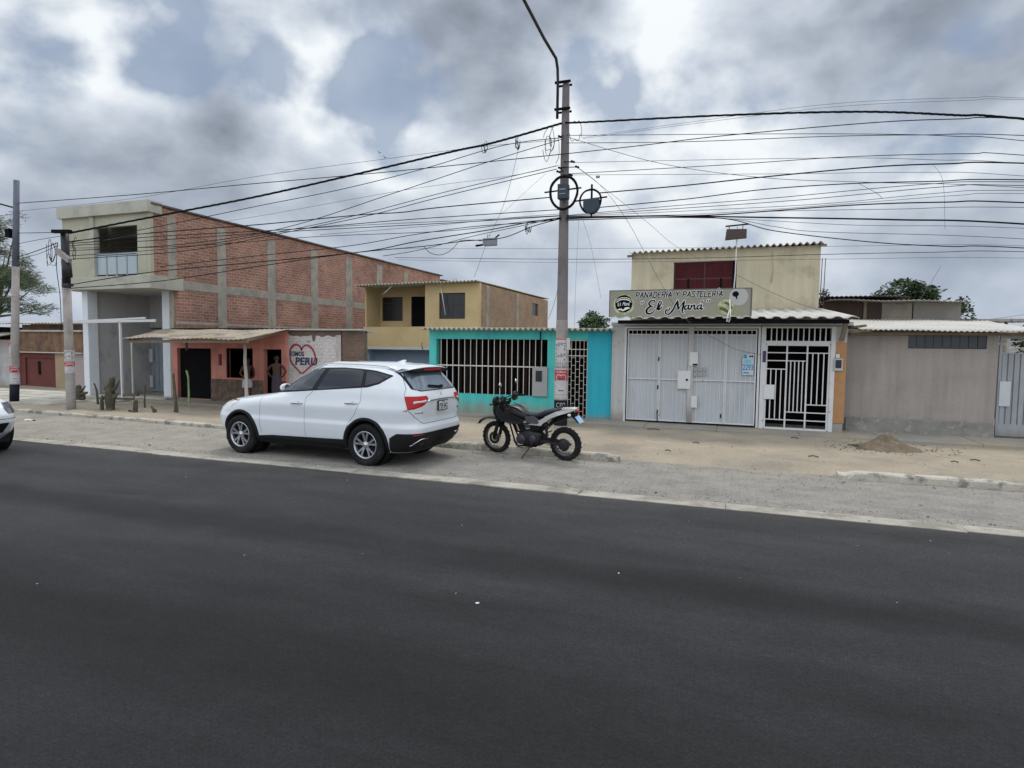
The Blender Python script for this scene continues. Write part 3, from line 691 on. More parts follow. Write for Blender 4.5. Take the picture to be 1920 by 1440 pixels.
mb = MB(); mb.box(xL, xM-.02, HY-.05, HY+.15, 0, zT-.35); mb.build('grey_wall', MATS['plaster_grey'], r)
mb = MB(); mb.corr((xL, HY-.8, zT-.3), (xM, HY-.8, zT-.26), (xM, HY+.1, zT-.05), (xL, HY+.1, zT-.1), .2, .02, .015, .03, 5); mb.build('lower_roof', MATS['roof_pale'], r)
mb = MB(); mb.box(AX(8, HY), AX(12, HY), HY-.3, HY-.25, zT-.3, zT+.3); mb.build('post', MATS['white_pillar'], r)
# strip of houses beyond, seen only as a bright wall between pole and pillar
mb = MB(); zz = AZ(145, 560, 24)
BX0, BX1 = AX(120, 24), AX(162, 24)

# ---------------------------------------------------------------- coral shop
mat('coral', (.66, .27, .215), .88, .10, 1.6, .15, 40, col2=(.55, .21, .165), mixscale=1.2, splash=((.25, .19, .13), .25))
mat('plinth_stone', (.17, .115, .08), .92, .35, 7, .6, 18, col2=(.11, .08, .06), mixscale=5, mixlo=.45, mixhi=.58)
CYW = 15.3
r = tag(empty('coral_shop', (-15.3, CYW, 0)), 'low coral pink shop with black doorway and sheet awning on posts', 'shop')
def rect(px0, py0, px1, py1, Y):
    a = at(px0, (py0+py1)/2, Y); b = at(px1, (py0+py1)/2, Y); m_ = (px0+px1)/2
    return (a.x, b.x, AZ(m_, py1, Y), AZ(m_, py0, Y))
hd = rect(333, 653, 396, 747, CYW); hw1 = rect(424, 653, 474, 709, CYW); hw2 = rect(494, 655, 528, 760, CYW); hs = rect(409, 664, 416, 685, CYW)
hw2 = (hw2[0], hw2[1], .16, hw2[3])
cx0, cx1 = AX(322, CYW), AX(536, CYW)
PZ = AZ(440, 711, CYW)
mb = MB(); mb.wall(cx0, cx1, 0, 2.42, CYW, .18, [hd, hw1, hw2, hs]); mb.build('wall', MATS['coral'], r)
mb = MB()
for (a, b) in ((hd[1]+.01, hw2[0]-.01), (hw2[1]+.01, cx1)): mb.box(a, b, CYW-.03, CYW+.01, .1, PZ-.01)
mb.build('stone_plinth', MATS['plinth_stone'], r)
mb = MB(); mb.box(cx0, cx0+.15, CYW+.18, 19, 0, 2.42); mb.box(cx1-.15, cx1, CYW+.18, 19, 0, 2.42); mb.box(cx0, cx1, 19, 19.15, 0, 2.5); mb.box(cx0, cx1, CYW, 19.1, 2.43, 2.48)
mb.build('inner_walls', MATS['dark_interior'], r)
mb = MB(); mb.box(hd[0]+.03, hd[1]-.03, CYW+.10, CYW+.14, hd[2], hd[3]-.02); mb.build('door', MATS['blk_metal'], r)
mb = MB()
for h in (hw1,): mb.box(h[0]+.05, h[1]-.05, CYW+.03, CYW+.09, h[3]-.04, h[3]); mb.box(h[0], h[0]+.05, CYW+.03, CYW+.09, h[2], h[3]); mb.box(h[1]-.05, h[1], CYW+.03, CYW+.09, h[2], h[3])
mb.build('window_frame', MATS['dark_interior'], r)
mb = MB(); mb.box(hs[0], hs[1], CYW+.1, CYW+.13, hs[2], hs[3]); mb.build('vent_slot', MATS['dull_red'], r)
a = at(228, 634, 13.0); b = at(460, 633, 13.0)
mat('old_sheet', (.30, .255, .19), .9, .2, 1.5, .2, 25, col2=(.18, .15, .115), mixscale=1.8, mixlo=.46, mixhi=.62); mb = MB(); mb.corr((a.x, 13.0, a.z-.01), (b.x, 13.0, b.z-.03), (cx1+.08, CYW+.3, 2.455), (cx0-.35, CYW+.3, 2.455), .17, .011, .006, .06, 7); mb.build('roof_sheet', MATS['old_sheet'], r)
mb = MB(); mb.beam((a.x+.05, 13.15, a.z-.09), (b.x-.05, 13.15, b.z-.10), .06, .08)
mb.beam((a.x+.1, 13.1, a.z-.08), (cx0-.2, CYW+.1, 2.42), .06, .07); mb.beam((b.x-.05, 13.1, b.z-.06), (cx1-.1, CYW+.02, 2.40), .06, .08)
mb.build('roof_timbers', MATS['timber'], r)
mb = MB(); mb.beam((AX(350, CYW-.3), CYW-.3, 2.3), (AX(350, CYW-.3), CYW-.3, 1.75), .05); mb.build('hanging_pipe', MATS['rust_edge'], r)
for (px, pt, pb, nm, m_, rr) in ((460, 640, 757, 'post', 'wood_pole', .05),):
    Yp = 14.0; t_ = at(px-2, pt, Yp); q = at(px+4, pb, Yp)
    mb = MB(); k = 7; mb.tube([(t_.x+(q.x-t_.x)*i/k+.015*math.sin(i*2.1), Yp, (t_.z)*(1-i/k)+.08*i/k) for i in range(k+1)], [rr*(.8+.05*i) for i in range(k+1)], 8); mb.build(nm, MATS[m_], r)

# ---------------------------------------------------------------- wall with the painted heart
mat('whitewash', (.47, .43, .40), .92, .18, 2.5, .5, 24, col2=(.36, .32, .30), mixscale=3)
brick('mural_brick', 'x', (.17, .10, .07), (.13, .085, .065), (.14, .115, .09), bw=.24, bh=.10)
brick('flaked_whitewash', 'x', (.55, .51, .49), (.58, .54, .52), (.48, .44, .42), bw=.24, bh=.10, ms=.012, patch=(.15, .09, .065), plo=.60, phi=.66, var=.1)
mat('mural_red', (.34, .035, .045), .8, .15, 4); mat('mural_pink', (.50, .19, .20), .8, .15, 4); mat('mural_navy', (.025, .03, .085), .8, .15, 5)
MY = 15.42
m0, m1, m2 = AX(536, MY)+.01, AX(641, MY), AX(682, MY)
r = tag(empty('painted_wall', ((m0+m1)/2, MY, 0)), 'flaking whitewashed brick wall with a red heart reading SOMOS PERU', 'wall')
mb = MB(); mb.wall(m0, AX(640, MY), 0, 2.40, MY, .18); mb.build('brick_wall', MATS['mural_brick'], r)
mz1 = AZ(590, 629, MY)
mb = MB()
# whitewash skin with a ragged top edge
n = 46; pts = []
x0_, x1_ = m0+.02, AX(633, MY)
for i in range(n+1):
    x = x0_+(x1_-x0_)*i/n; pts.append((x, MY-.004, mz1+.05*mnoise.noise(Vector((x*5, 3, 1)))-(.16 if .50 < i/n < .57 else 0)-(.0 if i/n < .1 else .02)))
for i in range(n):
    a, b = pts[i], pts[i+1]; mb.quad((a[0], a[1], .1), (b[0], b[1], .1), b, a)
mb.build('whitewash', MATS['flaked_whitewash'], r)
mb = MB(); mb.box(m0-.0, m0+.13, MY-.03, MY+.05, 0, 2.3); mb.box(AX(631, MY), AX(640, MY), MY-.03, MY+.05, 0, 2.28); mb.build('concrete_column', MATS['whitewash'], r)
fm = lambda off: (lambda x, z: (x, MY-.004-off, z))
def hx(u, v):  # crop pixels of the heart zoom (12x, origin 530,610)
    p = at(530+u/12, 610+v/12, MY); return (p.x, p.z)
mb = MB()
heart = [(430, 560), (400, 490), (330, 445), (250, 460), (190, 530), (165, 640), (180, 780), (230, 880), (330, 990), (440, 1080), (560, 990), (680, 880), (735, 760), (720, 640), (670, 540), (590, 470), (520, 455), (450, 510), (430, 560)]
ribbon(mb, [hx(u, v) for u, v in heart], [.045]*len(heart), fm(.004), 5); mb.build('heart_outline', MATS['mural_pink'], r)
mb = MB(); ribbon(mb, [hx(u, v) for u, v in heart], [.055, .06, .065, .07, .07, .07, .065, .06, .05, .04, .05, .05, .06, .06, .065, .06, .055, .055, .05], lambda x, z: (x, MY-.013, z+.012), 5); mb.build('heart', MATS['mural_red'], r)
a = hx(155, 690); b = hx(490, 590); mb = MB(); put_text(mb, 'SOMOS', a[0], b[0], a[1], b[1], fm(.014), bold=.03, shear=.1)
a = hx(290, 890); b = hx(790, 730); put_text(mb, 'PERU', a[0], b[0], a[1], b[1], fm(.014), bold=.03, shear=.1); mb.build('lettering', MATS['mural_navy'], r)
mb = MB(); mb.box(AX(536, MY), m2, MY-.13, MY+.35, 2.42, 2.46); mb.build('roof_edge', MATS['roof_pale'], r)
mb = MB(); mb.box(AX(536, MY)+.02, m2, MY+.05, 16.2, 2.36, 2.40); mb.build('roof', MATS['zinc'], r)
mb = MB(); mb.box(AX(641, MY)+.0, m2, MY+.01, MY+.19, 0, 2.40); tag_ = mb.build('side_wall', MATS['mural_brick'], r)

# ---------------------------------------------------------------- yellow two-storey house
mat('mustard', (.56, .42, .215), .88, .07, 1.0, .12, 50, col2=(.50, .37, .19), mixscale=.8)
mat('blue_grey', (.27, .35, .48), .85, .08, 1.5)
mat('slab_white', (.50, .52, .53), .85, .1, 2)
brick('tan_brick_side', 'y', (.33, .215, .135), (.28, .18, .115), (.31, .225, .155), bw=.25, bh=.10, ms=.014, patch=(.33, .26, .19), plo=.56, phi=.7)
YY = 21.3; YBk = 22.5
yx0 = AX(681, YY, 600); yx1 = AX(797, YY, 600); yx2 = AX(899, YY, 590)
r = tag(empty('yellow_house', ((yx0+yx2)/2, YY, 0)), 'mustard yellow two-storey house with recessed balcony and tan brick side', 'house')
zt = AZ(850, 531, YY); zp = AZ(740, 613, YY); zb = AZ(740, 651, YY)
w2 = rect(823, 549, 872, 598, YY)
mb = MB(); mb.wall(yx1, yx2, zb, zt, YY, .16, [w2]); mb.build('wall', MATS['mustard'], r)
mb = MB(); mb.box(yx0, yx1, YY, YY+.14, zb, zp); mb.build('balcony_parapet', MATS['mustard'], r)
mb = MB(); w1 = rect(716, 557, 755, 602, YBk); wd = rect(771, 556, 798, 612, YBk)
mb.wall(yx0, yx1+.1, zb+.3, zt, YBk, .14, [w1, wd]); mb.box(yx0, yx0+.06, YY+.14, YBk, zb, zt); mb.box(yx1, yx1+.14, YY+.16, YBk, zb, zt)
mb.build('balcony_back_wall', MATS['mustard'], r)
mb = MB(); mb.box(yx0, yx2, YY+.16, YBk+.0, zb+.02, zb+.3); mb.build('balcony_floor', MATS['slab_white'], r)
def window(parent, h, Y, frame, pane, mull=(), trans=(), fw=.045, dep=.07):
    mb = MB(); x0, x1, z0, z1 = h
    mb.box(x0, x1, Y+dep, Y+dep+.04, z0, z0+fw); mb.box(x0, x1, Y+dep, Y+dep+.04, z1-fw, z1); mb.box(x0, x0+fw, Y+dep, Y+dep+.04, z0+fw, z1-fw); mb.box(x1-fw, x1, Y+dep, Y+dep+.04, z0+fw, z1-fw)
    for u in mull: xx = x0+(x1-x0)*u; mb.box(xx-fw/2, xx+fw/2, Y+dep+.003, Y+dep+.037, z0+fw, z1-fw)
    for u in trans: zz = z0+(z1-z0)*u; mb.box(x0+fw, x1-fw, Y+dep+.005, Y+dep+.035, zz-fw/2, zz+fw/2)
    w = mb.build('window', MATS[frame], parent)
    mb = MB(); mb.box(x0+fw*.5, x1-fw*.5, Y+dep+.012, Y+dep+.02, z0+fw*.5, z1-fw*.5); mb.build('pane', MATS[pane], w)
    return w
mat('frame_maroon', (.055, .02, .018), .6, .2, 5)
window(r, w2, YY, 'frame_maroon', 'glass_soft', (.5,), (.55,), .03)
wq = window(r, w1, YBk, 'frame_maroon', 'glass_soft', (.5,), (.75,), .035)
mat('curtain_grey', (.13, .12, .115), .9, .4, 3, stretch=(6, 1, .6))
mb = MB(); mb.box(w1[0]+.15, w1[0]+.40, YBk+.10, YBk+.105, w1[2]+.05, w1[3]-.2); mb.build('curtain', MATS['curtain_grey'], wq)
mb = MB(); mb.box(wd[0], wd[1], YBk+.05, YBk+.09, wd[2], wd[3]); dr = mb.build('door', MATS['blk_metal'], r)
mb = MB(); mb.box(w2[0]-.1, w2[1]+.1, YY+.6, YY+.65, zb, zt); mb.build('room_wall', MATS['dark_interior'], r)
YX = yx2
def sy(px, py=590): d = raydir(px, py); return d.y*YX/d.x
def sz(px, py): d = raydir(px, py); return CAM_H+d.z*YX/d.x
ye = sy(1027)
mb = MB(); 
ywa, ywb = sy(998), sy(1009); zwa, zwb = sz(1003, 592), sz(1003, 569)
PS = lambda x, z, d: (YX-d, x, z)
mb.wall(YY+.162, ye, 0, zt-.02, 0, .16, [(ywa, ywb, zwa, zwb)], P=PS)
mb.build('brick_side_wall', MATS['tan_brick_side'], r, fix=True)
mb = MB(); mb.box(YX-.1, YX-.07, ywa, ywb, zwa, zwb); mb.build('side_window', MATS['glass_soft'], r)
for px in (911, 968): 
    mb = MB(); y_ = sy(px); mb.box(YX-.02, YX+.02, y_, y_+.28, 0, zt-.05); mb.build('concrete_column', MATS['raw_concrete'], r)
mb = MB(); mb.corr((yx0-.18, YY-.35, zt-.02), (YX+.02, YY-.35, zt+.03), (YX+.02, ye+.2, zt+.08), (yx0-.18, ye+.2, zt+.02), .15, .026, .012, .02, 3); mb.build('roof', MATS['fibre_cement'], r)
mb = MB(); mb.box(yx0, YX-.16, ye-.15, ye, 0, zt); mb.box(yx0, yx0+.05, YBk+.14, ye, 0, zt); mb.build('back_wall', MATS['tan_brick_side'], r)
mb = MB(); mb.box(yx0+.02, yx2, YY-.03, YY+.2, zb-.09, zb+.004); mb.build('white_slab', MATS['slab_white'], r)
mb = MB(); mb.box(yx0+.15, yx2, YY+.55, YY+.7, 0, zb-.09); mb.box(yx0, yx0+.15, YY+.2, YY+.7, 0, zb-.09); mb.build('ground_wall', MATS['blue_grey'], r)
mb = MB()
for (px, h) in ((850, .34), (855, .36)): xx = AX(px, YY+1.5, 520); mb.tube([(xx, YY+1.5, zt), (xx+.005, YY+1.5, zt+h)], .012, 6)
mb.build('rebar', MATS['rebar'], r)
mb = MB(); mb.tube([at(826, 533, YY-.1), at(835, 590, YY-.1)], .018, 6); mb.tube([at(820, 532, YY-.1), at(832, 533, YY-.1)], .016, 6); mb.tube([at(735, 536, YY-.1), at(718, 552, YY-.1)], .022, 6); mb.build('awning_strut', MATS['white_metal'], r)
mb = MB(); xx = AX(792, YY-.05, 650); mb.tube([(xx, YY-.04, AZ(792, 655, YY)), (xx+.01, YY-.12, AZ(792, 648, YY)), (xx+.03, YY-.13, AZ(792, 642, YY))], .014, 6); mb.build('hook', MATS['rust_edge'], r)

# ---------------------------------------------------------------- turquoise house
mat('turquoise', (.08, .52, .475), .85, .09, 1.2, .12, 45, col2=(.06, .42, .43), mixscale=.9, mixlo=.4, mixhi=.7, splash=((.28, .27, .21), .32))
mat('turq_blue', (.03, .42, .52), .85, .06, 1.2, .12, 45, splash=((.22, .27, .24), .16))
TY = 15.6
tx0, tx1 = AX(805, TY), AX(1151, TY)
r = tag(empty('turquoise_house', ((tx0+tx1)/2, TY, 0)), 'low turquoise house with wide barred window and grille door behind the main pole', 'house')
hw = rect(818, 636, 1026, 742, TY); hw = (hw[0], hw[1], AZ(900, 739, TY), AZ(920, 636, TY))
td = rect(1062, 637, 1101, 785, TY); td = (td[0], td[1], .15, td[3])
mb = MB(); mb.wall(tx0, td[1], 0, 2.46, TY, .2, [hw, td]); mb.build('wall', MATS['turquoise'], r)
mb = MB(); mb.box(td[1], tx1, TY, TY+.2, 0, 2.46); mb.build('wall_panel', MATS['turq_blue'], r)
mb = MB(); mb.box(tx0, tx0+.15, TY+.2, 20.7, 0, 2.46); mb.box(tx1-.15, tx1, TY+.2, 20.7, 0, 2.46); mb.box(tx0, tx1, 20.7, 20.85, 0, 2.5); mb.build('side_walls', MATS['turquoise'], r)
mat('slat_brown', (.030, .018, .014), .9, .3, 2, stretch=(8, 1, .5), spec=.1)
mb = MB(); n = 34
for k in range(n):
    a = hw[0]-.3+(hw[1]-hw[0]+.6)*k/n; b = hw[0]-.3+(hw[1]-hw[0]+.6)*(k+1)/n-.012
    if k % 2: mb.box(a, b, TY+.9, TY+.93, .2, 2.4)
mb.build('wood_shutters', MATS['slat_brown'], r)
mb = MB(); mb.box(tx0+.15, tx1-.15, TY+1.2, TY+1.25, 0, 2.46); mb.box(tx0+.15, tx0+.2, TY+.2, TY+1.2, 0, 2.46); mb.build('room_wall', MATS['dark_interior'], r)  # side slab covers the turquoise inner wall; room shade put into its colour
mb = MB()
for k in range(18):
    px = 827+(1015-827)*k/17*1.0; xx = AX(px, TY+.05, 690); mb.box(xx-.0085, xx+.0085, TY+.04, TY+.055, hw[2], hw[3])
mb.box(hw[0], hw[1], TY+.03, TY+.07, AZ(900, 686, TY)-.015, AZ(900, 686, TY)+.015)
mb.build('window_bars', MATS['bar_white'], r)
mb = MB(); mx0, mx1 = AX(998, TY-.05, 710), AX(1026, TY-.05, 710); mb.box(mx0, mx1, TY-.06, TY+.03, AZ(1010, 743, TY), AZ(1010, 688, TY)); mbx = mb.build('meter_box', MATS['meter_grey'], r, bevel=.01)
mb = MB(); mb.box(mx0+.10, mx0+.27, TY-.075, TY-.06, AZ(1010, 715, TY), AZ(1010, 695, TY)); mb.build('meter_window', MATS['glass_soft'], mbx)
mb = MB(); mb.tube([(AX(1013, TY-.03), TY-.03, 2.4), (AX(1012, TY-.03), TY-.03, AZ(1010, 688, TY))], .014, 6); mb.build('conduit', MATS['blk_metal'], r)
# grille door in a running-bond pattern
mb = MB(); dw = td[1]-td[0]; dz = td[3]-td[2]; cols = 5
mb.box(td[0], td[0]+.03, TY+.05, TY+.08, td[2], td[3]); mb.box(td[1]-.03, td[1], TY+.05, TY+.08, td[2], td[3]); mb.box(td[0], td[1], TY+.05, TY+.08, td[3]-.03, td[3])
for k in range(1, cols): xx = td[0]+dw*k/cols; mb.box(xx-.006, xx+.006, TY+.055, TY+.067, td[2], td[3])
for k in range(cols):
    xx = td[0]+dw*k/cols
    for j in range(9):
        zz = td[2]+.08+j*.20+(.10 if k % 2 else 0)
        if zz < td[3]-.45: mb.box(xx, xx+dw/cols, TY+.057, TY+.066, zz-.005, zz+.005)
for f_ in (.42, .25): mb.box(td[0], td[1], TY+.052, TY+.078, td[3]-f_-.01, td[3]-f_+.01)
mb.build('grille_door', MATS['bar_white'], r)
mb = MB(); mb.corr((AX(788, TY-.3), TY-.3, 2.47), (AX(1150, TY-.3, 619), TY-.3, 2.45), (tx1, 21, 2.56), (tx0-.1, 21, 2.56), .148, .034, .012, .01, 2); mb.build('roof', MATS['fibre_cement'], r)

# ---------------------------------------------------------------- bakery
mat('bakery_cream', (.55, .485, .34), .9, .10, 1.3, .2, 40, col2=(.42, .36, .25), mixscale=1.1, mixlo=.52, mixhi=.68, splash=((.3, .26, .18), .05))
mat('orange_tile', (.40, .205, .085), .5, .12, 2.2, .05, 20, col2=(.40, .18, .06), mixscale=4)
mat('awning_grey', (.42, .405, .38), .8, .1, 2)
mat('pale_concrete', (.47, .46, .44), .88, .12, 2.5, .3, 40, col2=(.33, .31, .28), mixscale=2.5, mixlo=.52, mixhi=.66, splash=((.25, .21, .17), .3))
mat('curtain_red', (.065, .012, .014), .85, .25, 2, stretch=(5, 1, .5), spec=.2)
GYb = 15.5; UY = 17.5
r = tag(empty('bakery', (-.3, GYb, 0)), 'two-storey cream bakery with wide white folding gate under a sheet awning', 'bakery')
ux0, ux1 = AX(1184, UY, 520), AX(1537, UY, 520); uzt = 4.70
wu = rect(1263, 490, 1381, 545, UY)
mb = MB(); mb.wall(ux0, ux1, 2.5, uzt-.03, UY, .16, [wu]); mb.build('upper_wall', MATS['bakery_cream'], r)
mb = MB(); mb.box(ux0, ux0+.15, UY+.16, 24, 0, uzt-.03); mb.box(ux1-.15, ux1, UY+.16, 24, 0, uzt-.03); mb.box(ux0, ux1, 24, 24.15, 0, uzt); mb.build('side_walls', MATS['bakery_cream'], r)
mb = MB(); mb.corr((ux0-.06, UY-.18, uzt-.06), (ux1+.05, UY-.18, uzt+.01), (ux1+.05, 24.2, uzt+.1), (ux0-.06, 24.2, uzt+.1), .155, .032, .012, .01, 6); mb.build('roof', MATS['fibre_cement'], r)
mb = MB(); mb.beam((ux0-.12, UY-.05, uzt-.13), (ux0+.05, UY-.05, uzt-.13), .06); mb.beam((ux1-.02, UY-.1, uzt-.05), (ux1+.12, UY-.1, uzt-.05), .06); mb.build('purlin', MATS['timber'], r)
w = window(r, wu, UY, 'frame_maroon', 'glass_soft', (.5,), (.42,), .035, .05)
mb = MB()
for u in (.24, .76): xx = wu[0]+(wu[1]-wu[0])*u; mb.box(xx-.025, xx+.025, UY+.045, UY+.085, wu[2], wu[2]+(wu[3]-wu[2])*.42)
mb.box(wu[1]-.10, wu[1]-.0, UY+.03, UY+.1, wu[2], wu[3]); mb.build('mullion', MATS['blk_metal'], w)
mb = MB(); n = 40
for k in range(n):
    a = wu[0]+.03+(wu[1]-wu[0]-.12)*k/n; b = wu[0]+.03+(wu[1]-wu[0]-.12)*(k+1)/n; mb.quad((a, UY+.0605-.0015*(k % 2), wu[2]+.03), (b, UY+.0605-.0015*((k+1) % 2), wu[2]+.03), (b, UY+.0605-.0015*((k+1) % 2), wu[3]-.03), (a, UY+.0605-.0015*(k % 2), wu[3]-.03))
mb.build('curtain', MATS['curtain_red'], w)
mb = MB(); mb.tube([at(1448, 470, UY-.02), at(1450, 500, UY-.02), at(1446, 530, UY-.02)], .012, 6); mb.build('drain_pipe', MATS['bakery_cream'], r)
mb = MB()
for px in (1539, 1545): xx = AX(px, UY+.4, 520); mb.tube([(xx, UY+.4, 2.9), (xx+.02, UY+.4, AZ(px, 484, UY+.4))], .01, 6)
mb.build('rebar', MATS['rebar'], r)
# awning roof in front of the upper storey
mb = MB(); mb.corr((AX(1150, 14.7, 598), 14.7, 2.72), (AX(1612, 14.7, 597), 14.7, 2.70), (AX(1545, UY, 585), UY, 3.05), (ux0, UY, 3.05), .30, .020, .012, .012, 9, trap=True); mb.build('awning', MATS['roof_pale'], r)
mb = MB(); mb.box(AX(1158, 14.82), AX(1590, 14.82), 14.78, 14.86, 2.58, 2.665); mb.build('awning_beam', MATS['blk_metal'], r)
mb = MB()
for px in (1200, 1290, 1380, 1470, 1560): xx = AX(px, 15); mb.beam((xx, 14.8, 2.60), (xx, 15.6, 2.68), .05)
mb.build('awning_bracket', MATS['blk_metal'], r)
# ground-floor structure
bz0 = .155; gtop = AZ(1300, 612, GYb)
g0, g1 = AX(1170, GYb, 700), AX(1424, GYb, 700); d0, d1 = AX(1434, GYb, 700), AX(1556, GYb, 700)
mb = MB(); mb.box(AX(1148, GYb), g0-.0, GYb-.02, GYb+.2, 0, gtop+.02); mb.build('concrete_pillar', MATS['pale_concrete'], r)
mb = MB(); mb.box(AX(1146, GYb), AX(1598, GYb), GYb-.04, GYb+.2, gtop+.02, 2.64); mb.build('lintel', MATS['pale_concrete'], r)
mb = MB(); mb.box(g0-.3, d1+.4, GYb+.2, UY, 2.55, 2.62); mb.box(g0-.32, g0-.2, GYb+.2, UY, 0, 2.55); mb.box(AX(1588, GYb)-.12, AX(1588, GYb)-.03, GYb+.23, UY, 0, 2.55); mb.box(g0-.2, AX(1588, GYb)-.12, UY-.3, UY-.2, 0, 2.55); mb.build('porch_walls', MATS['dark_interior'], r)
ob0, ob1 = AX(1557, GYb), AX(1588, GYb)
mb = MB(); mb.box(ob0+.01, ob1, GYb-.01, GYb+.22, .36, AZ(1570, 642, GYb)); 
mb.build('orange_pillar', MATS['orange_tile'], r)
mb = MB()
for k in range(6): mb.box(ob0+.015, ob1-.005, GYb-.0125, GYb-.0101, .36+k*.31, .364+k*.31)
mb.build('tile_joint', MATS['timber'], r)
mb = MB(); mb.box(ob0+.01, ob1, GYb+.0, GYb+.22, AZ(1570, 642, GYb), 2.55); mb.build('bare_block', MATS['pale_concrete'], r); mb = MB(); mb.box(ob0+.01, ob1-.02, GYb+.01, GYb+.2, 0, .36); mb.build('bare_block', MATS['pale_concrete'], r)
mb = MB(); mb.beam((AX(1585, 15.3, 620), 15.25, 2.62), (AX(1580, 15.3, 640), 15.45, 2.22), .09, .05); mb.build('timber_brace', MATS['timber'], r)
# folding gate: frame, four leaves of ribbed sheet with bars in front
gt = tag(empty('folding_gate', ((g0+g1)/2, GYb, bz0)), None, None); gt.parent = r; gt.location = Vector(((g0+g1)/2, GYb, bz0))-r.location
gzb = bz0+.05; gzt = gtop
fw = .05
mb = MB(); mb.box(g0, g0+fw, GYb-.02, GYb+.04, bz0, gzt); mb.box(g1-fw, g1, GYb-.02, GYb+.04, bz0, gzt); mb.box(g0+fw, g1-fw, GYb-.02, GYb+.04, gzt-fw, gzt)
fr_ = mb.build('gate_frame', MATS['white_metal'], gt)
ga, gb = g0+.075, g1-.075; mid = AX(1297, GYb, 700)
ws = AZ(1300, 628, GYb)
for (a, b) in ((ga, AX(1236, GYb, 700)), (AX(1236, GYb, 700), mid), (mid, AX(1360, GYb, 700)), (AX(1360, GYb, 700), gb)):
    mb = MB(); a += .008; b -= .008
    mb.box(a, b, GYb+.03, GYb+.04, gzb+.03, ws); n = max(3, int((b-a)/.09))
    for k in range(n+1): xx = a+(b-a)*k/n; mb.box(xx-.005, xx+.005, GYb+.024, GYb+.03, gzb+.03, ws-.01)
    lf = mb.build('gate_leaf', MATS['gate_panel'], gt)
    mb = MB(); n = max(3, int((b-a)/.105))
    mb.box(a, b, GYb-.014, GYb+.012, gzb, gzb+.035); mb.box(a, b, GYb-.014, GYb+.012, ws-.01, ws+.02); mb.box(a, b, GYb-.014, GYb+.012, gzt-fw-.05, gzt-fw-.02)
    mb.box(a, b, GYb-.012, GYb+.010, 1.23, 1.26)
    for k in range(n+1): xx = a+(b-a)*k/n; mb.box(xx-.007, xx+.007, GYb+.0, GYb+.012, gzb+.02, gzt-fw-.03)
    mb.box(a-.004, a+.022, GYb-.018, GYb+.014, gzb, gzt-fw-.02); mb.box(b-.022, b+.004, GYb-.018, GYb+.014, gzb, gzt-fw-.02)
    mb.build('bars', MATS['white_metal'], lf)
mb = MB(); mb.box(AX(1291, GYb), AX(1301, GYb), GYb-.035, GYb-.018, gzb, gzt-fw); mb.build('gate_post', MATS['pale_concrete'], gt)
def plate(px0, py0, px1, py1, name, m_, parent, y=GYb, d=.02, dep=.03):
    h = rect(px0, py0, px1, py1, y); mb = MB(); mb.box(h[0], h[1], y-d-dep, y-d, h[2], h[3]); return mb.build(name, MATS[m_], parent, bevel=.004), h
mat('lock_white', (.62, .615, .60), .5, .06, 3)
lk, h = plate(1271, 695, 1295, 729, 'lock_box', 'lock_white', gt)
mb = MB(); mb.lathe([(.028, 0), (.028, .012), (.02, .016)], (AX(1288, GYb-.05, 712), GYb-.048, AZ(1288, 712, GYb)), (0, -1, 0), 16); mb.build('keyhole', MATS['blk_metal'], lk)
plate(1293, 660, 1309, 686, 'notice_plate', 'lock_white', gt); plate(1296, 742, 1307, 764, 'notice_plate', 'lock_white', gt)
mb = MB(); hh = rect(1299, 682, 1308, 685, GYb); mb.box(hh[0], hh[1], GYb-.06, GYb-.052, hh[2], hh[3]); mb.build('slot', MATS['blk_metal'], gt)
mb = MB()
for i in range(3):
    for j in range(2): hh = rect(1301+i*9, 689+j*9, 1307+i*9, 696+j*9, GYb); mb.box(hh[0], hh[1], GYb-.026, GYb-.020, hh[2], hh[3])
mb.build('hatch', MATS['meter_grey'], gt)
mb = MB()
for (px, py) in ((1235, 673), (1233, 726), (1232, 772), (1351, 780)): p = at(px, py, GYb-.03); mb.tube([(p.x, GYb-.03, p.z-.05), (p.x+.005, GYb-.035, p.z+.05)], .014, 6)
mb.tube([at(1232, 770, GYb-.03), at(1232, 790, GYb-.03)], .01, 6)
mb.build('bolt', MATS['blk_metal'], gt)
# blue and white notice
mat('paper_white', (.50, .55, .58), .8, .05, 6); mat('notice_blue', (.05, .25, .45), .7, .1, 6); mat('notice_sky', (.22, .48, .62), .7, .1, 6)
nt_ = None
h = rect(1392, 664, 1413, 703, GYb); mb = MB(); mb.box(h[0], h[1], GYb-.028, GYb-.022, h[2], h[3]); nt_ = mb.build('notice', MATS['paper_white'], gt)
fn_ = lambda x, z: (x, GYb-.0305, z)
def nrect(u0, v0, u1, v1): return (h[0]+(h[1]-h[0])*u0, h[0]+(h[1]-h[0])*u1, h[3]+(h[2]-h[3])*v1, h[3]+(h[2]-h[3])*v0)
mb = MB()
q = nrect(.08, .02, .38, .2); mb.box(q[0], q[1], GYb-.031, GYb-.0285, q[2], q[3])
q = nrect(.02, .48, .98, .78); put_text(mb, '2293', q[0], q[1], q[2], q[3], fn_, bold=.03)
q = nrect(.1, .86, .6, .93); mb.box(q[0], q[1], GYb-.031, GYb-.0285, q[2], q[3]); mb.build('print', MATS['notice_blue'], nt_)
mb = MB(); q = nrect(.15, .26, .8, .46); mb.box(q[0], q[1], GYb-.031, GYb-.0285, q[2], q[3]); mb.build('print', MATS['notice_sky'], nt_)
mb = MB(); q = nrect(.5, .05, .98, .16); disc(mb, q[0]+.04, (q[2]+q[3])/2, .022, fn_, 14); disc(mb, q[1]-.03, (q[2]+q[3])/2, .022, fn_, 14); mb.build('print', MATS['blk_metal'], nt_)
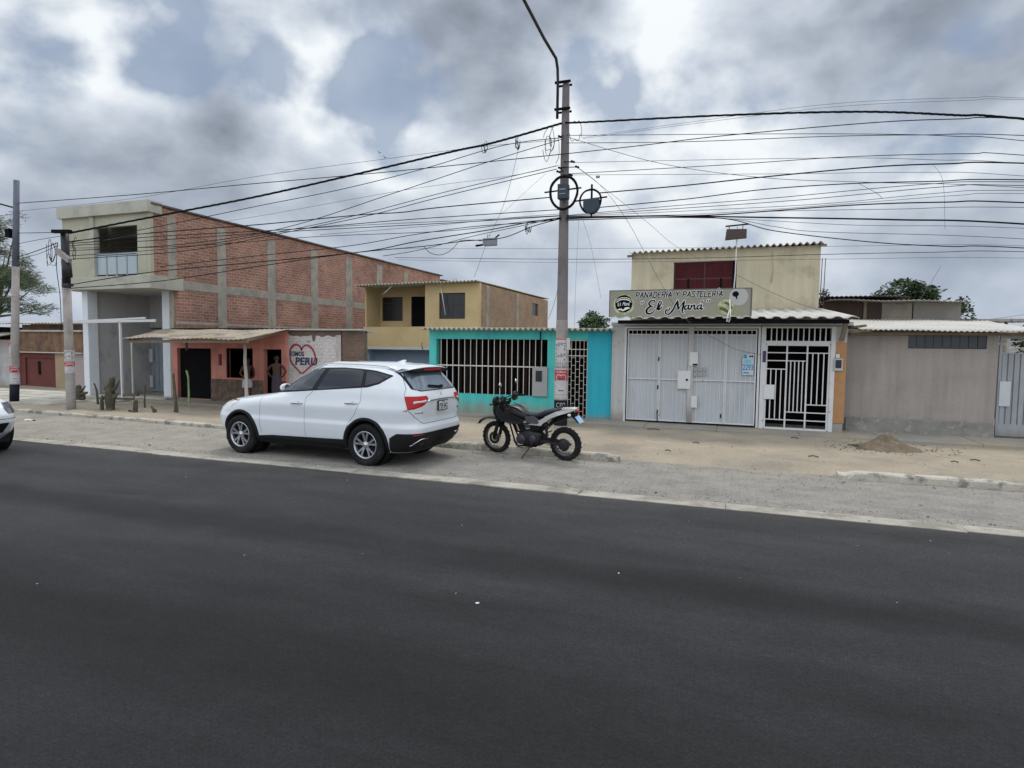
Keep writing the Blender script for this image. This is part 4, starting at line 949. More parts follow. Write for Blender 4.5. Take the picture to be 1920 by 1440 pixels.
# right-hand wrought door with geometric bars
dg = tag(empty('grille_door', ((d0+d1)/2, GYb, bz0))); dg.parent = r; dg.location = Vector(((d0+d1)/2, GYb, bz0))-r.location
mb = MB()
dzt = gtop; rail = AZ(1495, 645, GYb)
mb.box(d0-.10, d0, GYb-.025, GYb+.06, bz0, dzt); mb.build('door_jamb', MATS['white_metal'], dg)
mb = MB(); mb.box(d1, d1+.09, GYb-.025, GYb+.06, bz0, dzt); mb.build('door_jamb', MATS['white_metal'], dg)
mb = MB(); mb.box(d0, d1, GYb-.01, GYb+.05, rail, rail+.07); mb.box(d0, d1, GYb-.01, GYb+.05, dzt-.04, dzt)
for k in range(1, 12): xx = d0+(d1-d0)*k/12; mb.box(xx-.012, xx+.012, GYb, GYb+.03, rail+.07, dzt-.04)
mb.build('transom_bars', MATS['white_metal'], dg)
mb = MB()
e0, e1 = d0+.02, d1-.02; zb_, zt_ = bz0+.02, rail-.02
def fx(u): return e0+(e1-e0)*u
def fz(v): return zt_+(zb_-zt_)*v
def bar(u0, v0, u1, v1, w=.022):
    if u0 == u1: mb.box(fx(u0)-w/2, fx(u0)+w/2, GYb-.005, GYb+.025, fz(v0), fz(v1))
    else: mb.box(fx(u0), fx(u1), GYb-.004, GYb+.024, fz(v0)-w/2, fz(v0)+w/2)
for a in ((0, 0, 1, 0), (0, 1, 1, 1)): bar(*a, w=.045)
bar(0, 0, 0, 1, w=.045); bar(1, 0, 1, 1, w=.05); bar(.333, 0, .333, 1, w=.034); bar(.655, 0, .655, 1, w=.034)
bar(0, .095, 1, .095); bar(0, .19, .655, .19); bar(0, .29, .333, .29)
for k in (1, 2, 3): bar(.333*k/4, .29, .333*k/4, .89)
bar(0, .895, 1, .895)
for k in (1, 2, 3, 4): bar(.333+.322*k/5, .19, .333+.322*k/5, .80)
bar(.333, .80, 1, .80)
for k in (1, 2, 3): bar(.655+.345*k/4, .095, .655+.345*k/4, .705)
bar(.655, .705, 1, .705)
mb.build('door_bars', MATS['white_metal'], dg)
plate(1432, 721, 1452, 748, 'lock_box', 'lock_white', dg)
mat('purple_sign', (.05, .03, .10), .6, .1, 5)
plate(1430, 658, 1436, 679, 'number_plate', 'purple_sign', dg)
mx_, h = plate(1563, 672, 1580, 695, 'meter_box', 'pale_concrete', r, GYb-.02)
mb = MB(); hh = rect(1566, 675, 1577, 690, GYb-.02); mb.box(hh[0], hh[1], GYb-.08, GYb-.0701, hh[2], hh[3]); mb.build('meter_window', MATS['glass_soft'], mx_)
mb = MB(); hh = rect(1567, 664, 1574, 671, GYb-.02); mb.box(hh[0], hh[1], GYb-.06, GYb-.02, hh[2], hh[3]); mb.build('meter_cap', MATS['lock_white'], r)

# ---------------------------------------------------------------- bakery sign board
mat('sign_olive', (.275, .26, .20), .6, .1, 1.4, col2=(.25, .255, .165), mixscale=1.3, stretch=(1, 1, 1.8))
mat('sign_frame', (.10, .095, .09), .6, .1); mat('ink_black', (.008, .008, .009), .9, .05, spec=.05); mat('ink_white', (.78, .77, .72), .7, .05); mat('ink_cream', (.50, .50, .33), .7, .1, 6, col2=(.30, .31, .14), mixscale=9, mixlo=.45, mixhi=.55)
mat('ink_olive', (.09, .10, .03), .7, .2, 6); mat('ink_grey', (.42, .41, .39), .7, .05)
SYn = 14.82
def sg(u, v): p = at(1135+u/6.857, 530+v/6.857, SYn); return p.x, p.z
s0 = sg(60, 270)[0]; s1 = sg(1868, 250)[0]; sz0 = sg(950, 436)[1]; sz1 = sg(950, 92)[1]
sn = tag(empty('bakery_sign', ((s0+s1)/2, SYn, sz0)), 'long olive sign board reading PANADERIA Y PASTELERIA El Mana above the awning', 'sign')
mb = MB(); mb.box(s0, s1, SYn, SYn+.10, sz0, sz1); mb.build('board', MATS['sign_olive'], sn)
mb = MB(); mb.box(s0-.02, s1+.02, SYn-.005, SYn+.11, sz1, sz1+.018); mb.box(s0-.02, s0, SYn-.005, SYn+.11, sz0, sz1); mb.box(s1, s1+.03, SYn-.01, SYn+.11, sz0, sz1); mb.build('frame', MATS['sign_frame'], sn)
U = lambda u: s0+(s1-s0)*(u-60)/1808
V = lambda v: sz1+(sz0-sz1)*(v-95)/338
F = lambda o: (lambda x, z: (x, SYn-o, z))
GL = {'P': (.62, [[(0, 0), (0, 1), (.42, 1), (.58, .88), (.58, .62), (.42, .48), (0, .48)]]), 'A': (.74, [[(0, 0), (.34, 1), (.68, 0)], [(.13, .32), (.55, .32)]]), 'N': (.70, [[(0, 0), (0, 1), (.58, 0), (.58, 1)]]),
 'D': (.68, [[(0, 0), (0, 1), (.34, 1), (.58, .78), (.58, .22), (.34, 0), (0, 0)]]), 'E': (.58, [[(.50, 0), (0, 0), (0, 1), (.50, 1)], [(0, .52), (.42, .52)]]), 'R': (.66, [[(0, 0), (0, 1), (.40, 1), (.56, .86), (.56, .64), (.40, .5), (0, .5)], [(.32, .5), (.60, 0)]]),
 'I': (.20, [[(.04, 0), (.04, 1)], [(.02, 1.22), (.20, 1.42)]]), 'Y': (.68, [[(0, 1), (.30, .48), (.60, 1)], [(.30, .48), (.30, 0)]]), 'S': (.62, [[(.54, .86), (.38, 1), (.14, 1), (.02, .86), (.04, .64), (.28, .52), (.50, .40), (.54, .18), (.38, 0), (.14, 0), (0, .14)]]),
 'T': (.62, [[(0, 1), (.60, 1)], [(.30, 1), (.30, 0)]]), 'L': (.54, [[(0, 1), (0, 0), (.48, 0)]]), ' ': (.36, [])}
txt = 'PANADERIA Y PASTELERIA'; tot = sum(GL[c][0]+.17 for c in txt)-.17; h1 = V(118)-V(186); kx = (U(1540)-U(412))/(tot+.18)
for (nm, m_, o, wd) in (('lettering_outline', 'ink_white', .003, 24), ('lettering', 'ink_black', .0095, 12.5)):
    mb = MB(); xc = U(412); q = 0
    for c in txt:
        for st in GL[c][1]:
            for (a, b) in zip(st, st[1:]):
                q += 1
                A_ = (xc+(a[0]+.17*a[1])*kx, V(186)+a[1]*h1); B_ = (xc+(b[0]+.17*b[1])*kx, V(186)+b[1]*h1); ribbon(mb, [A_, B_], [wd*(s1-s0)/1808]*2, F(o+(.00025*(q % 23) if wd > 20 else .0002*(q % 23))), 1)
        xc += (GL[c][0]+.17)*kx
    mb.build(nm, MATS[m_], sn)
# script "El Maná": brush strokes
strokes = [
 ([(650, 255), (668, 235), (655, 222), (620, 228), (592, 255), (600, 285), (640, 300)], [8, 10, 9, 14, 20, 18, 6]),
 ([(640, 298), (590, 312), (560, 350), (568, 385), (605, 395), (650, 370), (675, 335)], [6, 20, 26, 24, 18, 10, 5]),
 ([(690, 335), (720, 320), (750, 265), (748, 240), (728, 240), (712, 285), (706, 330), (722, 345), (750, 322), (768, 300)], [5, 8, 12, 9, 8, 18, 20, 14, 8, 4]),
 ([(850, 318), (868, 330), (852, 352), (822, 345), (810, 375), (822, 398), (862, 398), (905, 350), (935, 285), (962, 232)], [6, 7, 9, 12, 14, 12, 16, 20, 16, 9]),
 ([(962, 232), (968, 290), (975, 345)], [16, 26, 8]),
 ([(975, 345), (1010, 290), (1050, 238)], [7, 9, 10]),
 ([(1050, 238), (1038, 300), (1026, 350), (1030, 380), (1050, 385)], [14, 24, 18, 10, 5]),
 ([(1105, 292), (1078, 290), (1058, 318), (1062, 342), (1084, 338), (1108, 300)], [7, 10, 15, 14, 8, 6]),
 ([(1112, 288), (1102, 325), (1110, 344), (1130, 332)], [14, 17, 12, 5]),
 ([(1142, 290), (1138, 318), (1132, 344)], [12, 14, 10]), ([(1134, 335), (1158, 298), (1180, 288), (1182, 310), (1176, 335), (1190, 344), (1208, 328)], [5, 7, 12, 15, 14, 10, 5]),
 ([(1262, 292), (1236, 290), (1216, 318), (1220, 342), (1242, 338), (1266, 300)], [7, 10, 15, 14, 8, 6]),
 ([(1270, 288), (1260, 325), (1268, 344), (1292, 330)], [14, 17, 12, 5]),
 ([(1262, 262), (1282, 240)], [8, 14]),
 ([(490, 245), (482, 262)], [12, 6]), ([(514, 245), (506, 262)], [12, 6]),
 ([(1340, 232), (1336, 250)], [12, 6]), ([(1366, 232), (1362, 250)], [12, 6])]
k_ = (s1-s0)/1808
for (nm, m_, o, ex, sc_) in (('script_outline', 'ink_white', .005, 21, 1.0), ('script', 'ink_black', .0125, 4, 1.0)):
    mb = MB()
    for i, (pts, ws_) in enumerate(strokes): ribbon(mb, [(U(a), V(b)) for a, b in pts], [(w_+ex)*k_ for w_ in ws_], F(o+.0002*i), 6)
    mb.build(nm, MATS[m_], sn)
# round emblems
mb = MB(); disc(mb, U(252), V(275), 142*k_, F(.003), 36); mb.build('emblem_glow', MATS['ink_cream'], sn)
mb = MB(); disc(mb, U(250), V(262), 118*k_, F(.005), 36); mb.build('emblem_disc', MATS['ink_black'], sn)
mb = MB(); ribbon(mb, [(U(150), V(215)), (U(200), V(190)), (U(250), V(184)), (U(310), V(192)), (U(352), V(218))], [6*k_, 9*k_, 10*k_, 9*k_, 6*k_], F(.007)); ribbon(mb, [(U(148), V(240)), (U(200), V(212)), (U(250), V(206)), (U(310), V(214)), (U(352), V(244))], [10*k_, 14*k_, 14*k_, 14*k_, 8*k_], F(.007))
ribbon(mb, [(U(170), V(340)), (U(215), V(335)), (U(240), V(352)), (U(280), V(325)), (U(325), V(318))], [10*k_, 26*k_, 12*k_, 34*k_, 16*k_], F(.007))
ribbon(mb, [(U(185), V(248)), (U(168), V(262)), (U(180), V(272)), (U(168), V(288)), (U(192), V(288))], [5*k_, 6*k_, 6*k_, 7*k_, 4*k_], F(.008)); ribbon(mb, [(U(205), V(250)), (U(200), V(290))], [7*k_, 7*k_], F(.008))
put_text(mb, 'Maná', U(232), U(332), V(286), V(240), F(.008), bold=.01, shear=.3); mb.build('emblem_print', MATS['ink_white'], sn)
mb = MB(); disc(mb, U(1722), V(190), 116*k_, F(.003), 36); mb.build('plain_disc', MATS['ink_grey'], sn)
mb = MB(); disc(mb, U(1685), V(160), 36*k_, F(.006), 20, 1.1); ribbon(mb, [(U(1668), V(165)), (U(1692), V(175)), (U(1698), V(215))], [20*k_, 24*k_, 14*k_], F(.007)); mb.build('hat_mark', MATS['ink_black'], sn)
mb = MB(); disc(mb, U(1570), V(320), 100*k_, F(.004), 36); mb.build('bread_disc', MATS['ink_cream'], sn)
mb = MB(); ribbon(mb, [(U(1505), V(335)), (U(1545), V(345)), (U(1590), V(372)), (U(1625), V(375))], [30*k_, 44*k_, 40*k_, 16*k_], F(.006)); ribbon(mb, [(U(1560), V(265)), (U(1600), V(282)), (U(1640), V(330))], [22*k_, 30*k_, 22*k_], F(.0072)); mb.build('bread_mark', MATS['ink_olive'], sn)
mb = MB(); mb.tube([(U(1615), SYn-.02, V(225)), (U(1625), SYn-.03, V(330)), (U(1600), SYn-.05, V(420)), (U(1590), SYn-.05, V(500))], [.016, .014, .018, .02], 6)
mb.tube([(U(1625), SYn-.03, V(330)), (U(1632), SYn-.05, V(450)), (U(1612), SYn-.05, V(505))], [.014, .012, .016], 6)
tag(mb.build('cloth_rag', MATS['ink_white']), 'tied pale rag hanging from the right end of the bakery sign', 'rag')
# floodlight / little lamp box on a mast above the roof
r = tag(empty('antenna_mast', (AX(1379, 17.2), 17.2, 3.2)), 'thin mast with a rust brown box on top above the bakery roof', 'mast')
ms = AX(1380, 17.2, 500); zt_m = AZ(1380, 424, 17.2)
mb = MB(); mb.tube([(ms-.06, 17.2, 3.1), (ms-.01, 17.2, 4.0), (ms, 17.2, zt_m-.02)], [.022, .016, .014], 8); mb.build('pole', MATS['white_metal'], r)
h = rect(1360, 430, 1400, 449, 17.2); mb = MB(); mb.prism([(h[0], 17.1, h[2]), (h[1], 17.1, h[2]+.03), (h[1], 17.1, h[3]-.02), (h[0]+.03, 17.1, h[3])], (0, .2, 0))
mat('box_rust', (.07, .045, .04), .7, .2, 5); mb.build('box', MATS['box_rust'], r, fix=True)
mb = MB(); mb.beam((h[0]-.0, 17.15, h[3]+.08), (h[1]+.05, 17.15, h[3]+.11), .05, .03); mb.tube([(h[0]+.1, 17.18, h[3]), (h[0]+.08, 17.18, h[3]+.09)], .01, 5); mb.tube([(h[1]-.1, 17.18, h[3]-.03), (h[1]-.1, 17.18, h[3]+.1)], .01, 5); mb.build('bracket', MATS['blk_metal'], r)

# ---------------------------------------------------------------- grey-rendered house on the right
mat('grey_render', (.335, .30, .27), .93, .07, 1.1, .35, 28, col2=(.30, .265, .24), mixscale=.9, fine=.08, splash=((.24, .21, .18), .35))
mat('rough_base', (.23, .215, .195), .95, .25, 3, .9, 14, col2=(.32, .30, .27), mixscale=5, mixlo=.55, mixhi=.63)
mat('shack_grey', (.30, .27, .24), .9, .15, 2); mat('block_glass', (.03, .036, .042), .3, .3, 3, spec=.6)
WY = 16.0
wx0, wx1 = AX(1589, WY, 700), AX(1869, WY, 700)
r = tag(empty('grey_house', ((wx0+wx1)/2, WY, 0)), 'low grey rendered house with glass block strip right of the bakery', 'house')
gl = rect(1703, 626, 1851, 655, WY); zw = 2.50
mb = MB(); mb.wall(wx0-.13, wx1, .1, zw, WY, .2, [(gl[0], gl[1], AZ(1777, 654, WY), AZ(1777, 625, WY))]); mb.build('wall', MATS['grey_render'], r)
gz0, gz1 = AZ(1777, 654, WY), AZ(1777, 625, WY)
mb = MB()
for k in range(9): a = gl[0]+(gl[1]-gl[0])*k/9; mb.box(a+.006, gl[0]+(gl[1]-gl[0])*(k+1)/9-.006, WY+.03, WY+.1, gz0+.005, gz1-.005)
mb.build('glass_blocks', MATS['block_glass'], r, bevel=.006)
mb = MB(); mb.box(gl[0], gl[1], WY+.06, WY+.12, gz0, gz1); mb.build('block_mortar', MATS['meter_grey'], r)
mb = MB(); n = 60; rings = []; zb1 = AZ(1720, 787, WY)
for i in range(n+1):
    x = wx0+(wx1-wx0)*i/n; o = .045+.02*mnoise.noise(Vector((x*3, 0, 2))); t = zb1+.02*mnoise.noise(Vector((x*4, 5, 2)))
    rings.append([mb.vert((x, WY-o-.01, .05)), mb.vert((x, WY-o, t-.12)), mb.vert((x, WY-o+.012*mnoise.noise(Vector((x*9, 1, 0))), t-.02)), mb.vert((x, WY-.001, t))])
for A, B in zip(rings, rings[1:]):
    for k in range(3): mb.face((A[k], B[k], B[k+1], A[k+1]))
mb.build('rough_base', MATS['rough_base'], r)
xe = AX(1990, WY-.4)
mb = MB(); mb.corr((AX(1613, WY-.45, 622), WY-.45, 2.47), (xe, WY-.45, 2.42), (xe, WY+3.6, 2.82), (AX(1598, WY+2.2, 600), WY+3.6, 2.90), .10, .012, .01, .05, 11); mb.build('roof', MATS['roof_pale'], r)
mb = MB(); mb.box(wx0, xe, WY-.1, WY-.0, 2.36, 2.42); mb.beam((AX(1592, WY-.3), WY-.35, 2.44), (AX(1632, WY-.3), WY-.35, 2.46), .07); mb.beam((AX(1592, WY-.5), WY-.1, 2.52), (AX(1622, WY-.5), WY-.5, 2.56), .05); mb.build('eaves_timber', MATS['timber'], r)
mb = MB(); mb.box(wx0, wx0+.12, WY+.2, WY+3.5, 0, 2.5); mb.box(wx0, xe, WY+3.4, WY+3.5, 0, 2.7); mb.build('back_walls', MATS['dark_interior'], r)
# gate at the frame's right edge
gx0 = AX(1871, WY, 720)
gg = tag(empty('metal_gate', (gx0+.6, WY, 0))); gg.parent = r; gg.location = Vector((gx0+.6, WY, 0))-r.location
mb = MB(); gw = 1.75
mb.box(gx0, gx0+.05, WY+.0, WY+.05, .2, 2.4); mb.box(gx0+.05, gx0+gw, WY, WY+.05, 2.30, 2.36)
for k in range(16): mb.box(gx0+.06+k*.11, gx0+.06+k*.11+.085, WY+.01, WY+.03, .46, AZ(1890, 664, WY))
for zz in (AZ(1890, 664, WY),): mb.box(gx0+.05, gx0+gw, WY, WY+.05, zz, zz+.03)
mb.box(gx0+.05, gx0+gw, WY-.005, WY+.03, .2, .46)
mat('gate_grey', (.30, .31, .325), .6, .12, 3, .1, 30, splash=((.2, .17, .14), .2)); mb.build('slats', MATS['gate_grey'], gg)
mb = MB(); mb.box(gx0+.05, gx0+gw, WY+.04, WY+.05, .2, AZ(1890, 664, WY)); mb.build('backing', MATS['steel_blue'], gg)
plate(1873, 715, 1894, 762, 'lock_plate', 'gate_panel', gg, WY, .008, .012)
mb = MB(); zA = AZ(1890, 655, WY)
for (a, b) in (((1872, 645), (1888, 645)), ((1888, 640), (1888, 652)), ((1888, 640), (1915, 640)), ((1888, 652), (1912, 652))): 
    p = at(*a, WY+.02); q = at(*b, WY+.02); mb.beam(p, q, .022)
mb.build('top_bars', MATS['white_metal'], gg)
mb = MB(); mb.box(gx0+gw, gx0+gw+6, WY, WY+.2, 0, 2.4); mb.build('end_wall', MATS['grey_render'], r)
# shack behind
KY = 20.0
r = tag(empty('roof_shack', (AX(1670, KY), KY, 0)), 'brown and grey sheet shack seen above the roof of the grey house', 'shack')
k0, k1, k2, k3 = AX(1541, KY), AX(1650, KY), AX(1706, KY), AX(1797, KY)
kz = 3.42
mat('shack_brown', (.075, .05, .04), .9, .3, 2.2); 
mb = MB(); mb.box(k0, k1, KY, KY+.1, 0, kz); mb.build('brown_wall', MATS['shack_brown'], r)
mb = MB(); mb.wall(k1, k2, 0, kz, KY-.02, .1)
for j in range(12): mb.box(k1, k2, KY-.045, KY-.02, 2.72+j*.06, 2.74+j*.06)
mb.build('sheet_wall', MATS['raw_concrete'], r)
mb = MB(); mb.wall(k2+.03, k3, 0, kz-.03, KY-.05, .1)
for j in range(10): mb.box(k2+.05, k3-.35, KY-.07, KY-.05, 2.84+j*.06, 2.86+j*.06)
mb.build('grey_sheet', MATS['shack_grey'], r)
mb = MB(); xx = AX(1619, KY-.05); mb.box(xx-.04, xx+.04, KY-.06, KY-.0, 2.6, kz); mb.build('timber_post', MATS['timber'], r)
mb = MB(); mb.corr((k0+.1, KY-.5, kz+.02), (AX(1812, KY-.4), KY-.5, kz-.05), (AX(1812, KY), KY+2.5, kz+.08), (k0+.1, KY+2.5, kz+.10), .12, .012, .01, .09, 5); mb.build('roof', MATS['zinc'], r)
mb = MB(); mb.corr((k0-.05, KY-.2, kz+.13), (k1+.6, KY-.2, kz+.10), (k1+.6, KY+2.4, kz+.14), (k0-.05, KY+2.4, kz+.16), .12, .012, .01, .05, 6); mb.build('upper_roof', MATS['rust_edge'], r)
mb = MB(); mb.box(k0, k3, KY+2.3, KY+2.4, 0, kz); mb.box(k3-.1, k3, KY+.05, KY+2.3, 0, kz-.03); mb.build('back_wall', MATS['shack_grey'], r)
# roof corner at the far right
NY = 21.0
r = tag(empty('far_shed', (AX(1930, NY), NY, 0)), 'dark shed roof corner at the right edge beyond the grey house', 'shed')
mb = MB(); a = at(1873, 604, NY); mb.corr((a.x, NY, a.z), (a.x+5, NY, a.z+.02), (a.x+5, NY+3, a.z+.2), (a.x, NY+3, a.z+.2), .15, .015, .012, .03, 4); mb.build('roof', MATS['rust_edge'], r)
mb = MB(); mb.box(a.x+.15, a.x+5, NY+.2, NY+2.8, 0, a.z-.1); mb.build('wall', MATS['pale_concrete'], r)
mb = MB(); mb.tube([(a.x+.2, NY+.1, 0), (a.x+.2, NY+.1, a.z)], .04, 6); mb.tube([(a.x+.3, NY, a.z), (a.x+.28, NY, a.z+.1)], .02, 5); mb.build('post', MATS['timber'], r)
# ================================================================== vehicles
mat('car_white', (.66, .685, .71), .30, .03, 1.2, coat=.7, spec=.5)
mat('car_black', (.010, .010, .011), .65, .1, 6, .1, 60, spec=.25)
mat('car_glass', (.008, .011, .020), .06, .1, 1, spec=.45)
mat('car_glass_front', (.03, .04, .055), .07, .5, 2.2, spec=.55)
mat('chrome', (.62, .63, .65), .18, .03, metal=1.0)
mat('alloy', (.42, .43, .45), .32, .08, 5, metal=.8)
mat('rubber', (.012, .012, .013), .9, .2, 8, .2, 60, spec=.2, col2=(.03, .028, .026), mixscale=4, mixlo=.5, mixhi=.75)
mat('lamp_red', (.42, .010, .012), .2, .15, 6, spec=.3); mat('lamp_clear', (.62, .58, .56), .12, .05, coat=1.0)
mat('lamp_dark', (.05, .06, .09), .1, .2, 9, coat=1.0); mat('seam', (.10, .105, .115), .7, .0)
mat('plate_white', (.62, .62, .60), .6, .03)

def smooth_fn(pts, sig=.03):
    pts = sorted(pts); xs = np.array([p[0] for p in pts]); ys = np.array([p[1] for p in pts])
    g = np.linspace(xs[0]-.3, xs[-1]+.3, 900); v = np.interp(g, xs, ys); st = g[1]-g[0]; k = int(3*sig/st)+1
    w = np.exp(-.5*(np.arange(-k, k+1)*st/sig)**2); w /= w.sum(); vp = np.pad(v, k, mode='edge'); v = np.convolve(vp, w, 'valid')
    return lambda z: float(np.interp(z, g, v))

class Body:
    """vehicle skin built from rounded plan sections z -> (front, rear, half width)"""
    def __init__(s, F, R, W, NF, NR, xm, z0, z1):
        s.F = smooth_fn(F, .018); s.R = smooth_fn(R, .02); s.W = smooth_fn(W, .016); s.NF = smooth_fn(NF, .03); s.NR = smooth_fn(NR, .03); s.xm = xm; s.z0 = z0; s.z1 = z1
    def at(s, th, z, off=0.0):
        c, q = math.cos(th), math.sin(th); n = s.NF(z) if c >= 0 else s.NR(z); a = (s.F(z)-s.xm) if c >= 0 else (s.xm-s.R(z)); w = s.W(z)
        def P(c, q): return Vector((s.xm+a*math.copysign(abs(c)**(2/n), c), w*math.copysign(abs(q)**(2/n), q)))
        p = P(c, q)
        if off:
            e = 1e-3; t = P(math.cos(th+e), math.sin(th+e))-P(math.cos(th-e), math.sin(th-e))
            if t.length > 1e-9: t.normalize(); p = p+Vector((t.y, -t.x))*off
        return Vector((p.x, p.y, z))
    def th_side(s, x, z, side=1):
        n = s.NF(z) if x >= s.xm else s.NR(z); a = (s.F(z)-s.xm) if x >= s.xm else (s.xm-s.R(z)); u = min(.9999, abs(x-s.xm)/max(a, .01)); c = u**(n/2)
        th = math.acos(c); th = th if x >= s.xm else math.pi-th
        return th if side > 0 else -th
    def th_end(s, y, z, rear=True):
        n = s.NR(z) if rear else s.NF(z); u = min(.9999, abs(y)/s.W(z)); q = u**(n/2); th = math.asin(q)
        if rear: th = math.pi-th
        return th if y >= 0 else -th
    def mesh(s, holes, nt=220, nz=120, zpow=1.0):
        mb = MB(); mb.sm = True; rows = []
        # theta spaced evenly along the outline at mid height
        zr = .35*s.z1+.65*s.z0
        base = [2*math.pi*i/4800 for i in range(4800)]
        for ce in (math.pi/2, -math.pi/2+2*math.pi): base += [ce+sg_*10**(-k/60) for k in range(0, 900) for sg_ in (1, -1)]
        base = sorted(b % (2*math.pi) for b in base); P_ = [s.at(b, zr) for b in base]+[s.at(base[0], zr)]
        cum = [0.0]
        for a, b in zip(P_, P_[1:]): cum.append(cum[-1]+(b-a).length)
        ths = list(np.interp([cum[-1]*i/nt for i in range(nt)], cum, base+[base[0]+2*math.pi]))
        zs = [s.z0+(s.z1-s.z0)*(j/nz) for j in range(nz+1)]
        for z in zs: rows.append([mb.vert(s.at(t, z)) for t in ths])
        for j in range(nz):
            for i in range(nt):
                q = (rows[j][i], rows[j][(i+1) % nt], rows[j+1][(i+1) % nt], rows[j+1][i])
                c = sum((Vector(mb.v[k]) for k in q), Vector())/4
                if any(math.hypot(c.x-hx_, c.z-hz_) < hr and abs(c.y) > .45 for hx_, hz_, hr in holes): continue
                mb.face(q)
        mb.face(rows[-1]); mb.face(rows[0][::-1])
        return mb
    def patch(s, poly, mode, off, nr=14, nc=14, th=0.0, mb=None, side=1):
        """poly: (x,z) for mode 'side' or (y,z) for mode 'rear'/'front' ; lies off outside the skin"""
        mb = mb or MB(); mb.sm = True
        zs = [p[1] for p in poly]; z0, z1 = min(zs)+1e-4, max(zs)-1e-4; rows = []
        for j in range(nr+1):
            z = z0+(z1-z0)*j/nr; xs = []
            for i in range(len(poly)):
                (ax, az), (bx, bz) = poly[i], poly[(i+1) % len(poly)]
                if (az-z)*(bz-z) <= 0 and abs(az-bz) > 1e-9: xs.append(ax+(bx-ax)*(z-az)/(bz-az))
            lo, hi = min(xs), max(xs); row = []
            for i in range(nc+1):
                u = lo+(hi-lo)*i/nc; t = s.th_side(u, z, side) if mode == 'side' else s.th_end(u, z, mode == 'rear'); row.append(mb.vert(s.at(t, z, off)))
            rows.append(row)
        for j in range(nr):
            for i in range(nc): mb.face((rows[j][i], rows[j][i+1], rows[j+1][i+1], rows[j+1][i]))
        return mb
    def wrap(s, rows, off, nc=16, mb=None, side=1):
        """rows of (z, x on the flank, y on the rear/front face); wraps the corner"""
        mb = mb or MB(); mb.sm = True; R_ = []
        zz = [r[0] for r in rows]; n = 12
        for j in range(n+1):
            z = zz[0]+(zz[-1]-zz[0])*j/n; x = float(np.interp(z, zz, [r[1] for r in rows])); y = float(np.interp(z, zz, [r[2] for r in rows]))
            rear = x < s.xm; t0 = s.th_side(x, z, 1); t1 = s.th_end(abs(y), z, rear)
            if y < 0: t1 = (2*math.pi-t1) if rear else -t1
            fine_ = [t0+(t1-t0)*i/160 for i in range(161)]; Q_ = [s.at(t, z) for t in fine_]; cu = [0.0]
            for a, b in zip(Q_, Q_[1:]): cu.append(cu[-1]+(b-a).length)
            ts = np.interp([cu[-1]*i/nc for i in range(nc+1)], cu, fine_)
            R_.append([mb.vert(s.at(float(t)*side, z, off)) for t in ts])
        for j in range(n):
            for i in range(nc): mb.face((R_[j][i], R_[j][i+1], R_[j+1][i+1], R_[j+1][i]))
        return mb
    def top(s, x, y):
        lo, hi = s.z0, s.z1
        for _ in range(24):
            z = (lo+hi)/2; n = s.NF(z) if x >= s.xm else s.NR(z); a = (s.F(z)-s.xm) if x >= s.xm else (s.xm-s.R(z))
            if z > 1.0 and (a <= 0 or (abs(x-s.xm)/max(a, 1e-3))**n+(abs(y)/s.W(z))**n > 1): hi = z
            else: lo = z
        return lo
    def line(s, pts, mode, w=.006, off=.0015, mb=None, side=1, sub=8):
        """thin seam following the skin"""
        mb = mb or MB(); L_ = []; 
        fine = []
        for (a, b) in zip(pts, pts[1:]):
            for j in range(sub): fine.append((a[0]+(b[0]-a[0])*j/sub, a[1]+(b[1]-a[1])*j/sub))
        fine.append(pts[-1])
        for i, p in enumerate(fine):
            t = Vector((fine[min(i+1, len(fine)-1)][0]-fine[max(i-1, 0)][0], fine[min(i+1, len(fine)-1)][1]-fine[max(i-1, 0)][1])).normalized(); n = Vector((-t.y, t.x))*w/2
            r = []
            for sg_ in (1, -1):
                u, z = p[0]+n.x*sg_, p[1]+n.y*sg_; th = s.th_side(u, z, side) if mode == 'side' else s.th_end(u, z, mode == 'rear'); r.append(mb.vert(s.at(th, z, off)))
            L_.append(r)
        for a, b in zip(L_, L_[1:]): mb.face((a[0], a[1], b[1], b[0]))
        return mb
    def on(s, x, z, off=0.0, side=1): return s.at(s.th_side(x, z, side), z, off)
    def onr(s, y, z, off=0.0, rear=True): return s.at(s.th_end(y, z, rear), z, off)

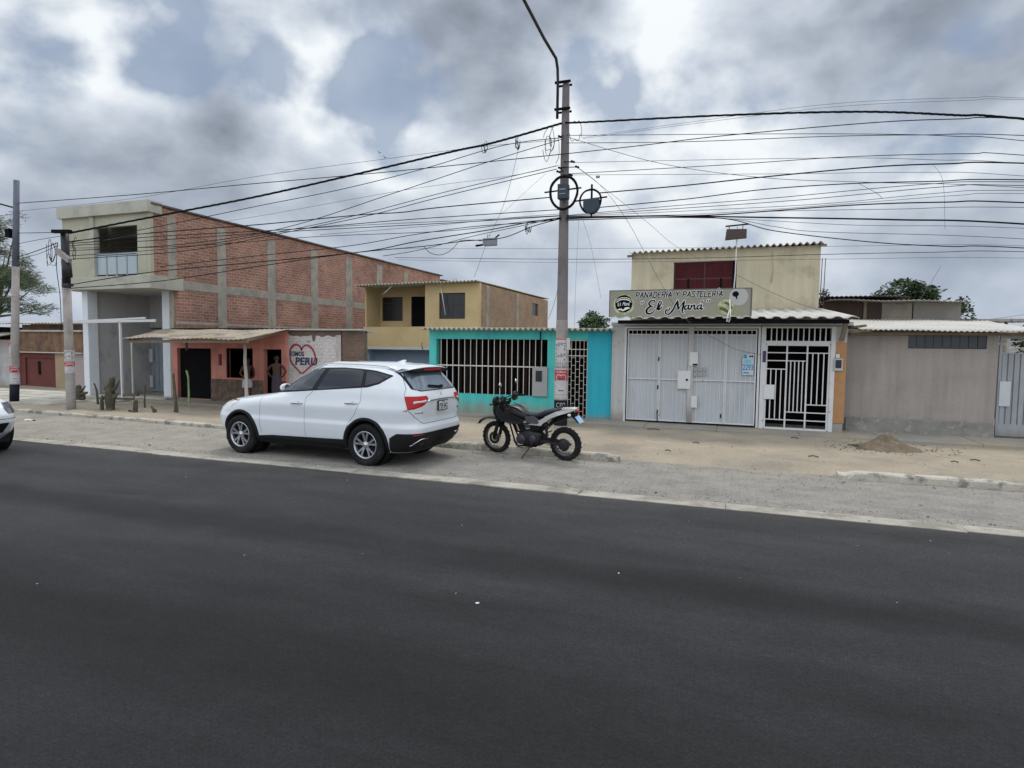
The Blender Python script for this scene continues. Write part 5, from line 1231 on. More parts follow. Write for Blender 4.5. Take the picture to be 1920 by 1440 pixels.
def arch_ring(B, cx, cz, r0, r1, a0, a1, off, side=1, n=30):
    mb = MB(); mb.sm = True; rings = []
    for i in range(n+1):
        a = rad(a0+(a1-a0)*i/n); row = []
        for k, (r, o) in enumerate(((r0, -.10), (r0, off), ((r0+r1)/2, off+.006), (r1, off), (r1+.004, .0))):
            x = cx+r*math.cos(a); z = max(B.z0+.01, cz+r*math.sin(a)); row.append(mb.vert(B.on(x, z, o, side)))
        rings.append(row)
    for A, C in zip(rings, rings[1:]):
        for k in range(4): mb.face((A[k], A[k+1], C[k+1], C[k]))
    return mb
def make_wheel(parent, x, y, r, side, rim_r, spokes=5, w=.22):
    """side=+1: outer face towards +y"""
    wl = empty('wheel', (x, y, r)); wl.parent = parent; wl.location = (x, y, r)
    ax = (0, side, 0)
    mb = MB(); mb.lathe([(rim_r-.005, -w/2), (r-.03, -w/2-.004), (r-.008, -w/2+.02), (r, -w/2+.05), (r, w/2-.05), (r-.008, w/2-.02), (r-.03, w/2+.002), ((r+rim_r)/2, w/2+.008), (rim_r-.002, w/2-.002), (rim_r-.008, w/2-.03)], (0, 0, 0), ax, 48, cap=False)
    mb.build('tyre', MATS['rubber'], wl, local=True)
    mb = MB(); mb.lathe([(rim_r, w/2-.01), (rim_r-.006, w/2+.002), (rim_r-.022, w/2-.004), (rim_r-.03, w/2-.04), (rim_r-.035, -w/2+.02)], (0, 0, 0), ax, 48, cap=False)
    mb.lathe([(.001, w/2-.018), (.052, w/2-.018), (.062, w/2-.032), (.06, w/2-.06)], (0, 0, 0), ax, 24, cap=False)
    def pt(a, rr, d): return Vector((rr*math.cos(a), side*d, rr*math.sin(a)))
    for k in range(spokes):
        for s_ in (-1, 1):
            a0 = 2*math.pi*k/spokes+s_*.13+.3; a1 = 2*math.pi*k/spokes+s_*.235+.3
            q = []
            for (aa, rr, d, hw) in ((a0, .045, w/2-.022, .016), (a0*.5+a1*.5, rim_r*.55, w/2-.016, .015), (a1, rim_r-.018, w/2-.012, .019)):
                c = pt(aa, rr, d); t = Vector((-math.sin(aa), 0, math.cos(aa)))*hw
                q.append((mb.vert(c+t), mb.vert(c-t), mb.vert(c-t*.8-Vector((0, side*.03, 0))), mb.vert(c+t*.8-Vector((0, side*.03, 0)))))
            for A, C in zip(q, q[1:]):
                for j in range(4): mb.face((A[j], A[(j+1) % 4], C[(j+1) % 4], C[j]))
    rim = mb.build('rim', MATS['alloy'], wl, local=True, fix=True)
    mb = MB(); mb.lathe([(.0, w/2-.075), (rim_r-.03, w/2-.075), (rim_r-.03, w/2-.09)], (0, 0, 0), ax, 32); mb.build('brake_disc', MATS['car_black'], wl, local=True)
    mb = MB(); mb.lathe([(.0, w/2-.012), (.026, w/2-.012), (.028, w/2-.02)], (0, 0, 0), ax, 16); mb.build('hub_cap', MATS['chrome'], wl, local=True)
    return wl

def suv():
    root = empty('parked_car', (-5.65, 9.50, 0), 'clean white SUV parked by the kerb facing left, seen from its rear left side', 'car', rotz=math.atan2(.047, -.9989))
    F = [(.22, 3.18), (.34, 3.36), (.5, 3.50), (.7, 3.52), (.82, 3.46), (.92, 3.34), (.985, 3.14), (1.03, 2.88), (1.07, 2.55), (1.105, 2.25), (1.14, 2.08), (1.25, 1.90), (1.4, 1.63), (1.52, 1.37), (1.60, 1.14), (1.65, .92), (1.68, .70), (1.70, .45)]
    R = [(.22, -.70), (.34, -.84), (.50, -.93), (.66, -.95), (.70, -.91), (.80, -.90), (1.0, -.93), (1.12, -.93), (1.22, -.885), (1.30, -.84), (1.45, -.735), (1.56, -.655), (1.61, -.62), (1.65, -.57), (1.68, -.42), (1.70, -.1)]
    W = [(.22, .80), (.32, .885), (.45, .912), (.56, .924), (.665, .927), (.725, .912), (.80, .914), (.90, .919), (.965, .917), (1.02, .900), (1.10, .880), (1.20, .865), (1.28, .842), (1.40, .785), (1.50, .735), (1.58, .69), (1.635, .62), (1.67, .52), (1.69, .40), (1.705, .2)]
    NF = [(.2, 6.5), (.8, 6.2), (.92, 5.5), (1.02, 4.6), (1.10, 4.2), (1.25, 4.2), (1.5, 4.4), (1.7, 3.4)]
    NR = [(.2, 7.0), (.7, 7.2), (.9, 7.4), (1.15, 7.4), (1.28, 6.8), (1.5, 6.0), (1.62, 4.6), (1.7, 3.4)]
    B = Body(F, R, W, NF, NR, 1.05, .24, 1.703)
    WB = 2.74; wr = .352; holes = [(0, .37, .405), (WB, .37, .405)]
    def bd(mb, name, m_, par=root, **k): return mb.build(name, MATS[m_], par, local=True, **k)
    body = bd(B.mesh(holes), 'body', 'car_white')
    # black cladding: sill, arches, rear bumper skirt, front lip
    for side in (1, -1):
        mb = MB(); B.patch([(.42, .245), (2.32, .245), (2.30, .385), (.43, .42)], 'side', .012, 6, 20, mb=mb, side=side)
        B.patch([(.46, .245), (2.28, .245), (2.27, .31), (.46, .32)], 'side', .03, 4, 20, mb=mb, side=side); bd(mb, 'sill', 'car_black')
    for side in (1, -1):
        for cx in (0, WB):
            bd(arch_ring(B, cx, .37, .385, .435, -18 if cx else -25, 197 if not cx else 200, .012, side), 'wheel_arch', 'car_black')
        for cx in (0, WB):
            mb = MB(); mb.lathe([(.40, 0), (.40, -.33), (.0, -.33)], (cx, side*.84, .37), (0, side, 0), 32, cap=False); bd(mb, 'wheel_well', 'car_black')
    mb = MB(); B.wrap([(.25, -.44, -.44), (.34, -.45, -.45), (.50, -.47, -.47), (.575, -.60, -.6)], .010, 40, mb=mb); B.wrap([(.25, -.44, -.42), (.50, -.47, -.3), (.575, -.60, -.3)], .010, 20, mb=mb, side=-1)
    # lower edge of the skirt turns up in the middle of the tail
    rb = bd(mb, 'rear_bumper', 'car_black')
    mb = MB(); B.wrap([(.25, 3.12, .0), (.36, 3.18, .0)], .012, 24, mb=mb); B.wrap([(.25, 3.12, .0), (.36, 3.18, .0)], .012, 24, mb=mb, side=-1); bd(mb, 'front_lip', 'car_black')
    for s_ in (1, -1):
        mb = MB(); B.patch([(s_*.78, .535), (s_*.78, .562), (s_*.60, .56), (s_*.60, .54)], 'rear', .018, 3, 6, mb=mb); bd(mb, 'reflector', 'lamp_red', rb)
        P = [(.74, .385), (.64, .475), (.46, .475)]; P = [B.onr(s_*y, z, .020) for y, z in P]; Q = [B.onr(s_*y, z, .020) for y, z in ((.76, .375), (.52, .385))]
        mb = MB(); mb.tube(P, .012, 6); mb.tube(Q, .008, 6); bd(mb, 'exhaust_trim', 'chrome', rb)
    # glass: flank windows with gloss black surround
    for side in (1, -1):
        mb = MB(); B.patch([(2.02, 1.13), (1.97, 1.20), (1.66, 1.445), (1.38, 1.565), (1.05, 1.605), (.60, 1.612), (.25, 1.60), (-.05, 1.58), (-.42, 1.50), (-.20, 1.36), (0, 1.30), (.3, 1.275), (1.15, 1.205)], 'side', .0025, 40, 44, mb=mb, side=side); bd(mb, 'window_surround', 'car_black')
        for nm, poly, m_ in (('door_glass', [(1.90, 1.165), (1.62, 1.425), (1.36, 1.54), (1.06, 1.582), (.965, 1.582), (1.13, 1.225)], 'car_glass_front'),
                             ('door_glass', [(1.02, 1.232), (.87, 1.585), (.55, 1.590), (.22, 1.578), (.16, 1.55), (.13, 1.318), (.4, 1.29)], 'car_glass'),
                             ('quarter_glass', [(.06, 1.325), (.10, 1.56), (-.05, 1.555), (-.36, 1.49), (-.18, 1.385)], 'car_glass')):
            bd(B.patch(poly, 'side', .006, 24, 24, side=side), nm, m_)
    bd(B.patch([(-.66, 1.16), (-.50, 1.625), (.50, 1.625), (.66, 1.16)], 'front', .004, 30, 24), 'windscreen', 'car_glass')
    # rear glass, spoiler, wiper
    rg = [(-.56, 1.25), (-.70, 1.285), (-.67, 1.42), (-.62, 1.60), (.62, 1.60), (.67, 1.42), (.70, 1.285), (.56, 1.25)]
    bd(B.patch(rg, 'rear', .004, 24, 24), 'rear_glass_edge', 'car_black')
    g_ = [(-.53, 1.262), (-.665, 1.292), (-.64, 1.42), (-.59, 1.58), (.59, 1.58), (.64, 1.42), (.665, 1.292), (.53, 1.262)]
    mat('car_glass_rear', (.10, .13, .17), .08, .45, 2.2, spec=1.0, coat=.6, stretch=(1, 1.2, .5))
    bd(B.patch(g_, 'rear', .008, 24, 24), 'rear_glass', 'car_glass_rear')
    sp = [Vector((-.30, 0, 1.700))]
    mb = MB(); mb.sm = True; n = 20; rows = []
    for i in range(n+1):
        y = -.64+1.28*i/n; u = abs(y)/.64; dx = .07*u**2.5; t0 = B.top(-.28, y*.98); t1 = B.top(-.46, y)
        rows.append([mb.vert(p) for p in ((-.28, y*.98, t0-.01), (-.40, y*.985, B.top(-.40, y)+.012), (-.58+dx*.5, y, 1.668-.05*u**2.2), (-.73+dx, y, 1.648-.045*u**2.2), (-.74+dx, y, 1.634-.04*u**2.2), (-.56+dx, y*.985, 1.59-.03*u**2))])
    for A, C in zip(rows, rows[1:]):
        for k in range(5): mb.face((A[k], A[k+1], C[k+1], C[k]))
        mb.face((A[5], A[0], C[0], C[5]))
    mb.face(rows[0]); mb.face(rows[-1][::-1])
    spo = bd(mb, 'spoiler', 'car_white')
    mb = MB(); mb.box(-.74, -.62, -.56, .56, 1.555, 1.61); bd(mb, 'spoiler_underside', 'car_black', spo)
    mb = MB(); mb.box(-.752, -.73, -.28, .28, 1.582, 1.608); bd(mb, 'brake_light', 'lamp_red', spo)
    mb = MB(); a = B.onr(-.10, 1.30, .03); b = B.onr(.30, 1.335, .03); mb.beam(a, b, .03, .035); mb.lathe([(.03, 0), (.03, .04), (.02, .05)], B.onr(-.1, 1.30, .0), (-1, 0, .3), 12); bd(mb, 'wiper', 'car_black')
    # tail lamps wrap the corner
    for side in (1, -1):
        mb = B.wrap([(.955, -.76, .84), (.985, -.76, .72), (1.02, -.745, .60), (1.07, -.73, .50), (1.12, -.71, .46), (1.15, -.70, .455), (1.178, -.695, .47)], .010, 22, side=side); tl = bd(mb, 'tail_lamp', 'lamp_red')
        mb = MB(); B.patch([(side*.52, 1.075), (side*.52, 1.115), (side*.76, 1.10), (side*.76, 1.06)], 'rear', .014, 4, 10, mb=mb); bd(mb, 'reversing_lamp', 'lamp_clear', tl)
        mb = B.wrap([(.942, -.76, .86), (.954, -.76, .84)], .006, 16, side=side); bd(mb, 'lamp_edge', 'car_black', tl)
    mb = MB()
    bpts = [B.onr(y, 1.105-.012*(abs(y)/.5)**2+.0, .016) for y in np.linspace(-.50, .50, 13)]; mb.tube(bpts, .011, 6); bd(mb, 'tailgate_bar', 'chrome')
    mb = MB(); p = B.onr(0, 1.185, .004)
    mb.tube([B.onr(-.018, 1.20, .008), B.onr(.0, 1.182, .008), B.onr(.018, 1.20, .008)], .004, 5); mb.tube([B.onr(-.022, 1.187, .008), B.onr(.0, 1.168, .008), B.onr(.022, 1.187, .008)], .004, 5); bd(mb, 'badge', 'chrome')
    # number plate
    mb = MB(); mb.box(-.958, -.940, -.165, .165, .905, 1.075); pl = bd(mb, 'number_plate', 'car_black', bevel=.004)
    mb = MB(); mb.box(-.962, -.9585, -.148, .148, .920, 1.060); bd(mb, 'plate_face', 'plate_white', pl)
    mb = MB(); put_text(mb, 'P2R·842', -.135, .135, .930, 1.03, lambda u, v: (-.9635, -u, v), bold=.02); put_text(mb, 'PERU', -.05, .05, 1.037, 1.055, lambda u, v: (-.9635, -u, v), bold=.02); bd(mb, 'plate_text', 'car_black', pl)
    mb = MB()
    for k, u in enumerate((.74, .715, .69, .665, .625, .59)): a = B.onr(u, .895, .003); b = B.onr(u, .912, .003); mb.beam(a, b, .016 if k < 4 else .02, .004, up=(1, 0, 0))
    for k, u in enumerate((-.60, -.64)): a = B.onr(u, .895, .003); b = B.onr(u, .92, .003); mb.beam(a, b, .02, .004, up=(1, 0, 0))
    bd(mb, 'model_letters', 'blk_metal')
    # seams
    mb = MB()
    for side in (1, -1):
        B.line([(2.22, 1.12), (2.25, .95), (2.26, .62), (2.23, .42)], 'side', mb=mb, side=side)
        B.line([(1.10, 1.20), (1.24, 1.08), (1.255, .75), (1.23, .42)], 'side', mb=mb, side=side)
        B.line([(.115, 1.30), (.10, 1.08), (.20, .86), (.33, .70), (.42, .50)], 'side', mb=mb, side=side)
        B.line([(-.36, 1.60), (-.56, 1.48), (-.68, 1.30), (-.69, 1.18)], 'side', mb=mb, side=side)
        B.line([(3.30, .98), (3.00, .985), (2.55, 1.03), (2.26, 1.085)], 'side', w=.005, mb=mb, side=side)
    B.line([(.82, .94), (.74, .84), (.60, .74), (.52, .725), (-.52, .725), (-.60, .74), (-.74, .84), (-.82, .94)], 'rear', .008, mb=mb)
    bd(mb, 'panel_gap', 'seam')
    mb = MB(); mb.sm = True
    # pressed crease below the plate
    B.line([(.42, .855), (.36, .835), (-.36, .835), (-.42, .855)], 'rear', .012, .004, mb=mb); bd(mb, 'tailgate_crease', 'car_white')
    # handles, mirrors, roof rails, antenna, headlamps
    for side in (1, -1):
        for x, z in ((1.415, .985), (.285, 1.035)):
            mb = MB(); a = B.on(x-.10, z, .030, side); b = B.on(x+.10, z-.006, .030, side); m_ = B.on(x, z+.004, .040, side)
            mb.tube([B.on(x-.115, z, .004, side), a, m_, b, B.on(x+.115, z-.006, .004, side)], [.012, .013, .012, .013, .012], 8); h_ = bd(mb, 'door_handle', 'chrome')
            mb = MB(); B.patch([(x-.06, z+.022), (x+.06, z+.020), (x+.075, z-.02), (x-.075, z-.02)], 'side', .003, 4, 6, mb=mb, side=side); bd(mb, 'handle_recess', 'seam', h_)
        mb = MB(); c = B.on(1.97, 1.20, .12, side); mb.sm = True
        n1_, n2_ = 10, 14; rows = []
        for i in range(n1_+1):
            a = math.pi*i/n1_; rr = math.sin(a)**.6; rows.append([mb.vert((c.x+.085*rr*math.cos(t)*(1.0 if math.cos(t) > 0 else .35), c.y-.11*math.cos(a), c.z+.005+.072*rr*math.sin(t))) for t in [2*math.pi*k/n2_ for k in range(n2_)]])
        for A, C in zip(rows, rows[1:]):
            for k in range(n2_): mb.face((A[k], A[(k+1) % n2_], C[(k+1) % n2_], C[k]))
        mr_ = bd(mb, 'mirror', 'car_white')
        mb = MB(); mb.tube([B.on(2.02, 1.13, .0, side), (c.x+.03, c.y-side*.06, c.z-.06)], .022, 8); bd(mb, 'mirror_foot', 'car_black', mr_)
        mb = MB(); mb.lathe([(.062, 0), (.062, -.01), (.0, -.012)], (c.x-.03, c.y, c.z+.005), (1, 0, 0), 16, cap=False); bd(mb, 'mirror_glass', 'car_glass', mr_)
        rl_ = [(1.42, B.top(1.42, .60)-.01, .60), (1.30, B.top(1.30, .60)+.02, .60), (1.0, B.top(1.0, .60)+.032, .60), (.5, B.top(.5, .60)+.034, .60), (0, B.top(0, .60)+.034, .60), (-.25, B.top(-.25, .60)+.03, .60), (-.40, B.top(-.40, .60)+.0, .60)]
        mb = MB(); mb.tube([(x, side*y, z) for x, z, y in rl_], [.010, .014, .014, .014, .014, .014, .010], 8); bd(mb, 'roof_rail', 'chrome')
        mb = B.wrap([(.845, 2.98, .62), (.90, 2.90, .55), (.955, 2.80, .55)], .006, 16, side=side); bd(mb, 'headlamp', 'lamp_clear')
        mb = B.wrap([(.960, 2.84, .60), (.975, 2.78, .62)], .007, 16, side=side); bd(mb, 'headlamp_trim', 'chrome')
    mb = MB(); mb.prism([(-.02, .02, 1.700), (-.20, .025, 1.700), (-.20, 0, 1.745), (-.16, 0, 1.75), (-.04, 0, 1.71)], (0, -.035, 0)); bd(mb, 'antenna_fin', 'car_white', fix=True)
    mb = MB(); mb.box(-.6, 3.3, -.70, .70, .20, .30); bd(mb, 'underbody', 'car_black')
    for x in (0, WB):
        for side in (1, -1): make_wheel(root, x, side*.805, wr, side, .232, 5)
    return root
suv()

def sedan():
    root = empty('passing_car', (-15.72, 6.55, 0), 'white saloon car on the road cut off by the left edge of the picture', 'car', rotz=rad(-1)); root.scale = (1.13, 1.13, 1.13)
    F = [(.20, 3.05), (.34, 3.25), (.5, 3.36), (.62, 3.36), (.74, 3.28), (.82, 3.14), (.88, 2.85), (.93, 2.4), (.98, 2.05), (1.03, 1.9), (1.2, 1.55), (1.35, 1.15), (1.42, .8), (1.46, .5)]
    R = [(.20, -.6), (.4, -.82), (.7, -.86), (.95, -.82), (1.02, -.6), (1.08, -.35), (1.25, .0), (1.4, .35), (1.46, .5)]
    W = [(.20, .76), (.32, .84), (.5, .86), (.8, .85), (.95, .82), (1.05, .79), (1.2, .70), (1.38, .58), (1.44, .45), (1.47, .3)]
    B = Body(F, R, W, [(.2, 5), (.8, 4.4), (1, 3.6), (1.4, 3)], [(.2, 5), (1.4, 4)], 1.0, .20, 1.465)
    WB = 2.55; wr = .31
    def bd(mb, name, m_, par=root, **k): return mb.build(name, MATS[m_], par, local=True, **k)
    bd(B.mesh([(0, .32, .36), (WB, .32, .36)], 160, 80), 'body', 'car_white')
    for side in (1, -1):
        for cx in (0, WB): mb = MB(); mb.lathe([(.365, 0), (.365, -.3), (.0, -.3)], (cx, side*.79, .32), (0, side, 0), 28, cap=False); bd(mb, 'wheel_well', 'car_black')
        bd(B.patch([(1.75, 1.03), (1.5, 1.2), (1.2, 1.33), (.9, 1.38), (.5, 1.39), (.2, 1.3), (-.1, 1.1), (0, 1.05)], 'side', .004, 20, 24, side=side), 'window', 'car_glass')
        bd(B.wrap([(.64, 2.98, .50), (.72, 2.90, .46), (.80, 2.80, .50)], .006, 18, side=side), 'headlamp', 'lamp_dark')
    bd(B.patch([(-.45, .34), (-.5, .5), (.5, .5), (.45, .34)], 'front', .006, 10, 12), 'grille', 'car_black')
    bd(B.patch([(-.60, 1.06), (-.44, 1.37), (.44, 1.37), (.60, 1.06)], 'front', .005, 20, 18), 'windscreen', 'car_glass')
    for side in (1, -1):
        for cx in (0, WB): bd(arch_ring(B, cx, .32, .335, .375, -15, 195, .004, side), 'wheel_arch', 'car_white')
    mb = MB(); B.wrap([(.555, 2.93, .0), (.565, 2.93, .0)], .002, 24, mb=mb); B.wrap([(.555, 2.93, .0), (.565, 2.93, .0)], .002, 24, mb=mb, side=-1); bd(mb, 'panel_gap', 'seam')
    mb = MB(); mb.box(-.5, 3.0, -.68, .68, .16, .26); bd(mb, 'underbody', 'car_black')
    for x in (0, WB):
        for side in (1, -1): make_wheel(root, x, side*.745, wr, side, .20, 5, .19)
sedan()

# ---------------------------------------------------------------- motorcycle (trail bike on its side stand)
mat('bike_white', (.48, .48, .46), .3, .04, 5, coat=.4); mat('bike_black', (.008, .008, .009), .35, .1, 6, spec=.35); mat('bike_matt', (.010, .010, .011), .8, .2, 8, .2, 40, spec=.15)
mat('bike_seat', (.012, .013, .022), .7, .15, 8, .3, 60); mat('steel', (.13, .13, .135), .4, .1, 8, metal=.8); mat('dark_steel', (.022, .022, .023), .5, .15, 8, spec=.3)
mat('bike_grey', (.045, .045, .05), .4, .1, 6); mat('plate_blue', (.30, .50, .68), .6, .15, 8)
def bike():
    root = empty('motorcycle', (-2.77, 10.45, 0), 'black and white trail motorcycle leaning on its side stand by the main pole', 'motorcycle', rotz=math.atan2(.20, -.98))
    root.rotation_mode = 'XYZ'; root.rotation_euler = (rad(-5), 0, math.atan2(.20, -.98))
    def bd(mb, name, m_, par=root, **k): return mb.build(name, MATS[m_], par, local=True, **k)
    WX = 1.45
    def wheel(x, r, w, rim_r, steer=0):
        wl = empty('wheel', (x, 0, r)); wl.parent = root; wl.location = (x, 0, r); wl.rotation_euler = (0, 0, steer)
        mb = MB(); mb.lathe([(rim_r, -w*.36), (rim_r+.02, -w*.46), (r-.03, -w*.5), (r-.008, -w*.32), (r, 0), (r-.008, w*.32), (r-.03, w*.5), (rim_r+.02, w*.46), (rim_r, w*.36)], (0, 0, 0), (0, 1, 0), 48, cap=False)
        # knobs
        n = 44
        for k in range(n):
            a = 2*math.pi*k/n
            for yy in ((-.30, .02) if k % 2 else (.30, -.02)):
                c = Vector((math.cos(a)*(r-.008), yy*w, math.sin(a)*(r-.008))); t = Vector((-math.sin(a), 0, math.cos(a))); mb.beam(c-t*.009, c+t*.009, w*.26, .018, up=(math.cos(a), 0, math.sin(a)))
        bd(mb, 'tyre', 'rubber', wl)
        mb = MB(); mb.lathe([(rim_r+.004, -w*.34), (rim_r-.014, -w*.3), (rim_r-.016, 0), (rim_r-.014, w*.3), (rim_r+.004, w*.34)], (0, 0, 0), (0, 1, 0), 40, cap=False); bd(mb, 'rim', 'steel', wl)
        mb = MB(); mb.lathe([(.0, -.07), (.05, -.07), (.05, -.05), (.03, -.04), (.03, .04), (.05, .05), (.05, .07), (0, .07)], (0, 0, 0), (0, 1, 0), 18, cap=False)
        for k in range(18):
            for s_ in (-1, 1):
                a = 2*math.pi*(k+.25*s_)/18; b_ = a+s_*.5; mb.tube([(math.cos(b_)*.048, s_*.045, math.sin(b_)*.048), (math.cos(a)*(rim_r-.012), 0, math.sin(a)*(rim_r-.012))], .0022, 4, cap=False)
        bd(mb, 'spokes', 'steel', wl)
        mb = MB(); yy = .075; n = 30
        mb.lathe([(.06, yy), (.115, yy), (.115, yy+.004), (.06, yy+.004)], (0, 0, 0), (0, 1, 0), 30, cap=False); bd(mb, 'brake_disc', 'dark_steel', wl)
        return wl
    wheel(WX, .300, .082, .225); wheel(0, .300, .105, .212)
    # front fork
    for s_ in (-1, 1):
        mb = MB(); mb.tube([(WX, s_*.095, .30), (WX-.03, s_*.095, .39), (WX-.115, s_*.095, .62)], [.03, .033, .033], 10); mb.tube([(WX-.105, s_*.095, .60), (WX-.275, s_*.095, 1.03)], .021, 10)
        bd(mb, 'fork_leg', 'bike_matt')
    mb = MB(); mb.lathe([(.038, -.06), (.044, -.05), (.040, .05), (.036, .06)], (WX-.12, .095, .66), (-.37, 0, .93), 10); mb.lathe([(.038, -.06), (.044, -.05), (.040, .05), (.036, .06)], (WX-.12, -.095, .66), (-.37, 0, .93), 10); bd(mb, 'fork_gaiter', 'bike_matt')
    mb = MB(); mb.beam((WX-.15, -.12, .74), (WX-.15, .12, .74), .06, .04); mb.beam((WX-.25, -.12, .98), (WX-.25, .12, .98), .06, .03); mb.tube([(WX-.17, 0, .72), (WX-.27, 0, .99)], .03, 10); bd(mb, 'fork_clamp', 'bike_matt')
    # high front mudguard
    def loft(secs, cap=True):
        """secs: list of (center(x,z), half width, up vector height) closed loops of given points"""
        mb = MB(); mb.sm = True; R_ = [[mb.vert(p) for p in s_] for s_ in secs]; k = len(secs[0])
        for A, C in zip(R_, R_[1:]):
            for j in range(k): mb.face((A[j], A[(j+1) % k], C[(j+1) % k], C[j]))
        if cap: mb.face(R_[0][::-1]); mb.face(R_[-1])
        return mb
    def sec(x, zt, zb, w, n=14, sq=2.6, xt=0):
        out = []
        for i in range(n):
            a = 2*math.pi*i/n; c, q = math.cos(a), math.sin(a); y = w*math.copysign(abs(c)**(2/sq), c); v = math.copysign(abs(q)**(2/sq), q); z = (zt+zb)/2+(zt-zb)/2*v
            out.append((x+xt*v, y, z))
        return out
    def guard(pts, w, th=.012):
        secs = []
        for (x, z, ww) in pts:
            s_ = []
            for i in range(7): u = -1+i/3; s_.append((x, u*ww, z-.03*u*u+th))
            for i in range(6, -1, -1): u = -1+i/3; s_.append((x, u*ww, z-.03*u*u))
            secs.append(s_)
        return loft(secs)
    bd(guard([(1.86, .535, .045), (1.80, .60, .065), (1.70, .655, .075), (1.58, .685, .078), (1.46, .69, .08), (1.36, .67, .07), (1.30, .64, .06)], .07), 'front_mudguard', 'bike_black')
    # head cowl with lamp
    bd(loft([sec(1.30, .99, .74, .09), sec(1.36, 1.00, .70, .115), sec(1.42, .97, .69, .115), sec(1.455, .93, .72, .09), sec(1.47, .88, .76, .05)]), 'headlamp_cowl', 'bike_black')
    mb = MB(); mb.lathe([(.075, 0), (.07, .012), (.0, .022)], (1.455, 0, .82), (1, 0, .1), 18, cap=False); bd(mb, 'headlamp', 'lamp_clear')
    for s_ in (-1, 1):
        mb = MB(); mb.tube([(1.36, s_*.10, .94), (1.40, s_*.20, .955)], .009, 6); mb.lathe([(.0, -.04), (.022, -.025), (.026, 0), (.02, .03), (0, .04)], (1.40, s_*.215, .957), (1, 0, 0), 10); bd(mb, 'indicator', 'bike_grey')
    # bars, grips, levers, mirrors
    mb = MB(); bar_ = [(1.06, .40, 1.06), (1.10, .28, 1.075), (1.17, .12, 1.04), (1.18, 0, 1.03), (1.17, -.12, 1.04), (1.10, -.28, 1.075), (1.06, -.40, 1.06)]; mb.tube(bar_, .012, 8)
    mb.tube([(1.14, .2, 1.075), (1.15, 0, 1.09), (1.14, -.2, 1.075)], .008, 6)
    hb = bd(mb, 'handlebar', 'bike_matt')
    for s_ in (-1, 1):
        mb = MB(); mb.tube([(1.10, s_*.275, 1.075), (1.05, s_*.41, 1.058)], .019, 8); bd(mb, 'grip', 'bike_matt', hb)
        mb = MB(); mb.beam((1.14, s_*.25, 1.08), (1.13, s_*.42, 1.06), .012, .016); mb.lathe([(.0, -.03), (.03, -.025), (.035, .02), (.0, .03)], (1.14, s_*.24, 1.09), (0, 1, 0), 10); bd(mb, 'lever', 'dark_steel', hb)
        mb = MB(); mb.tube([(1.12, s_*.25, 1.09), (1.14, s_*.26, 1.20), (1.15, s_*.27, 1.28)], .006, 6); mm_ = bd(mb, 'mirror', 'bike_matt', hb)
        mb = MB(); mb.lathe([(0, -.015), (.042, -.012), (.052, 0), (.046, .008), (0, .01)], (1.155, s_*.275, 1.335), (-.95, s_*.1, .1), 18, cap=False); bd(mb, 'mirror_head', 'bike_matt', mm_)
        mb = MB(); mb.lathe([(0, .0125), (.044, .0105)], (1.155, s_*.275, 1.335), (-.95, s_*.1, .1), 18); bd(mb, 'mirror_glass', 'chrome', mm_)
    # hand guards (round dark shapes each side of the bars)
    for s_ in (-1, 1):
        mb = loft([sec(1.20, 1.13, .98, .012, xt=0), sec(1.22, 1.14, .96, .02), sec(1.23, 1.13, .97, .01)]); 
        for i, v in enumerate(mb.v): mb.v[i] = (v[0]-.10*abs(v[2]-1.05), v[1]*6+s_*.33, v[2])
        bd(mb, 'hand_guard', 'bike_black')
    mb = MB(); mb.lathe([(.0, -.03), (.05, -.03), (.055, .02), (.0, .025)], (1.24, .04, 1.05), (-.5, 0, .86), 16, cap=False); bd(mb, 'speedometer', 'bike_matt')
    # cables
    mb = MB(); mb.tube([(1.13, .24, 1.08), (1.32, .20, 1.06), (1.36, .1, .90), (1.20, .06, .78)], .005, 5); mb.tube([(1.13, -.24, 1.08), (1.33, -.18, 1.04), (1.37, -.1, .9), (WX-.05, -.08, .45)], .005, 5); mb.tube([(1.13, .2, 1.08), (1.34, .12, 1.09), (1.33, 0, .9)], .005, 5); bd(mb, 'cables', 'bike_matt')
    # tank + shrouds
    bd(loft([sec(1.30, .86, .74, .06), sec(1.24, .905, .70, .10), sec(1.12, .935, .66, .135), sec(1.0, .935, .65, .145), sec(.90, .905, .655, .14), sec(.80, .845, .66, .12), sec(.72, .80, .67, .095)]), 'fuel_tank', 'bike_black')
    for s_ in (-1, 1):
        mb = MB(); mb.prism([(1.37, s_*.125, .79), (1.30, s_*.155, .68), (1.05, s_*.17, .615), (.78, s_*.155, .63), (.74, s_*.145, .69), (.95, s_*.165, .77), (1.15, s_*.16, .84), (1.32, s_*.13, .88)], (0, s_*.012, 0)); bd(mb, 'tank_shroud', 'bike_black', fix=True, bevel=.006)
        mb = MB(); mb.prism([(1.12, s_*.10, .952), (1.0, s_*.12, .935), (.90, s_*.125, .905), (.80, s_*.11, .85), (.84, s_*.09, .87), (.95, s_*.09, .925), (1.05, s_*.08, .95)], (0, s_*.012, .006)); bd(mb, 'tank_stripe', 'bike_grey', fix=True)
        mb = MB(); mb.prism([(.74, s_*.135, .76), (.56, s_*.115, .775), (.40, s_*.11, .70), (.50, s_*.13, .64), (.70, s_*.145, .66)], (0, s_*.01, 0)); bd(mb, 'side_cover', 'bike_grey', fix=True, bevel=.005)
    # seat
    bd(loft([sec(.86, .85, .78, .07), sec(.74, .825, .74, .085), sec(.60, .815, .73, .10), sec(.50, .83, .74, .115), sec(.38, .885, .77, .125), sec(.22, .925, .83, .12), sec(.06, .945, .875, .10), sec(-.02, .945, .90, .07)]), 'seat', 'bike_seat')
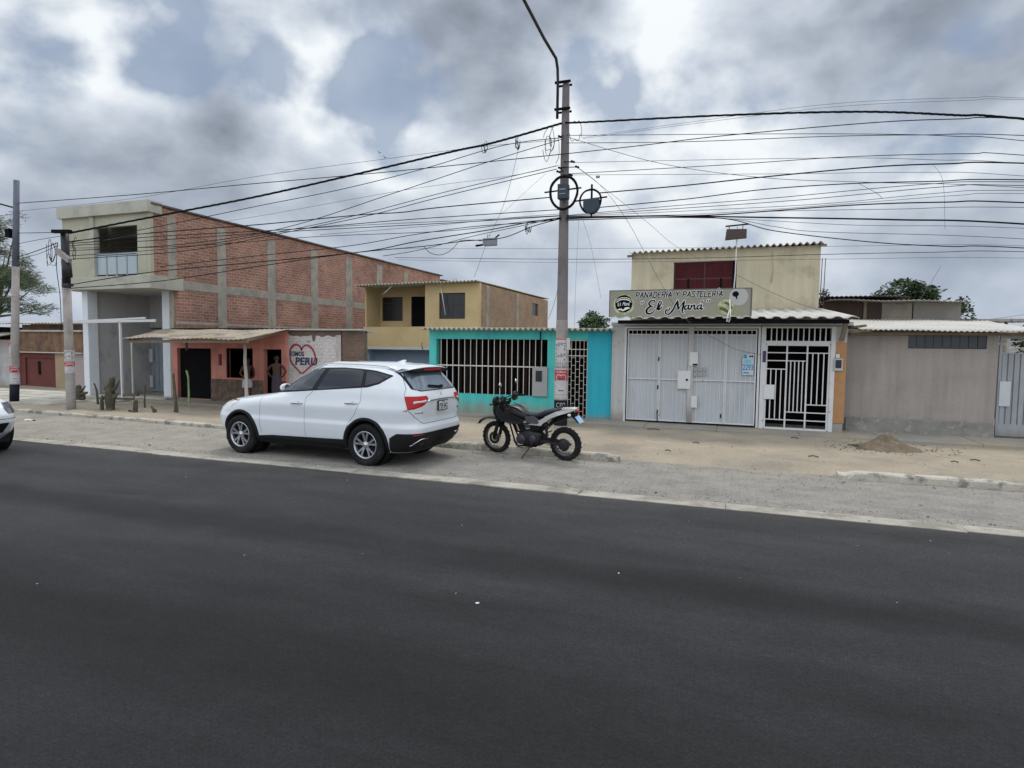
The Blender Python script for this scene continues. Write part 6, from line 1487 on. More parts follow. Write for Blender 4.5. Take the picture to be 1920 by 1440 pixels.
    # white tail unit
    for s_ in (-1, 1):
        mb = MB(); o = s_*.128
        P = [(.70, o, .615), (.56, o, .66), (.40, o*1.02, .735), (.28, o*1.02, .81), (.12, o, .885), (-.04, s_*.115, .935), (-.22, s_*.07, .958), (-.235, s_*.065, .925), (-.10, s_*.10, .875), (.06, o, .825), (.22, o, .755), (.38, o, .655), (.42, o, .61)]
        mb.prism(P, (0, -s_*.022, 0)); bd(mb, 'tail_panel', 'bike_white', fix=True, bevel=.006)
    bd(loft([sec(.02, .955, .90, .085), sec(-.08, .965, .91, .08), sec(-.18, .968, .92, .065), sec(-.24, .96, .925, .05)]), 'tail_cowl', 'bike_white')
    mb = loft([sec(-.22, .935, .885, .04), sec(-.26, .92, .88, .035), sec(-.28, .905, .885, .02)]); bd(mb, 'tail_lamp', 'lamp_red')
    for s_ in (-1, 1):
        mb = MB(); mb.tube([(-.14, s_*.05, .86), (-.17, s_*.16, .855)], .008, 6); mb.lathe([(.0, -.04), (.022, -.02), (.024, .01), (.0, .035)], (-.17, s_*.18, .855), (1, 0, 0), 10); bd(mb, 'indicator', 'lamp_clear' if s_ > 0 else 'bike_grey')
    # rack rail, rear fender and plate
    mb = MB(); mb.tube([(.10, .09, .95), (0, .10, .985), (-.12, .08, .985), (-.14, 0, .985), (-.12, -.08, .985), (0, -.10, .985), (.10, -.09, .95)], .008, 6); bd(mb, 'grab_rail', 'bike_matt')
    bd(guard([(.36, .72, .06), (.22, .77, .075), (.08, .80, .08), (-.06, .84, .08), (-.16, .87, .07)], .07), 'rear_mudguard', 'bike_matt')
    mb = MB(); mb.prism([(-.10, .05, .86), (-.19, .05, .86), (-.30, .05, .70), (-.27, .05, .70)], (0, -.10, 0)); bd(mb, 'plate_bracket', 'bike_matt', fix=True)
    mb = MB(); mb.prism([(-.235, .085, .81), (-.32, .085, .70), (-.326, .085, .705), (-.241, .085, .815)], (0, -.17, 0)); bd(mb, 'number_plate', 'plate_blue', fix=True)
    # frame
    mb = MB()
    for s_ in (-1, 1):
        mb.tube([(1.20, 0, .92), (.90, s_*.07, .70), (.55, s_*.08, .66), (.40, s_*.08, .62), (.42, s_*.10, .38), (.50, s_*.09, .28)], .016, 8)
        mb.tube([(1.22, 0, .78), (1.10, s_*.05, .55), (1.0, s_*.08, .28), (.92, s_*.09, .20), (.55, s_*.09, .22), (.45, s_*.09, .32)], .016, 8)
        mb.tube([(.55, s_*.08, .68), (.2, s_*.09, .80), (-.08, s_*.07, .90)], .013, 8); mb.tube([(.44, s_*.09, .48), (.15, s_*.10, .78)], .012, 8)
    bd(mb, 'frame', 'bike_matt')
    # swingarm, shock, chain
    mb = MB()
    for s_ in (-1, 1): mb.beam((.48, s_*.09, .345), (-.02, s_*.085, .285), .03, .05); mb.beam((.0, s_*.085, .285), (-.07, s_*.085, .275), .025, .04)
    bd(mb, 'swingarm', 'dark_steel')
    mb = MB(); mb.tube([(.36, .0, .40), (.42, .0, .70)], .022, 8)
    for k in range(8): t = k/8; mb.lathe([(.028, -.006), (.036, 0), (.028, .006)], (.36+.06*t, 0, .42+.26*t), (.2, 0, .98), 14, cap=False)
    bd(mb, 'shock_absorber', 'bike_grey')
    mb = MB()
    mb.lathe([(.0, .108), (.085, .108), (.09, .104), (.0, .10)], (0, 0, .30), (0, 1, 0), 28, cap=False)
    mb.beam((0, .106, .388), (.50, .104, .40), .008, .012); mb.beam((0, .106, .212), (.50, .104, .33), .008, .012); bd(mb, 'chain', 'dark_steel')
    mb = MB(); mb.prism([(.08, .115, .40), (.46, .115, .43), (.46, .115, .39), (.10, .115, .36)], (0, .01, 0)); bd(mb, 'chain_guard', 'bike_matt', fix=True)
    # engine: crankcase, cylinder with fins, head, covers
    mb = loft([sec(.42, .44, .26, .08), sec(.50, .50, .22, .11), sec(.66, .52, .20, .125), sec(.80, .50, .20, .125), sec(.92, .44, .22, .10), sec(.97, .38, .26, .06)]); en = bd(mb, 'engine', 'dark_steel')
    mb = MB(); mb.lathe([(.0, 0), (.085, 0), (.095, -.012), (.09, -.03)], (.84, .15, .335), (0, 1, 0), 24, cap=False); mb.lathe([(.0, 0), (.06, 0), (.07, -.012), (.07, -.03)], (.60, .145, .36), (0, 1, 0), 20, cap=False); bd(mb, 'engine_cover', 'bike_grey', en)
    mb = MB()
    for k in range(9):
        c = Vector((.86+.012*k, 0, .48+.021*k)); mb.lathe([(.0, -.004), (.082, -.004), (.082, .004), (.0, .004)], c, (.25, 0, .97), 20, cap=False)
    mb.tube([(.86, 0, .46), (.97, 0, .70)], .055, 14); bd(mb, 'cylinder', 'dark_steel', en)
    mb = MB(); mb.box(.68, .80, -.05, .05, .53, .62); mb.tube([(.80, .0, .57), (.90, .0, .60)], .025, 8); bd(mb, 'carburettor', 'steel', en)
    mb = MB(); mb.box(.46, .66, -.09, .11, .50, .65); bd(mb, 'air_box', 'bike_matt', bevel=.02)
    # exhaust on the far side
    mb = MB(); mb.tube([(1.0, -.04, .66), (1.09, -.06, .60), (1.06, -.12, .42), (.90, -.15, .38), (.60, -.15, .42), (.45, -.15, .55), (.30, -.16, .66)], .02, 10); mb.tube([(.34, -.16, .64), (.28, -.165, .67), (.0, -.17, .79), (-.06, -.17, .81)], [.03, .05, .052, .04], 14); bd(mb, 'exhaust', 'dark_steel')
    # foot pegs, pedals, side stand
    for s_ in (-1, 1):
        mb = MB(); mb.tube([(.58, s_*.10, .30), (.56, s_*.26, .30)], .014, 8); mb.tube([(.42, s_*.10, .45), (.38, s_*.22, .46)], .012, 8); bd(mb, 'foot_peg', 'dark_steel')
    mb = MB(); mb.tube([(.72, .15, .33), (.86, .17, .30), (.88, .22, .30)], .009, 6); bd(mb, 'gear_lever', 'dark_steel')
    mb = MB(); mb.tube([(.62, .12, .26), (.70, .24, .10), (.75, .33, -.03+.035)], .011, 8); mb.lathe([(.0, 0), (.035, 0), (.035, .008), (0, .008)], (.755, .335, -.005+.02), (0, .1, 1), 12); bd(mb, 'side_stand', 'dark_steel')
    mb = MB(); mb.tube([(1.02, .09, .30), (.94, .10, .18), (.80, .10, .17), (.62, .10, .20)], .010, 6); mb.tube([(1.02, -.09, .30), (.94, -.10, .18), (.80, -.10, .17), (.62, -.10, .20)], .010, 6); bd(mb, 'skid_bars', 'dark_steel')
    return root
bike()
# ================================================================== poles, cables
mat('pole_conc', (.20, .18, .175), .9, .18, 3, .35, 40, col2=(.13, .115, .115), mixscale=1.5, mixlo=.45, mixhi=.62, stretch=(1, 1, .4))
mat('pole_pale', (.33, .30, .275), .9, .15, 3, .3, 40, col2=(.24, .21, .19), mixscale=2)
mat('pole_blue', (.12, .13, .17), .8, .2, 3)
mat('cable', (.010, .010, .013), .8, .1, spec=.1); mat('cable_grey', (.10, .10, .115), .7, .1)
mat('poster_white', (.50, .47, .47), .8, .12, 8, col2=(.36, .33, .33), mixscale=10, mixlo=.55, mixhi=.7); mat('poster_red', (.46, .05, .06), .8, .15, 8); mat('poster_ink', (.07, .06, .08), .8, .2, 8)
mat('box_blue', (.022, .036, .052), .6, .15, 6); mat('box_grey', (.24, .25, .27), .6, .15, 6); mat('black_paint', (.010, .010, .018), .7, .2, 6, spec=.2)
mat('porcelain', (.35, .33, .32), .4, .1)

def cyl_fn(cx, cy, r, face):      # wraps (arc length, z) round a pole, arc 0 pointing along `face` angle
    return lambda u, z: (cx+r*math.cos(face+u/r), cy+r*math.sin(face+u/r), z)
def wrap_rect(mb, fn, u0, u1, z0, z1, n=12):
    rows = [[mb.vert(fn(u0+(u1-u0)*i/n, z)) for i in range(n+1)] for z in (z0, z1)]
    for i in range(n): mb.face((rows[0][i], rows[0][i+1], rows[1][i+1], rows[1][i]))
def posters(pole, cx, cy, rfun, face, items):
    for (kind, z0, z1) in items:
        r = rfun((z0+z1)/2)+.006; w = r*1.45; H_ = z1-z0
        mb = MB(); mb.sm = True; fn = cyl_fn(cx, cy, r, face); wrap_rect(mb, fn, -w, w, z0, z1)
        ps = mb.build('poster', MATS['poster_white'], pole)
        f2 = cyl_fn(cx, cy, r+.003, face); f3 = cyl_fn(cx, cy, r+.005, face); f4 = cyl_fn(cx, cy, r+.007, face)
        if kind == 'red':
            mb = MB(); wrap_rect(mb, f2, -w*.96, w*.96, z0+H_*.62, z1-H_*.04)
            n = 8
            for k in range(n):   # pennant foot
                t0, t1 = k/n, (k+1)/n; mb.quad(f2(-w*.9+w*.9*t0, z0+H_*(.62-.22*t0)), f2(w*.9-w*.9*t0, z0+H_*(.62-.22*t0)), f2(w*.9, z0+H_*.62), f2(-w*.9, z0+H_*.62)) if k == 0 else None
            P = [f2(-w*.8+w*1.6*i/10, z0+H_*.625) for i in range(11)]+[f2(w*.8-w*1.6*i/10, z0+H_*(.625-.20*(1-abs(1-2*i/10)))) for i in range(1, 10)]; mb.poly(P)
            mb.build('poster_panel', MATS['poster_red'], ps)
            mb = MB(); ribbon(mb, [(-.0, z0+H_*.76), (-w*.22, z0+H_*.80), (-w*.52, z0+H_*.76), (-w*.5, z0+H_*.64), (0, z0+H_*.50), (w*.5, z0+H_*.64), (w*.52, z0+H_*.76), (w*.22, z0+H_*.80), (0, z0+H_*.76)], [.02]*9, f3, 3)
            put_text(mb, 'SOMOS', -w*.55, w*.55, z0+H_*.86, z0+H_*.92, f3, bold=.02); mb.build('poster_print', MATS['poster_white'], ps)
            mb = MB(); put_text(mb, 'PERU', -w*.36, w*.42, z0+H_*.62, z0+H_*.69, f4, bold=.02)
            for k in range(2):
                for j in range(2): wrap_rect(mb, f2, -w*.85+k*w*.9, -w*.85+k*w*.9+w*.8, z0+H_*(.04+.1*j), z0+H_*(.05+.1*j), 6)
            wrap_rect(mb, f2, -w*.3, w*.3, z0+H_*.27, z0+H_*.30, 6); mb.build('poster_print', MATS['poster_ink'], ps)
        else:
            mb = MB(); wrap_rect(mb, f2, -w, w, z1-H_*.05, z1-H_*.01); mb.build('poster_stripe', MATS['poster_red'], ps)
            mb = MB()
            for j in range(2):
                zt_ = z1-H_*(.16+.36*j)
                for k in range(3):
                    for i in range(5):
                        if (i*7+k*3+j) % 4: wrap_rect(mb, f2, -w*.8+i*w*.34, -w*.8+i*w*.34+w*.22, zt_-H_*(.025+.045*k), zt_-H_*.045*k, 3)
                for s_ in (-.72, .35): disc(mb, w*s_, zt_-H_*.20, .022, f3, 12, .7)
            for k in range(2): wrap_rect(mb, f2, -w*.95+k*w, -w*.95+k*w+w*.9, z0+H_*.02, z0+H_*.03, 5); wrap_rect(mb, f2, -w*.95+k*w, -w*.95+k*w+w*.9, z0+H_*.15, z0+H_*.16, 5)
            mb.build('poster_print', MATS['poster_ink'], ps)
PX_, PY_ = -4.0, 14.5
mp = tag(empty('utility_pole', (PX_, PY_, .1)), 'tall grey concrete pole in front of the turquoise house carrying coils and meter boxes', 'pole')
PR = lambda z: .163-.0095*z
mb = MB(); mb.lathe([(PR(0), .0)]+[(PR(z), z) for z in (1, 2, 3, 4, 5, 6, 7, 8.2)]+[(PR(8.2)*.8, 8.3)], (PX_, PY_, 0), (0, 0, 1), 20); mb.build('shaft', MATS['pole_conc'], mp)
mb = MB(); mb.lathe([(PR(1)+.004, .92), (PR(1.5)+.004, 1.5), (PR(2.6)+.004, 2.62), (PR(2.7)+.002, 2.66)], (PX_, PY_, 0), (0, 0, 1), 20, cap=False); mb.build('whitewash_band', MATS['pole_pale'], mp)
mb = MB(); mb.lathe([(PR(.1)+.003, .1), (PR(.75)+.003, .75)], (PX_, PY_, 0), (0, 0, 1), 20, cap=False); 
zbk = AZ(1052, 751, PY_-.15)
mb = MB(); mb.lathe([(PR(.1)+.006, .1), (PR(zbk)+.005, zbk)], (PX_, PY_, 0), (0, 0, 1), 20, cap=False); mb.build('black_base', MATS['black_paint'], mp)
fc = math.atan2(-14.5, 4.0)
fnp = cyl_fn(PX_, PY_, PR(.5)+.011, fc); mb = MB(); put_text(mb, 'C02', -.12, .12, zbk-.17, zbk-.05, fnp, bold=.01); mb.build('pole_number', MATS['porcelain'], mp)
posters(mp, PX_, PY_, PR, fc, [('red', AZ(1052, 749, PY_-.15), AZ(1052, 691, PY_-.15)), ('white', AZ(1053, 690, PY_-.15), AZ(1054, 634, PY_-.15))])
mb = MB(); z1 = AZ(1054, 634, PY_-.15); mb.quad((PX_+.16, PY_-.12, z1-.3), (PX_+.26, PY_-.14, z1-.26), (PX_+.24, PY_-.14, z1), (PX_+.15, PY_-.12, z1)); mb.build('loose_paper', MATS['poster_white'], mp)
# crossarms, lamp arm
zc1, zc2 = AZ(1060, 157, PY_), AZ(1060, 207, PY_)
for zc in (zc1, zc2):
    mb = MB(); mb.beam((PX_-.24, PY_-.12, zc), (PX_+.14, PY_-.12, zc), .05, .05); mb.beam((PX_-.2, PY_+.1, zc), (PX_+.12, PY_+.1, zc), .04, .04); mb.build('clamp', MATS['blk_metal'], mp)
def xplane(px, py, X): d = raydir(px, py); t = X/d.x; return Vector((X, d.y*t, CAM_H+d.z*t))
LX = PX_-.17
a0 = Vector((LX, PY_-.12, AZ(1047, 222, PY_-.12))); a1 = Vector((LX, PY_-.12, AZ(1047, 150, PY_-.12))); a2 = xplane(1046, 130, LX-.005); b2 = xplane(1020, 72, LX-.02); b3 = xplane(985, 5, LX-.02); b4 = b3+(b3-b2)*.8
a2.y = min(a2.y, PY_-.12)
mb = MB(); mb.tube([a0, a1, Vector((LX, PY_-.16, a1.z+.25)), Vector((LX, PY_-.30, a1.z+.42)), b2, b3, b4], [.034, .034, .034, .034, .034, .033, .03], 10); mb.build('lamp_arm', MATS['dark_steel'], mp)
mb = MB(); mb.sm = True
dd_ = (b4-b3).normalized(); mb.lathe([(.02, -.05), (.09, .05), (.12, .25), (.10, .45), (.03, .55)], b4, dd_, 14); mb.build('street_lamp', MATS['box_grey'], mp)
# coil rings and boxes hung on the pole
def ring(c, rx, rz, r, turns, name, label):
    mb = MB(); n = 40*turns; rnd = random.Random(int(rx*100)); pts = []
    for i in range(n):
        a = 2*math.pi*i/40; k = 1+.035*math.sin(i*.37+rx*9)+.02*math.sin(a*3); pts.append((c[0]+rx*k*math.cos(a), c[1]+.012*math.sin(i*.51), c[2]+rz*k*math.sin(a)))
    mb.tube(pts+[pts[0]], r, 6); o = mb.build(name, MATS['cable']); o.data.transform(Matrix.Translation((-c[0], -c[1], -c[2]))); o.location = c
    return tag(o, label, 'cable coil')
c = at(1057, 361, PY_-.28); ring(c, .33, .38, .020, 5, 'cable_coil', 'large black cable coil hung round the main pole behind the dark box')
c2 = at(1107, 377, PY_-.2); ring(c2, .25, .27, .016, 3, 'cable_coil', 'smaller black cable coil hanging just right of the main pole')
mb = MB(); mb.beam(at(1021, 361, PY_-.24), at(1090, 352, PY_-.24), .03, .03); mb.build('coil_bracket', MATS['blk_metal'], mp)
def boxthing(name, px0, py0, px1, py1, Y, dep, m_, label, cat, roundb=False):
    h = rect(px0, py0, px1, py1, Y); o = tag(empty(name, ((h[0]+h[1])/2, Y, h[2])), label, cat)
    mb = MB()
    if roundb:
        x0, x1, z0, z1 = h; q = (x1-x0)
        mb.prism([(x0, Y, z1), (x0, Y, z0+.14), (x0+q*.2, Y, z0+.04), (x0+q*.5, Y, z0), (x0+q*.8, Y, z0+.04), (x1, Y, z0+.14), (x1, Y, z1)], (0, dep, 0))
    else: mb.box(h[0], h[1], Y, Y+dep, h[2], h[3])
    mb.build('housing', MATS[m_], o, fix=True, bevel=.012)
    return o, h
o, h = boxthing('meter_box', 1045, 344, 1064, 372, PY_-.42, .2, 'box_blue', 'dark blue box strapped to the main pole inside the large coil', 'box')
mb = MB(); mb.box(h[0]+.05, h[1]-.05, PY_-.425, PY_-.42, h[2]+.2, h[2]+.23); mb.box(h[0]+.05, h[1]-.05, PY_-.425, PY_-.42, h[2]+.1, h[2]+.12); mb.build('door_slots', MATS['box_grey'], o)
o, h = boxthing('splice_box', 1093, 372, 1122, 400, PY_-.35, .18, 'box_blue', 'dark blue tapered box hanging inside the smaller coil', 'box', True)
mb = MB(); xx = (h[0]+h[1])/2; mb.box(xx-.02, xx+.02, PY_-.28, PY_-.24, h[3], h[3]+.34); mb.beam((h[0]-.25, PY_-.26, h[3]-.02), (h[1]+.18, PY_-.26, h[3]+.03), .03, .03); mb.box(xx-.015, xx+.015, PY_-.28, PY_-.24, h[2]-.08, h[2]); mb.build('hanger', MATS['blk_metal'], o)
o, h = boxthing('junction_box', 905, 446, 929, 460, PY_-.3, .14, 'box_grey', 'small grey junction box hanging on the cables left of the main pole', 'box')
mb = MB(); mb.tube([at(929, 446, PY_-.25), at(936, 440, PY_-.25)], .02, 6); mb.tube([at(905, 459, PY_-.25), at(892, 461, PY_-.25)], .025, 6); mb.tube([at(914, 446, PY_-.25), at(914, 440, PY_-.25), at(918, 442, PY_-.25)], .008, 5); mb.build('glands', MATS['blk_metal'], o)
o, h = boxthing('junction_box', 1117, 329, 1124, 333, PY_-.3, .06, 'box_grey', 'tiny grey box on a thin wire just right of the main pole', 'box')
mb = MB()
for (px, py, s_) in ((1074, 303, 1), (1082, 313, .9), (1050, 315, -1), (1047, 322, -1), (1070, 328, 1), (1050, 256, -1)):
    p = at(px, py, PY_-.18); q = Vector((PX_, PY_-.1, p.z+.04)); mb.tube([q, p], .010, 5); mb.lathe([(.0, -.06), (.03, -.04), (.02, 0), (.03, .04), (0, .06)], p, (1, 0, -.4), 8, cap=False)
mb.build('insulators', MATS['cable'], mp)

# the two poles on the left
def small_pole(px0, py0, px1, py1, Y, r0, r1, label, split, posts, blackb=None, top=None):
    b = at(px0, py0, Y); t = at(px1, py1, Y); o = tag(empty('utility_pole', (b.x, Y, .08)), label, 'pole')
    def rf(z): return r0+(r1-r0)*(z-b.z)/(t.z-b.z)
    def cxz(z): return b.x+(t.x-b.x)*(z-b.z)/(t.z-b.z)
    mb = MB(); zs = [0, .5, 1, 2, split]; mb.tube([(cxz(z), Y, z) for z in zs], [rf(z) for z in zs], 16); mb.build('lower_shaft', MATS['pole_pale'], o)
    zs = [split, (split+t.z)/2, t.z]; mb = MB(); mb.tube([(cxz(z), Y, z) for z in zs], [rf(z)-.002 for z in zs], 16); mb.build('upper_shaft', MATS[top or 'pole_conc'], o)
    f_ = math.atan2(-Y, -b.x)
    posters(o, cxz(1), Y, rf, f_, posts)
    if blackb: mb = MB(); mb.tube([(cxz(0), Y, .05), (cxz(blackb), Y, blackb)], rf(.5)+.006, 16); mb.build('black_base', MATS['black_paint'], o)
    return o, rf, cxz
Yl = 12.5
o, _, _ = small_pole(27, 757, 31, 338, Yl, .122, .078, 'bare concrete pole at the far left edge with bluish top and red posters', AZ(28, 500, Yl), [('red', AZ(28, 720, Yl), AZ(28, 685, Yl)), ('white', AZ(28, 684, Yl), AZ(28, 664, Yl)), ('red', AZ(28, 663, Yl), AZ(28, 641, Yl))], AZ(28, 720, Yl), 'pole_blue')
mb = MB(); p = at(19, 437, Yl); mb.box(p.x-.08, p.x+.10, Yl-.1, Yl+.1, p.z-.14, p.z+.12); mb.build('bracket', MATS['blk_metal'], o)
mb = MB(); p = at(28, 390, Yl); q = at(-60, 366, Yl-.5); mb.tube([p, q], .022, 6); mb.build('arm', MATS['blk_metal'], o)
Y2 = 11.7
o, _, _ = small_pole(134, 772, 121, 432, Y2, .115, .10, 'shorter leaning pole with tangled cables in front of the brick building', AZ(127, 540, Y2), [('red', AZ(131, 700, Y2), AZ(131, 678, Y2)), ('white', AZ(131, 677, Y2), AZ(131, 655, Y2))], None, 'dark_steel')
mb = MB(); mb.beam(at(99, 434, Y2-.1), at(132, 434, Y2-.1), .10, .09); mb.build('top_bracket', MATS['blk_metal'], o)
mb = MB(); mb.beam(at(107, 470, Y2-.15), at(131, 489, Y2-.15), .10, .13); mb.build('plank', MATS['pole_pale'], o)
mb = MB(); mb.box(AX(126, Y2-.1, 536)-.07, AX(133, Y2-.1, 536)+.03, Y2-.2, Y2-.05, AZ(128, 538, Y2), AZ(128, 533, Y2)); mb.tube([at(124, 490, Y2-.12), at(127, 520, Y2-.12)], .12, 10); mb.build('strapped_bundle', MATS['dark_steel'], o)
# cables
def crspline(P, sub=10):
    out = []
    for i in range(len(P)-1):
        a, b, c, d = P[max(i-1, 0)], P[i], P[i+1], P[min(i+2, len(P)-1)]
        for j in range(sub): t = j/sub; out.append(.5*((2*b)+(c-a)*t+(2*a-5*b+4*c-d)*t*t+(3*b-a-3*c+d)*t**3))
    out.append(P[-1]); return out
def cable(pts, r, label, group=None, Ys=(PY_-.15, PY_-.15), name='overhead_cable', m_='cable', twist=False, ext=True):
    """pts surveyed on the picture; the depth runs from Ys[0] at the first to Ys[1] at the last"""
    n = len(pts); X0, X1 = pts[0][0], pts[-1][0]; P = []
    for (px, py) in pts:
        t = (px-X0)/(X1-X0) if abs(X1-X0) > 30 else [q[1] for q in pts].index(py)/(n-1); P.append(at(px, py, Ys[0]+(Ys[1]-Ys[0])*t))
    if ext and pts[-1][0] >= 1910: d = (P[-1]-P[-2]); P.append(P[-1]+d.normalized()*6+Vector((0, 0, -.3)))
    P = crspline(P, 8); mb = MB()
    if r < .0085 and m_ == 'cable': m_ = 'cable_grey'
    if twist:
        k = len(P); fine = crspline(P, 4)
        for ph in (0, 2.1, 4.2): r_ = r*.85; mb.tube([p+Vector((0, math.cos(i*.75+ph), math.sin(i*.75+ph)))*r*.5 for i, p in enumerate(fine)], r*.62, 5)
    else: r = r*.74; mb.tube(P, r, 6)
    c = P[0].copy(); o = mb.build(name, MATS[m_]); o.data.transform(Matrix.Translation(-c)); o.location = c
    tag(o, label, 'cable', group or 'overhead cables'); return o
YP = PY_-.15
ORD = ['first', 'second', 'third', 'fourth', 'fifth', 'sixth', 'seventh', 'eighth', 'ninth', 'tenth', 'eleventh', 'twelfth', 'thirteenth', 'fourteenth', 'fifteenth', 'sixteenth', 'seventeenth', 'eighteenth', 'nineteenth', 'twentieth', 'twenty-first', 'twenty-second', 'twenty-third']
left = [([(130, 437), (300, 404), (480, 369), (675, 325), (849, 284), (927, 267), (1054, 231)], .026, 1, 0),
 ([(34, 381), (250, 365), (480, 344), (655, 329), (792, 316), (1055, 289)], .014, 0, 2), ([(34, 396), (250, 372), (480, 331), (730, 297), (902, 275), (1054, 262)], .007, 0, 2),
 ([(130, 455), (300, 424), (480, 387), (640, 355), (792, 317), (942, 273), (1054, 258)], .012, 0, 0), ([(130, 470), (340, 458), (530, 428), (739, 362), (917, 303), (1054, 261)], .012, 0, 0),
 ([(130, 462), (300, 433), (480, 406), (761, 356), (967, 328), (1049, 309)], .006, 0, 0), ([(130, 480), (350, 463), (542, 431), (683, 400), (839, 359), (1044, 311)], .011, 0, 0),
 ([(130, 486), (350, 470), (555, 432), (700, 402), (824, 370), (1044, 317)], .012, 0, 0), ([(128, 453), (282, 437), (486, 421), (674, 403), (755, 398), (824, 389), (1032, 370)], .017, 0, 0),
 ([(130, 457), (300, 443), (542, 430), (761, 412), (1049, 393)], .013, 0, 0), ([(130, 461), (300, 450), (542, 434), (824, 419), (1049, 405)], .012, 0, 0), ([(130, 465), (340, 462), (589, 444), (839, 433), (980, 416), (1052, 411)], .010, 0, 0),
 ([(300, 500), (480, 480), (655, 461), (770, 441), (886, 425), (1011, 416), (1052, 409)], .012, 0, 0), ([(126, 535), (285, 510), (477, 492), (680, 472), (780, 453), (917, 431), (996, 416), (1052, 408)], .016, 0, 0),
 ([(126, 541), (300, 527), (480, 500), (655, 475), (792, 462), (871, 452), (942, 446), (1000, 424), (1052, 410)], .014, 0, 0), ([(718, 480), (790, 468), (886, 443), (970, 425), (1052, 407)], .010, 0, 0),
 ([(500, 433), (700, 421), (900, 412), (1052, 404)], .009, 0, 0), ([(600, 440), (800, 424), (960, 408), (1052, 401)], .008, 0, 0)]
for i, (p, r, tw, far) in enumerate(left):
    y0 = Yl if far == 2 else (Y2 if p[0][0] < 140 else 12.5 if p[0][0] < 400 else 13.6)
    th_ = 'thick twisted' if tw else 'thick' if r > .015 else 'thin' if r < .009 else 'black'
    cable(p, r, f'{th_} cable left of the main pole, {ORD[i]} from the top', 'cables left of the main pole', (y0, YP), twist=bool(tw))
right = [([(1092, 258), (1315, 226), (1567, 194), (1819, 183), (1920, 184)], .005), ([(1092, 260), (1315, 230), (1567, 200), (1819, 188), (1920, 187)], .005),
 ([(1060, 230), (1100, 229), (1361, 216), (1613, 209.5), (1796, 216), (1920, 223)], .022), ([(1055, 289), (1200, 273), (1361, 254), (1636, 230), (1800, 223), (1920, 222)], .013),
 ([(1062, 254), (1453, 251), (1682, 252), (1800, 256), (1920, 264)], .009), ([(1062, 268), (1278, 266), (1544, 256), (1728, 253), (1920, 254)], .010),
 ([(1062, 305), (1361, 299), (1600, 296), (1760, 300), (1920, 307)], .007), ([(1066, 326), (1361, 309), (1590, 294), (1819, 288), (1920, 291)], .010),
 ([(1066, 328), (1453, 326), (1728, 323), (1920, 330)], .007), ([(1064, 257), (1237, 306), (1430, 333), (1636, 342), (1920, 352)], .008),
 ([(1122, 362), (1280, 348), (1430, 332), (1636, 313), (1780, 307), (1920, 306)], .018), ([(1090, 392), (1280, 374), (1434, 355), (1600, 344), (1755, 340), (1920, 337)], .014),
 ([(1062, 404), (1250, 387), (1453, 371), (1728, 346), (1920, 341)], .009), ([(1062, 405), (1270, 391), (1498, 375), (1773, 350), (1920, 348)], .009), ([(1062, 406), (1300, 395), (1544, 382), (1760, 362), (1920, 357)], .008),
 ([(1062, 406), (1315, 401), (1613, 380), (1800, 366), (1920, 363)], .007), ([(1062, 407), (1200, 405), (1338, 403), (1590, 385), (1773, 379), (1920, 380)], .017), ([(1062, 408), (1300, 404), (1453, 396), (1682, 392), (1920, 389)], .008),
 ([(1062, 410), (1223, 405), (1453, 408), (1682, 412), (1920, 420)], .022), ([(1062, 409), (1333, 409), (1600, 422), (1920, 428)], .007), ([(1062, 412), (1333, 408), (1453, 425), (1544, 435), (1920, 448)], .008),
 ([(1062, 413), (1333, 408), (1453, 433), (1636, 454), (1780, 462), (1920, 465)], .013)]
for i, (p, r) in enumerate(right):
    th_ = 'thick' if r > .015 else 'thin' if r < .0085 else 'black'
    cable(p, r, f'{th_} cable right of the main pole, {ORD[i]} from the top', 'cables right of the main pole', (YP, YP), twist=(i == 2))
back = [([(740, 466), (1040, 466), (1400, 464), (1700, 460), (1920, 461)], .006), ([(740, 483), (1058, 486), (1300, 484), (1544, 477), (1750, 473), (1920, 472)], .009), ([(745, 487), (1058, 492), (1544, 486), (1920, 484)], .006)]
for i, (p, r) in enumerate(back): cable(p, r, f'straight thin line crossing low behind the main pole, {ORD[i]} of three', 'low level lines behind the pole', (16.3, 16.3))
